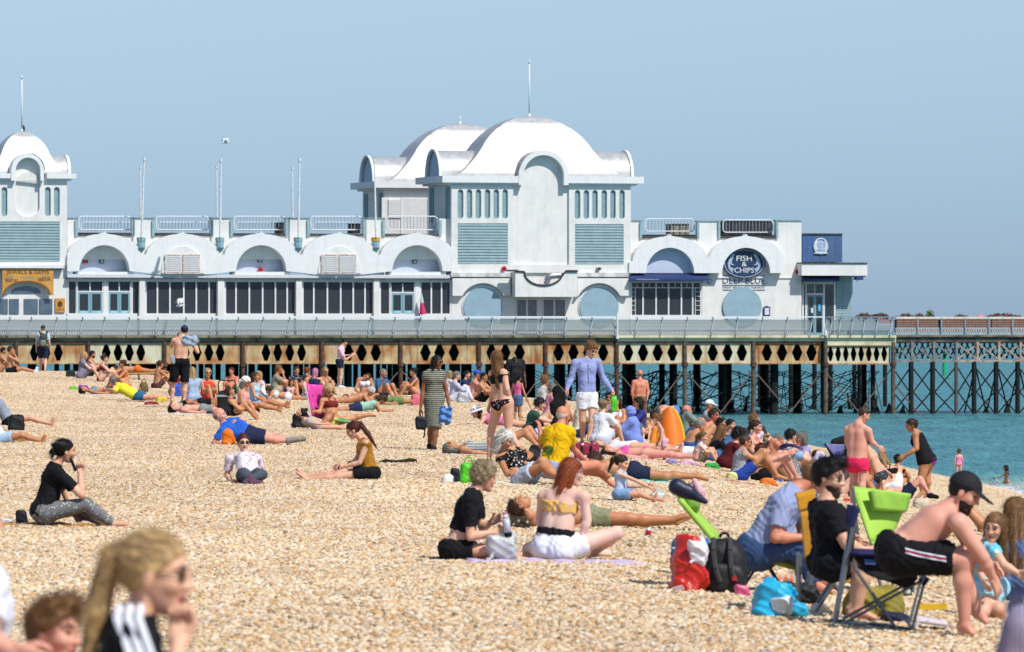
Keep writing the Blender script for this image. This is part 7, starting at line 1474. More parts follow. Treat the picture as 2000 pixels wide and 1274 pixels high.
def bag(label, px, py, s_, w_, h_, dep, c, cat='bag', name='bag', handles=True, hc=None, amp=.02, box=.4, top=.8, mat=None, seed=0):
    at = At(name, label, cat, px, py, s_); mt = mat or M('bagcloth_' + c, c, .7, var=.12, scale=7, bump=.006)
    crumple('bag_body', at, px - w_ / 2, px + w_ / 2, py - h_, py + 1, dep, mt, amp, box=box, top=top, seed=seed)
    if handles:
        for d in (-dep * .25, dep * .25):
            pts = [tuple(at(px + w_ * .22 * math.cos(t), py - h_ * .93 - h_ * .28 * math.sin(t), d)) for t in np.linspace(0, math.pi, 9)]
            MB().path(pts, .010, 5).build('handle', mat if mat and not hc else M('bagcloth_' + (hc or c), hc or c, .7), at.root)
    return at
def towel(label, x0, x1, py, s_, dep, mat, cat='towel', yaw=0, fringe=False):
    px = (x0 + x1) / 2; at = At('towel', label, cat, px, py, s_); L = (x1 - x0) / at.q; n = int(L / .06) + 2; m_ = int(dep / .08) + 2
    X, Y = np.meshgrid(np.linspace(-L / 2, L / 2, n), np.linspace(-dep / 2, dep / 2, m_)); X = X + .02 * np.sin(Y * 9 + px); Y2 = Y + .03 * np.sin(X * 6 + px)
    c_, s2 = math.cos(R(yaw)), math.sin(R(yaw)); XX = X * c_ - Y2 * s2; YY = X * s2 + Y2 * c_
    ZZ = ground(XX + at.loc.x, YY + at.loc.y) - at.loc.z + .038 + .012 * np.sin(X * 9 + px) * np.sin(Y * 8) + .008 * np.sin(X * 23)
    V = np.stack([XX, YY, ZZ], -1).reshape(-1, 3); V2 = V.copy(); V2[:, 2] -= .035; N = len(V)
    ii, jj = np.meshgrid(np.arange(m_ - 1), np.arange(n - 1), indexing='ij'); a = (ii * n + jj).ravel(); Q = [np.stack([a, a + 1, a + n + 1, a + n], 1)]
    rim = list(range(n)) + [n * (k + 1) + n - 1 for k in range(m_ - 1)] + [n * (m_ - 1) + k for k in range(n - 2, -1, -1)] + [n * k for k in range(m_ - 2, 0, -1)]
    Q.append(np.array([[rim[k], rim[k] + N, rim[(k + 1) % len(rim)] + N, rim[(k + 1) % len(rim)]] for k in range(len(rim))]))
    o = link('sheet', npmesh('sheet', np.concatenate([V, V2]), np.concatenate(Q), [mat]), at.root); return at
def sheet(at, name, pts, mat, th=.015, parent=None, bulge=0):
    """quad cloth spanned between four world points, with sag and thickness"""
    A, B, C, D_ = [np.array(p_) for p_ in pts]; n = 9; us = np.linspace(0, 1, n); G_ = np.array([[(A * (1 - u) + B * u) * (1 - v) + (D_ * (1 - u) + C * u) * v for u in us] for v in us])
    nn = np.cross(B - A, D_ - A); nn /= np.linalg.norm(nn) + 1e-9
    G_ = G_ + nn * (bulge * 4 * (us * (1 - us))[None, :, None] * 4 * (us * (1 - us))[:, None, None] * .5)
    V = G_.reshape(-1, 3); V = np.concatenate([V - nn * th / 2, V + nn * th / 2]); N = n * n; Q = []
    for i in range(n - 1):
        for j in range(n - 1): a = i * n + j; Q += [(a, a + n, a + n + 1, a + 1), (a + N, a + 1 + N, a + n + 1 + N, a + n + N)]
    rim = list(range(n)) + [n * (k + 1) + n - 1 for k in range(n - 1)] + [n * (n - 1) + k for k in range(n - 2, -1, -1)] + [n * k for k in range(n - 2, 0, -1)]
    Q += [(rim[k], rim[(k + 1) % len(rim)], rim[(k + 1) % len(rim)] + N, rim[k] + N) for k in range(len(rim))]
    return link(name, npmesh(name, V - np.array(tuple(at.loc)), Q, [mat]), parent or at.root)
def T14(at): return lambda x, y, d=0: at(1600 + x / 3.4075, 900 + y / 3.4075, d)
def T13(at): return lambda x, y, d=0: at(1240 + x / 3.86, 900 + y / 3.86, d)
steel = M('grey_tube', '84878c', .35, metal=.6, var=.08); navyf = M('navy_fabric', '1f2457', .8, bump=.003); blackf = M('black_fabric', '17171b', .85, bump=.003); lime = M('lime_fabric', 'a3cc4e', .75, var=.05, bump=.003); yellowf = M('yellow_fabric', 'd9991f', .75, var=.06, bump=.003)
orangew = M('orange_wood', 'c67a2e', .5, var=.15)
# ---- navy camping chair
at = At('camping_chair', 'navy and black folding camping chair under the shirtless man in the cap', 'chair', 1725, 1232, 300); t = T14(at)
for d, nm in ((-.30, 0), (.30, 1)):
    o = 12 * nm
    MB().bar(t(238 + o, 300, d), t(92 + o * 2, 1070, d), .016, 8).build('back_leg', steel, at.root)
    MB().bar(t(222 + o, 300, d), t(200 + o, 430, d), .04, 8, .026).build('padded_top', navyf, at.root)
    MB().bar(t(690 + o, 620, d), t(682 + o, 800, d), .014, 8).bar(t(682 + o, 800, d), t(600 + o, 1110, d), .011, 8).build('front_leg', steel, at.root)
    MB().bar(t(215 + o, 690, d), t(500 + o, 1105, d), .011, 8).bar(t(160 + o, 1062, d), t(650 + o, 795, d), .011, 8).build('side_brace', steel, at.root)
    sheet(at, 'armrest', [t(195 + o, 600, d - .06), t(695 + o, 622, d - .06), t(695 + o, 640, d + .06), t(195 + o, 620, d + .06)], navyf, .03)
    sheet(at, 'side_panel', [t(215 + o, 630, d), t(680 + o, 640, d), t(600 + o, 850, d), t(300 + o, 745, d)], blackf, .012, bulge=.03)
    MB().bar(t(680 + o, 785, d), t(700 + o, 800, d), .035, 8).build('hinge', navyf, at.root)
MB().bar(t(160, 1065, -.3), t(505, 1105, .3), .014, 6).bar(t(600, 1108, -.3), t(90, 1070, .3), .014, 6).build('cross_brace', steel, at.root)
sheet(at, 'seat', [t(250, 700, -.28), t(640, 770, -.28), t(650, 770, .28), t(262, 700, .28)], M('dark_grey_fabric', '3d3a45', .85), .02, bulge=-.12)
sheet(at, 'backrest', [t(232, 330, -.29), t(244, 330, .29), t(210, 660, .29), t(200, 660, -.29)], blackf, .02, bulge=.06)
sheet(at, 'logo_patch', [t(285, 640, -.325), t(360, 645, -.325), t(360, 682, -.325), t(288, 678, -.325)], M('pale_blue_patch', '4a66a8', .7), .01)
b_ = At('bottle', 'green glass bottle in the mesh holder of the navy chair', 'bottle', 1768, 1160, 300); tb = T14(b_)
MB().bar(tb(570, 745, -.36), tb(562, 640, -.36), .036, 12).bar(tb(562, 640, -.36), tb(556, 600, -.36), .036, 12, .014).bar(tb(556, 600, -.36), tb(552, 560, -.36), .014, 10).build('glass', M('green_glass', '0d5a22', .1, spec=.8), b_.root, smooth=True); MB().bar(tb(571, 730, -.4), tb(567, 690, -.4), .02, 8).build('paper_label', M('label_white', 'd5ded2', .6), b_.root)
# ---- yellow chair
at = At('folding_chair', 'yellow canvas folding chair with wooden arms under the bearded man', 'chair', 1600, 1206, 283); t = T13(at)
for d in (-.27, .27):
    o = 8 if d > 0 else 0
    MB().bar(t(1352 + o, 225, d), t(1338 + o, 750, d), .018, 8).bar(t(1340 + o, 750, d), t(1310 + o, 930, d), .016, 8).build('post', steel, at.root)
    MB().bar(t(1370 + o, 770, d), t(1540 + o, 985, d), .016, 8).bar(t(1235 + o, 700, d), t(1225 + o, 1170, d), .014, 8).bar(t(1560 + o, 800, d), t(1330 + o, 1165, d), .014, 8).build('leg', steel, at.root)
    MB().box(tuple(t(1325 + o, 690, d - .03)), tuple(t(1700 + o, 665, d + .03))).build('armrest', orangew, at.root)
sheet(at, 'backrest', [t(1200, 262, -.27), t(1352, 228, -.27), t(1360, 228, .27), t(1215, 262, .27)], yellowf, .02)
sheet(at, 'backrest', [t(1202, 262, -.29), t(1352, 228, -.29), t(1338, 345, -.29), t(1224, 375, -.29)], yellowf, .015)
sheet(at, 'backrest', [t(1234, 375, -.28), t(1330, 350, -.28), t(1392, 760, -.28), t(1268, 755, -.28)], M('ochre_fabric', 'c78e2c', .75), .02)
sheet(at, 'seat', [t(1380, 760, -.27), t(1700, 800, -.27), t(1700, 800, .27), t(1390, 760, .27)], yellowf, .03, bulge=-.05)
sheet(at, 'seat_valance', [t(1385, 765, -.28), t(1700, 820, -.28), t(1640, 930, -.28), t(1440, 860, -.28)], yellowf, .012)
at2 = At('beach_bag', 'olive and yellow canvas slumped under the navy camping chair', 'bag', 1694, 1212, 278); crumple('bag_body', at2, 1640, 1772, 1146, 1214, .5, M('olive_yellow', 'a3902c', .8, var=.2, scale=4, col2='6f6a28'), .02, top=.7)
# ---- lime chair back behind
at = At('camping_chair', 'lime green camping chair with head pillow behind the shirtless man', 'chair', 1715, 1165, 262); t = T14(at)
sheet(at, 'backrest', [t(222, 178, .1), t(628, 236, .45), t(470, 560, .2), t(335, 540, -.1)], lime, .025, bulge=-.04)
V_ = [t(340, 205, .0), t(612, 245, .33), t(580, 352, .27), t(365, 330, -.03)]; sheet(at, 'head_pillow', V_, M('lime_pillow', '8dba42', .75), .06)
sheet(at, 'seat', [t(335, 540, -.1), t(470, 560, .2), t(620, 700, .3), t(520, 700, -.2)], lime, .02)
for x, y, x2, y2, d in ((222, 178, 300, 900, 0), (335, 540, 420, 905, -.1), (520, 700, 450, 905, -.2), (620, 700, 640, 900, .3)): MB().bar(t(x, y, d), t(x2, y2, d), .015, 6).build('leg', steel, at.root)
# ---- low lime chair of the man in the grey-blue shirt
at = At('beach_chair', 'low lime recliner chair carrying the man in the grey-blue shirt', 'chair', 1470, 1158, 250); t = T13(at)
sheet(at, 'backrest', [t(330, 285, -.28), t(345, 262, .28), t(650, 590, .28), t(600, 610, -.28)], lime, .045)
crumple('head_pillow', at, 1334, 1368, 962, 1003, .5, M('lime_pillow', '8dba42', .75), .003, d=0, box=.2)
sheet(at, 'seat', [t(600, 640, -.28), t(620, 640, .28), t(1230, 790, .28), t(1220, 800, -.28)], M('olive_lime', '8a9c2e', .75), .05, bulge=-.06)
for x, y, x2, y2 in ((620, 640, 700, 990), (900, 800, 780, 990), (1215, 790, 1245, 960), (1000, 780, 1120, 985)):
    for d in (-.27, .27): MB().bar(t(x, y, d), t(x2, y2, d), .013, 6).build('leg', M('dark_tube', '2a2b2f', .4, metal=.5), at.root)
at = At('dark_slipper', 'big dark navy padded slipper resting on top of the lime recliner', 'slipper', 1350, 1158, 250)
o_ = MB(); q0 = [(1312, 944, 0), (1324, 944, 0), (1340, 953, 0), (1358, 968, 0), (1372, 982, 0), (1382, 985, 0)]
V_, Q_ = grow([(np.array(at(1322, 951)), np.array(at(1345, 962)), .065, .055), (np.array(at(1345, 962)), np.array(at(1378, 981)), .055, .022), (np.array(at(1316, 955)), np.array(at(1332, 966)), .035, .03)], .012, k=.03); link('body', npmesh('body', V_ - np.array(tuple(at.loc)), Q_, [M('navy_padded', '20243c', .45, bump=.004)]), at.root)
at = At('red_sandal', 'red, white and navy striped sandal standing behind the navy slipper', 'sandal', 1362, 1158, 252)
V_, Q_ = grow([(np.array(at(1357, 940, .1)), np.array(at(1368, 962, .1)), .022, .04), (np.array(at(1368, 962, .1)), np.array(at(1378, 982, .1)), .04, .02)], .010, k=.02); link('sole', npmesh('sole', V_ - np.array(tuple(at.loc)), Q_, [stp('sandal', 'c8323c', 'e6e6ee', 20, 'X')]), at.root)
# ---- pile of bags
at = bag('blue cooler bag with white band behind the red and white carrier', 1349, 1128, 245, 76, 78, .25, '2f6fa0', box=.8, amp=.006, handles=False, top=1); MB().box(tuple(at(1312, 1072, -.135)), tuple(at(1386, 1069, -.128))).build('band', M('pale_band', 'cfdde6', .5), at.root)
at = bag('slumped red and white plastic carrier beside the black backpack', 1345, 1162, 255, 84, 112, .3, 'cc2a1e', amp=.03, top=.55, mat=plastic('cc2a1e'), handles=False, seed=1); crumple('white_panel', at, 1340, 1380, 1053, 1108, .26, plastic('eceaf0'), .02, d=-.06, seed=4)
textm = M('print_white', 'f0e6e6', .5)
for k in range(3): MB().bar(at(1310 + k * 3, 1148 + k * 3, -.16), at(1332 + k * 2, 1142 + k * 3, -.17), .005, 4).build('printed_line', textm, at.root)
at = At('backpack', 'large black backpack with a red tag in front of the lime recliner', 'backpack', 1414, 1163, 262)
crumple('pack_body', at, 1367, 1463, 1050, 1166, .34, M('black_nylon', '19191b', .6, var=.1, bump=.004), .006, fr=10, box=.15, top=.85)
crumple('front_pocket', at, 1382, 1452, 1098, 1158, .12, M('black_nylon2', '222224', .6, bump=.004), .004, d=-.18, box=.25)
for x0_, x1_ in ((1393, 1404), (1425, 1434)):
    MB().path([at(x0_, 1052, -.1), at(x0_ - 1, 1075, -.19), at(x1_ - 8, 1110, -.24), at(x1_, 1135, -.24)], .022, 6).build('strap', M('strap_grey', '3c3b3a', .7), at.root)
MB().path([at(1405, 1050, 0), at(1410, 1042, 0), at(1420, 1042, 0), at(1424, 1050, 0)], .012, 6).build('grab_handle', blackf, at.root); MB().box(tuple(at(1428, 1132, -.27)), tuple(at(1437, 1125, -.25))).build('tag', red, at.root); MB().box(tuple(at(1358, 1120, -.12)), tuple(at(1370, 1098, -.1))).build('side_label', M('grey_label', 'b9b9b4', .6), at.root)
at = bag('crumpled bright cyan and white plastic bag at the foot of the pile', 1512, 1211, 275, 112, 78, .32, '2ab4dc', amp=.035, top=.5, mat=plastic('2ab4dc'), handles=False, seed=2)
crumple('white_print', at, 1500, 1545, 1165, 1200, .26, plastic('e8f0f4'), .03, d=-.06, seed=7); crumple('knot', at, 1543, 1578, 1175, 1210, .2, plastic('2ab4dc'), .02, seed=3)
bag('black slouching holdall behind the cyan bag', 1555, 1185, 262, 92, 48, .35, '232326', amp=.02, handles=False, top=.8, mat=M('black_nylon2', '222224'))
bag('small pink and clear plastic packet left of the cyan bag', 1450, 1172, 262, 34, 32, .12, 'd85a86', amp=.02, handles=False, mat=plastic('d85a86')); bag('small crumpled white packet above the pink packet', 1444, 1150, 258, 22, 16, .1, 'e2dfe4', amp=.015, handles=False, mat=plastic('e2dfe4'))
bag('rolled pale grey and orange towel under the lime recliner seat', 1528, 1142, 246, 76, 20, .2, 'b9a8a4', amp=.01, handles=False, name='towel', cat='towel', mat=stp('orange_grey', 'b9b0b4', 'e07a3a', 6, 'X'))
bag('white and yellow food wrappers under the yellow chair', 1606, 1206, 276, 46, 30, .15, 'e6e0d0', amp=.02, handles=False, mat=plastic('ded9c8'), seed=5); bag('bright yellow wrapper beside the white wrappers', 1618, 1205, 280, 22, 14, .1, 'e8c820', amp=.01, handles=False, mat=plastic('e8c820'), seed=6)
bag('dark navy bundle between the navy chair legs', 1750, 1222, 292, 60, 26, .2, '1c2440', amp=.02, handles=False, seed=8)
at = At('folded_stool', 'white-legged folding stool with yellow and patterned cloth behind the man\'s feet', 'stool', 1822, 1236, 298); t = T14(at)
sheet(at, 'seat', [t(640, 1060, -.1), t(850, 1090, -.1), t(850, 1085, .25), t(640, 1050, .25)], flo('stool', 'd8c8cc', ['b9a0b0', 'e6dce0', '8a7a90', 'c9b9c0'], 20), .03)
for x, y, x2, y2 in ((650, 1065, 640, 1110), (850, 1090, 825, 1165)): MB().bar(t(x, y, -.1), t(x2, y2, -.1), .012, 6).build('leg', M('white_tube', 'e0e0e0', .4), at.root)
MB().box(tuple(t(665, 1000, .2)), tuple(t(862, 960, .22))).build('yellow_edge', M('bright_yellow', 'e8b818', .6), at.root)
# ---- towels and mats
towel('pale lilac towel under the ginger-haired pair', 914, 1254, 1104, 222, .75, fab('cdb9d6'), yaw=-1)
towel('navy corner of a mat left of the black crop top', 842, 890, 1097, 221, .4, NVY)
towel('cream towel under the white-haired person', 950, 1075, 949, 149, .7, fab('e0d8c6'))
towel('orange and brown woven mat under the person on the phone', 0, 205, 1031, 192, .6, stp('mat', 'c88f4a', '6b4426', 30, 'X'))
towel('mint towel under the man in navy trunks', 1165, 1330, 941, 149, .7, fab('7fc9b8'))
towel('yellow and black edged towel under the man in olive shorts', 1010, 1345, 1036, 196, .7, stp('ybk', 'd8c27a', '2b2b2b', 5, 'X'))
towel('white towel under the man lying in grey shorts', 303, 420, 812, 86, .8, fab('dcdce2')); towel('grey towel under the blue-trimmed sunbather behind the yellow tee', 160, 250, 774, 75, .9, fab('c2c4c8'))
towel('dark striped towel under the man in the lemon tee', 225, 318, 787, 80, .8, stp('dk', '2c2c3c', '8c2434', 9, 'X')); towel('green towel under the sunbather beside the pink cushion', 738, 812, 794, 77, .8, fab('5f8a4c'))
towel('pink and white patterned towel under the white sun hat', 930, 1060, 838, 99, .8, flo('pkw', 'e8dce4', ['e07aa8', 'f0e6ee', 'd890b4', 'ffffff'], 8))
towel('white towel with aqua stripes in front of the hooded child', 1150, 1330, 886, 108, 1.4, stp('aq', 'dfe4ea', '58b4d8', 4, 'X')); towel('red and white striped towel, nearest the striped trunks boy', 1180, 1345, 901, 114, .9, stp('rw', 'ded0d8', 'c86a84', 5, 'X'))
towel('pale towel under the sunbather with bent knees near the orange bag', 880, 990, 893, 122, .7, fab('c9c2b4')); towel('blue-violet towel under the shirtless lying man by the trolley', 350, 420, 800, 84, .7, fab('3a50a8'))
towel('navy towel draped in front of the sheer black tunic', 1735, 1795, 968, 110, .8, NVY); towel('terracotta towel under the small crowd near the water', 1380, 1530, 948, 126, .9, fab('b9705c'))
# ---- middle distance bags and objects
bag('lime green rucksack-style bag on the cream towel', 915, 948, 146, 36, 46, .25, '52c41e', amp=.012, mat=M('lime_nylon', '52c41e', .5, bump=.005)); bag('small black bag leaning on the lime green bag', 890, 946, 147, 22, 34, .2, '1c2026', amp=.015, handles=False)
at = At('sun_hat', 'white straw hat lying on the shingle left of the green bag', 'hat', 875, 947, 147); V_, Q_ = grow([(np.array(at(875, 945)), np.array(at(875, 938)), .10, .085)], .012, k=.01); link('crown', npmesh('crown', V_ - np.array(tuple(at.loc)), Q_, [fab('eeeae2')]), at.root); MB().bar(at(875, 946), at(875, 944.5), .15, 18, .14).build('brim', fab('e6e0d4'), at.root); MB().bar(at(875, 945), at(875, 943), .108, 16).build('hat_band', BLK, at.root)
bag('orange plastic bag behind the bikini walker\'s foot', 968, 893, 124, 34, 40, .25, 'e8521e', amp=.02, handles=False, mat=plastic('e8521e'))
bag('bright orange plastic bag beside the large man in blue', 446, 872, 120, 30, 34, .2, 'f07a10', amp=.02, handles=False, mat=plastic('f07a10'), seed=2)
at = bag('red and white floral tote with black straps behind the yellow tee', 1146, 916, 130, 50, 52, .2, '8c3044', amp=.004, box=.9, top=1, handles=False, mat=flo('tote', '8c3044', ['e0c8cc', 'b03a50', 'f0e6e6', '6a2436'], 14))
for x in (1136, 1155): MB().path([at(x, 863, 0), at(x, 875, -.12), at(x + (1146 - x) * .4, 908, -.12)], .018, 5).build('strap', blackf, at.root)
bag('black bag between the white-haired person and the yellow tee', 1042, 915, 138, 34, 44, .2, '1b1620', amp=.02, handles=False, seed=3)
at = bag('wheeled black shopping trolley with raised handle beside the pink top', 442, 815, 92, 36, 52, .3, '17181c', name='shopping_trolley', cat='trolley', handles=False, box=.8, amp=.005, top=1)
MB().path([at(427, 800, .12), at(426, 746, .12), at(430, 743, .12), at(456, 743, .12), at(459, 746, .12), at(459, 800, .12)], .014, 6).build('frame', M('dark_tube', '2a2b2f'), at.root); MB().box(tuple(at(424, 775, -.17)), tuple(at(461, 771, -.155))).build('trim', M('grey_trim', 'a8a8ac', .4), at.root); MB().box(tuple(at(449, 766, -.17)), tuple(at(453, 756, -.155))).build('yellow_tag', M('bright_yellow', 'e8b818'), at.root)
for x in (428, 456): MB().bar(at(x, 812, -.14), at(x, 812, -.17), .045, 10).build('wheel', blackf, at.root)
at = At('deckchair', 'bright pink deckchair with a green seat under the blonde person', 'deckchair', 642, 842, 103)
sheet(at, 'backrest', [at(598, 750, -.25), at(630, 753, .25), at(636, 822, .25), at(610, 812, -.25)], flo('pinkchair', 'd8479c', ['b02a80', 'e070b8', 'c83a90', 'd8479c'], 9), .02)
sheet(at, 'seat', [at(630, 818, -.25), at(634, 814, .25), at(690, 820, .25), at(684, 826, -.25)], M('green_canvas', '6f9a5c', .8), .03, bulge=-.12)
for x, y, x2, y2, d in ((597, 750, 613, 838, -.26), (636, 822, 640, 846, -.26), (686, 822, 672, 846, -.26), (632, 753, 640, 838, .26), (690, 818, 688, 842, .26)): MB().bar(at(x, y, d), at(x2, y2, d), .012, 6).build('leg', M('white_tube', 'e0e0e0'), at.root)
bag('black bag under the head of the person lying by the pink deckchair', 589, 839, 101, 40, 32, .3, '141416', amp=.02, handles=False, seed=4)
at = At('sun_lounger', 'low yellow sun lounger under the orange shorts', 'sun lounger', 270, 744, 62)
sheet(at, 'canvas', [at(222, 731, -.3), at(318, 729, -.3), at(318, 729, .3), at(222, 731, .3)], M('yellow_canvas', 'd8a83c', .8), .05)
for x in (226, 270, 314):
    for d in (-.28, .28): MB().bar(at(x, 731, d), at(x + 2, 744, d), .018, 5).build('leg', steel, at.root)
MB().bar(at(222, 732, -.3), at(318, 730, -.3), .02, 6).bar(at(222, 732, .3), at(318, 730, .3), .02, 6).build('frame', steel, at.root)
bag('green bag at the head of the sunbathers on the far left', 144, 763, 72, 18, 9, .2, '7ccc2a', amp=.01, handles=False); bag('purple rolled bag beside the green one on the far left', 163, 762, 72, 22, 10, .2, '8a4aa0', amp=.01, handles=False)
bag('brown round wicker basket behind the lemon tee', 281, 768, 73, 20, 22, .3, '6f5a34', amp=.004, handles=True, box=.1, cat='basket', name='basket'); bag('small lime bag in front of the wicker basket', 276, 771, 74, 12, 8, .15, '62d03c', amp=.01, handles=False)
bag('royal blue cool bag between the standing man\'s legs', 343, 776, 79, 24, 26, .3, '3a5ac0', amp=.004, box=.9, top=1); bag('yellow towel bundle left of the standing man', 316, 787, 80, 24, 12, .3, 'e0c838', amp=.01, handles=False, name='towel', cat='towel')
bag('red and navy bundle beside the lemon tee man\'s shorts', 296, 793, 82, 30, 8, .3, '9c2434', amp=.01, handles=False, name='towel', cat='towel')
bag('black shoes pile by the lying man\'s feet', 413, 812, 86, 20, 9, .2, '1c1c20', amp=.01, handles=False, name='shoes', cat='shoes'); bag('dark green bag behind the grey-lilac dress', 138, 738, 60, 20, 16, .3, '1d2420', amp=.015, handles=False)
bag('black rucksack with a water bottle at the left edge', 32, 830, 116, 34, 34, .25, '1a1a1e', amp=.015, handles=False, cat='backpack', name='backpack'); bag('flat brown paper bag near the left edge', 36, 866, 124, 30, 20, .12, 'b98a4c', amp=.006, handles=False, box=.8, name='paper_bag')
bag('black shoe-shaped bag behind the person on the phone', 42, 1026, 192, 26, 32, .2, '17181c', amp=.01, handles=False); bag('white crumpled bag at the far left of the woven mat', 12, 1024, 192, 26, 12, .15, 'dcdce4', amp=.012, handles=False)
bag('grey clear carrier bag with food in the lap of the crop top', 980, 1100, 226, 64, 62, .25, 'b9bab8', amp=.03, handles=False, top=.75, mat=plastic('c2c3c0', .25), seed=9)
bag('leopard-print cloth bundle by the head of the man in olive shorts', 1012, 1038, 198, 44, 30, .25, '4a4436', amp=.015, handles=False, mat=flo('leopard', '3a3228', ['b9a888', '2a241e', '8a7a5c', 'd0c0a0'], 22))
bag('small navy and white pouch behind the ginger-haired person', 1164, 1036, 197, 26, 14, .12, '2a3050', amp=.01, handles=False); bag('tiny rainbow-striped bucket bag by the small girl', 1286, 984, 153, 28, 22, .15, 'e0d8dc', amp=.003, box=.8, top=1, handles=True, mat=stp('rainbow', 'e6dde2', '8ad0d0', 16, 'Z'))
bag('dark slate plastic bag in the lap of the lilac shirt', 904, 789, 70, 24, 24, .25, 'aeb2b8', amp=.02, handles=False, mat=plastic('b4b8bc')); bag('pink cushion beside the green towel', 812, 794, 77, 22, 24, .3, 'e06a78', amp=.004, handles=False, name='cushion', cat='cushion')
bag('folded navy chair cloth between the blue vest and the olive tee', 510, 772, 67, 20, 30, .4, '2a4a90', amp=.01, handles=False, name='folded_chair', cat='folding chair', box=.7)
for lab, x, y, s_, w_, h_, c in (('pink and white towel bundle in front of the black top', 1346, 912, 116, 44, 13, 'e6b8cc'), ('green mesh bag near the maroon hoodie', 1390, 920, 120, 34, 16, '3cae4c'), ('red cloth strip under the green mesh bag', 1374, 917, 118, 20, 6, 'd84a30'), ('lilac sun hat on the shingle beside the striped trunks boy', 1312, 910, 112, 24, 16, '9a88b8'), ('pale yellow crumpled bag left of the grey vest', 1430, 940, 126, 26, 18, 'e0dc90'), ('orange and red beach bag under the red-haired person', 1500, 952, 128, 40, 18, 'f08020'), ('blue and white bag beside the black bikini bottoms', 1520, 944, 124, 18, 14, '3a5ac8'), ('black box bag right of the straw hat', 1470, 905, 102, 30, 18, '1d2430'), ('silver crumpled bag below the windbreak', 1640, 968, 122, 60, 30, 'a8acb2'), ('red bag behind the bearded man\'s face', 1655, 985, 130, 24, 12, 'c83040'), ('yellow-topped suncream bottle pouch near the thin boy', 1733, 962, 114, 10, 12, 'e8d040'), ('blue mesh bundle near the lying person by the lime chair', 1690, 978, 118, 30, 14, '4a5a80'), ('beige towel heap behind the lime chair pillow', 1800, 985, 122, 40, 26, 'd2c0aa')):
    bag(lab, x, y, s_, w_, h_, .22, c, amp=.014, handles=False, seed=x % 7, top=.7, name='towel' if 'towel' in lab else ('sun_hat' if 'sun hat' in lab else 'bag'), cat='towel' if 'towel' in lab else ('hat' if 'sun hat' in lab else 'bag'))
# pop-up tent, float, windbreak, umbrella
at = At('beach_tent', 'orange, yellow and lime pop-up beach tent standing on end among the crowd', 'tent', 1312, 872, 100)
def arch_tent(at, x0, x1, y0, y1, dep, mats, lean=6):
    n = 14; m_ = 12; cx = (x0 + x1) / 2; G_ = []
    for i in range(n + 1):
        t_ = i / n; z = y1 - (y1 - y0) * t_; hw_ = (x1 - x0) / 2 * (1 - t_ ** 2.2) ** .5 + 1.0; row = []
        for j in range(m_ + 1):
            a_ = math.pi * j / m_; row.append(tuple(at(cx + lean * (.5 - t_) - hw_ * math.cos(a_), z, -dep * math.sin(a_) * (1 - .55 * t_) + dep * .4)))
        G_.append(row)
    for nm, j0, j1, mt in mats:
        m = MB(); vs = [p_ for row in G_ for p_ in row[j0:j1 + 1]]; w_ = j1 - j0 + 1
        m.add(vs, [(i * w_ + j, i * w_ + j + 1, (i + 1) * w_ + j + 1, (i + 1) * w_ + j) for i in range(n) for j in range(w_ - 1)]); m.build(nm, mt, at.root, smooth=True)
    for j in (0, m_ - 2): MB().path([row[j] for row in G_], .018, 5).build('piping', M('bright_yellow', 'e8b818'), at.root)
arch_tent(at, 1285, 1337, 795, 872, .45, [('front_panel', 0, 10, M('orange_nylon', 'f0781a', .55, var=.05, bump=.004)), ('side_panel', 10, 12, M('lime_nylon2', 'b4cc2a', .55))])
at = At('inflatable_float', 'upright orange and yellow inflatable held by the small boy', 'float', 1276, 868, 104); V_, Q_ = grow([(np.array(at(1276, 864)), np.array(at(1279, 836)), .09, .06)], .014, k=.01); link('float_body', npmesh('float_body', V_ - np.array(tuple(at.loc)), Q_, [M('orange_vinyl', 'f59020', .3)]), at.root); MB().bar(at(1284, 866, -.05), at(1286, 838, -.05), .02, 6).build('yellow_seam', M('bright_yellow', 'e8b818'), at.root)
at = At('beach_shelter', 'purple-grey fabric windbreak with zigzag emblem beside the pink shorts', 'windbreak', 1630, 958, 121); t = lambda x, y, d=0: at(1580 + x / 4.248, 760 + y / 4.248, d)
sheet(at, 'side_panel', [t(125, 452, -.1), t(300, 462, .3), t(300, 640, .3), t(240, 665, -.1)], M('purple_nylon', '6e6a9c', .6, bump=.003), .01)
MB().path([t(215, 560, -.08), t(228, 520, -.06), t(240, 550, -.05), t(252, 515, -.03), t(262, 550, -.02), t(272, 520, 0), t(285, 555, .02)], .022, 5).build('emblem', M('emblem_blue', '3f4a8c', .6), at.root)
MB().path([t(125, 452, -.1), t(205, 560, -.1), t(250, 670, -.1)], .02, 5).build('edge_pole', M('dark_tube', '2a2b2f'), at.root)
at = At('umbrella', 'dark umbrella lying open behind the windbreak', 'umbrella', 1645, 950, 112); t = lambda x, y, d=0: at(1580 + x / 4.248, 760 + y / 4.248, d)
V_, Q_ = grow([(np.array(t(215, 445)), np.array(t(300, 435)), .09, .13)], .016, k=.01); link('canopy', npmesh('canopy', V_ - np.array(tuple(at.loc)), Q_, [blackf]), at.root); MB().bar(t(260, 440), t(290, 700), .012, 5).build('shaft', steel, at.root)
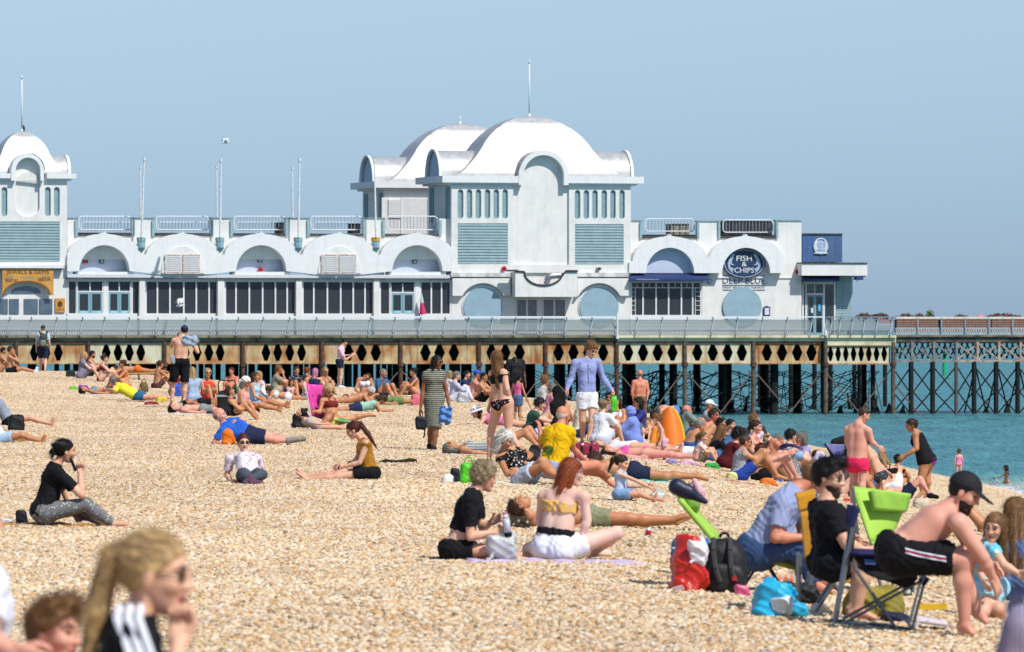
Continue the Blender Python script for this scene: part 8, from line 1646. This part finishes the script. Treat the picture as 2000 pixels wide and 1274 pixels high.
# held things
def hand_thing(name, label, cat, px, py, s_, fn):
    at = At(name, label, cat, px, py, s_); fn(at); return at
hand_thing('mobile_phone', 'dark phone held to the ear of the person in grey patterned trousers', 'phone', 145, 1031, 190, lambda at: MB().add([at(136, 893, -.14), at(141, 892, -.16), at(152, 917, -.16), at(147, 920, -.14), at(137, 893, -.128), at(142, 892, -.148), at(153, 917, -.148), at(148, 920, -.128)], [(0,1,2,3),(7,6,5,4),(0,4,5,1),(1,5,6,2),(2,6,7,3),(3,7,4,0)]).build('phone_body', M('phone_grey', '3a3d42', .25), at.root))
hand_thing('water_bottle', 'clear water bottle held by the person in the black crop top', 'bottle', 990, 1099, 219, lambda at: (MB().bar(at(992, 1040, -.2), at(988, 1012, -.2), .034, 12).bar(at(988, 1012, -.2), at(986, 1004, -.2), .034, 12, .014).build('bottle_body', M('clear_plastic', 'c8cad4', .15, spec=.8), at.root, smooth=True), MB().bar(at(986, 1004, -.2), at(985.5, 1000, -.2), .017, 10).build('lid', M('lid_pink', 'c06a9c', .5), at.root), MB().bar(at(993, 1048, -.2), at(992, 1040, -.2), .036, 12).build('dark_base', BLK, at.root)))
hand_thing('rucksack', 'small black leather rucksack hanging from the hand of the patterned dress', 'rucksack', 821, 884, 110, lambda at: (crumple('pack_body', at, 811, 833, 813, 841, .14, M('black_leather', '16161a', .4, bump=.003), .006, h=.012), MB().path([at(822, 815), at(819, 805), at(823, 802), at(826, 806), at(825, 815)], .008, 5).build('handle', BLK, at.root), MB().path([at(830, 838), at(829, 850), at(827, 856)], .014, 5).build('strap', BLK, at.root), MB().box(tuple(at(815, 835, -.08)), tuple(at(830, 824, -.07))).build('pocket', M('black_leather2', '26262b', .4), at.root)))
hand_thing('cloth', 'crumpled pale blue cloth held by the walker in the patterned dress', 'cloth', 869, 884, 110, lambda at: crumple('fold', at, 857, 882, 795, 828, .16, fab('5f8cc8'), .03, fr=26, h=.012))
hand_thing('carrier_bag', 'bright green bag dangling from the hand of the man in white shorts', 'bag', 1199, 867, 109, lambda at: (crumple('bag_body', at, 1193, 1206, 772, 807, .10, plastic('5ac828'), .008, h=.012), MB().path([at(1196, 775), at(1198, 764), at(1201, 775)], .008, 5).build('handle', plastic('5ac828'), at.root)))
hand_thing('beach_wrap', 'long black wrap trailing from the right hand of the man in white shorts', 'wrap', 1094, 867, 108, lambda at: crumple('cloth_body', at, 1074, 1112, 757, 850, .16, M('black_velvet', '0d0d11', .95), .025, fr=8, h=.016, top=.75, box=.2))
hand_thing('towel', 'blue and white striped towel hanging over the arm of the man in black shorts', 'towel', 380, 797, 83, lambda at: (crumple('towel_body', at, 354, 388, 655, 676, .22, stp('bwt', '4a6488', 'c8d4e0', 30, 'X'), .02, fr=20, h=.014), crumple('towel_end', at, 333, 342, 690, 714, .08, stp('bwt', '4a6488', 'c8d4e0', 30, 'X'), .01, h=.012)))
hand_thing('backpack', 'grey and black backpack worn by the man in the dark cap', 'backpack', 84, 729, 53, lambda at: (crumple('pack_body', at, 78, 93, 651, 680, .2, M('grey_green_nylon', '3f453f', .7), .01, h=.02, d=-.22), MB().path([at(78, 648, -.16), at(80, 655, -.2)], .03, 5).path([at(93, 648, -.16), at(91, 655, -.2)], .03, 5).build('strap', blackf, at.root), crumple('front_pocket', at, 80, 91, 664, 677, .08, M('pocket_grey', '7d8478', .7), .004, h=.02, d=-.33)))
hand_thing('book', 'orange-covered book held by the person in the white headscarf', 'book', 492, 808, 85, lambda at: MB().add([at(485, 790, -.15), at(500, 786, -.15), at(500, 790, -.3), at(485, 794, -.3), at(485, 791, -.15), at(500, 787, -.15), at(500, 791, -.3), at(485, 795, -.3)], [(0,1,2,3),(7,6,5,4),(0,4,5,1),(1,5,6,2),(2,6,7,3),(3,7,4,0)]).build('cover', M('orange_cover', 'c8501c', .5), at.root))
hand_thing('book', 'open blue and white paperback held up near the green tee', 'book', 1052, 870, 118, lambda at: (MB().add([at(1043, 838), at(1050, 834), at(1060, 850), at(1053, 855), at(1043, 838, .03), at(1050, 834, .03), at(1060, 850, .03), at(1053, 855, .03)], [(3,2,1,0),(4,5,6,7),(1,5,4,0),(2,6,5,1),(3,7,6,2),(0,4,7,3)]).build('cover', M('book_blue', '2f8ac8', .5), at.root), MB().add([at(1045, 838, -.005), at(1048, 836, -.005), at(1057, 850, -.005), at(1054, 853, -.005)], [(3,2,1,0)]).build('page_strip', white2, at.root)))
hand_thing('bucket', 'pink plastic bucket carried by the girl running along the shore', 'bucket', 1948, 974, 63, lambda at: (MB().bar(at(1947, 951, -.05), at(1948, 940, -.05), .07, 12, .10).build('pail', M('pink_plastic', 'd85aa0', .4), at.root), MB().path([at(1942, 941, -.05), at(1946, 934, -.05), at(1953, 940, -.05)], .008, 5).build('handle', white2, at.root)))
hand_thing('drink_bottle', 'green bottle raised by the person in the straw hat', 'bottle', 1492, 900, 99, lambda at: MB().bar(at(1492, 869, -.12), at(1492, 858, -.12), .035, 10).bar(at(1492, 858, -.12), at(1492, 854, -.12), .035, 10, .014).build('bottle_body', M('green_glass', '0d5a22'), at.root))
hand_thing('drink_can', 'orange drinks can on the shingle by the smiling person', 'can', 463, 947, 143, lambda at: (MB().bar(at(463, 947, -.3), at(463, 938, -.3), .034, 12).build('can_body', M('can_orange', 'e07a30', .35), at.root), MB().bar(at(463, 938, -.3), at(463, 937, -.3), .034, 12, .026).build('rim', steel, at.root)))
hand_thing('cola_bottle', 'small dark cola bottle with red label standing alone on the shingle', 'bottle', 1266, 1053, 200, lambda at: (MB().bar(at(1264.5, 1053), at(1266, 1042), .028, 10).build('bottle_body', M('cola', '2a1414', .2), at.root), MB().bar(at(1266, 1043), at(1267, 1036), .030, 10).build('red_wrap', red, at.root), MB().bar(at(1267, 1036), at(1267.5, 1031), .028, 10, .012).build('neck', M('clear_plastic', 'c8cad4'), at.root)))
hand_thing('wristwatch', 'dark watch on the wrist of the person in the mustard top', 'watch', 662, 941, 132, lambda at: MB().bar(at(661, 911, -.16), at(664, 912, -.16), .036, 12).build('watch_strap', M('watch_grey', '3b3f48', .4), at.root))
hand_thing('driftwood', 'thick piece of dark driftwood right of the mustard top', 'driftwood', 778, 907, 124, lambda at: MB().path([at(742, 906, .1), at(755, 902, .05), at(768, 905), at(785, 903, -.05), at(800, 900, 0), at(812, 902, .05)], .045, 7).build('log', M('dark_wood_and_shadow', '2e2418', .95, var=.2, scale=20, bump=.01), at.root))
hand_thing('shadow_strip', 'cast shadow at the feet of the patterned dress, built as a thin dark strip', 'shadow_strip', 795, 886, 116, lambda at: MB().path([at(758, 885, .1), at(772, 887, .05), at(790, 884), at(810, 887, -.05), at(832, 886, 0)], .012, 5).build('stem', M('dark_wood_and_shadow', '2e2418'), at.root))  # the dress wearer's cast shadow, modelled as a dark strip on the shingle
hand_thing('flip_flops', 'pair of dark flip-flops on the shingle left of the large man in blue', 'flip-flops', 398, 842, 112, lambda at: [MB().box(tuple(at(393 + 9 * k, 842, .1 * k)), tuple(at(403 + 9 * k, 840.5, .1 * k + .1))).build('sandal', BLK, at.root) for k in (0, 1)])
bw_ = M('bow_orange', 'd8962a', .8)

_j = PT['J']; _o = PT['root'].location
for sd_, sy_ in (('R', -1), ('L', 1)):
    for k_ in (-1, 0, 1):
        a_ = _j['N'] - _o; s_ = _j['S' + sd_] - _o; e_ = _j['E' + sd_] - _o; ox = Vector((.028 * k_, 0, 0))
        MB().path([a_ + ox + Vector((0, sy_ * .055, .052)), a_.lerp(s_, .55) + ox + Vector((0, 0, .062)), s_ + ox + Vector((0, sy_ * .02, .066)), s_.lerp(e_, .35) + ox + Vector((.0, sy_ * .062, .03))], .011, 6).build('shoulder_stripe', M('stripe_white', 'eef0f8', .7), PT['root'])

# prints and trims laid on the cloth they belong to
from mathutils.bvhtree import BVHTree
def surf(root, prefix, q):
    o = next(c for c in root.children if c.name.split('.')[0] == prefix); me = o.data
    t_ = BVHTree.FromPolygons([v.co.copy() for v in me.vertices], [tuple(p_.vertices) for p_ in me.polygons])
    L = root.location
    def f(px, py, off=.006):
        s_ = F / L.y; x = (px - 1000) / s_ - L.x; z = (HY - py) / s_ - L.z
        h = t_.ray_cast(Vector((x, -2, z)), Vector((0, 1, 0)))
        return None if h[0] is None else h[0] - Vector((0, off, 0))
    return f
def ribbon(f, pts, hw, name, mat, root, vert=True):
    P_ = []
    for (x0, y0), (x1, y1) in zip(pts[:-1], pts[1:]):
        for i in range(8): P_.append((x0 + (x1 - x0) * i / 8, y0 + (y1 - y0) * i / 8))
    m = MB(); prev = None
    for x, y in P_:
        a_, b_ = (f(x, y - hw), f(x, y + hw)) if vert else (f(x - hw, y), f(x + hw, y))
        if a_ is None or b_ is None: prev = None; continue
        if prev: m.add([prev[0], a_, b_, prev[1]], [(0, 1, 2, 3)])
        prev = (a_, b_)
    if m.v: m.build(name, mat, root)
f = surf(YT['root'], 'tee', 149); m = MB(); r_ = np.random.default_rng(2)
for i in range(260):
    an = r_.random() * 6.283; rr = r_.random() ** .5; x = 1071 + 11 * rr * math.cos(an) * (1 if math.sin(an) < 0 else .8); y = 880 + 10 * rr * math.sin(an)
    a_, b_, c_ = f(x - 1, y), f(x + 1, y + .4), f(x + .1, y - 1.3)
    if a_ and b_ and c_: m.add([a_, b_, c_], [(0, 1, 2)])
for y0 in range(888, 897):
    a_, b_, c_, d_ = f(1070.5, y0), f(1072, y0), f(1072, y0 + 1), f(1070.5, y0 + 1)
    if a_ and b_ and c_ and d_: m.add([a_, b_, c_, d_], [(0, 1, 2, 3)])
if m.v: m.build('tree_print', M('print_green', '2f6a2c', .8), YT['root'])
ribbon(f, [(1060, 904), (1083, 904)], .8, 'printed_line', M('print_green', '2f6a2c'), YT['root']); ribbon(f, [(1062, 908), (1080, 908)], .6, 'printed_line', M('print_green', '2f6a2c'), YT['root'])
f = surf(CM['root'], 'shorts', 300); z_ = lambda x, y: (1600 + x / 3.4075, 900 + y / 3.4075)
for dy_, nm_, mt_ in ((-14, 'side_stripe', M('stripe_white', 'eef0f8')), (0, 'side_stripe', M('stripe_crimson', 'c0284a', .7)), (14, 'side_stripe', M('stripe_white', 'eef0f8'))):
    ribbon(f, [z_(560, 590 + dy_), z_(640, 612 + dy_), z_(720, 628 + dy_), z_(845, 650 + dy_)], 1.3, nm_, mt_, CM['root'])
m = MB(); bm_ = M('bow_orange', 'dc9a38', .8); gl = GH['root'].location; s_ = F / gl.y
def gp(x, y, d): px, py = 820 + x / 4.348, 860 + y / 4.348; return Vector(((px - 1000) / s_ - gl.x, d, (HY - py) / s_ - gl.z))
fb = surf(GH['root'], 'bikini_top', 220); c0 = fb(820 + 1120 / 4.348, 860 + 620 / 4.348) or gp(1120, 620, -.12); d0 = c0.y - .015
for pts in ([(1110, 610), (1060, 575), (1040, 600), (1110, 615)], [(1120, 610), (1165, 570), (1180, 600), (1120, 615)], [(1112, 612), (1100, 660), (1108, 720)], [(1120, 612), (1130, 670), (1128, 740)]):
    MB().path([gp(x, y, d0) for x, y in pts], .010, 5).build('bow_tie', bm_, GH['root'])
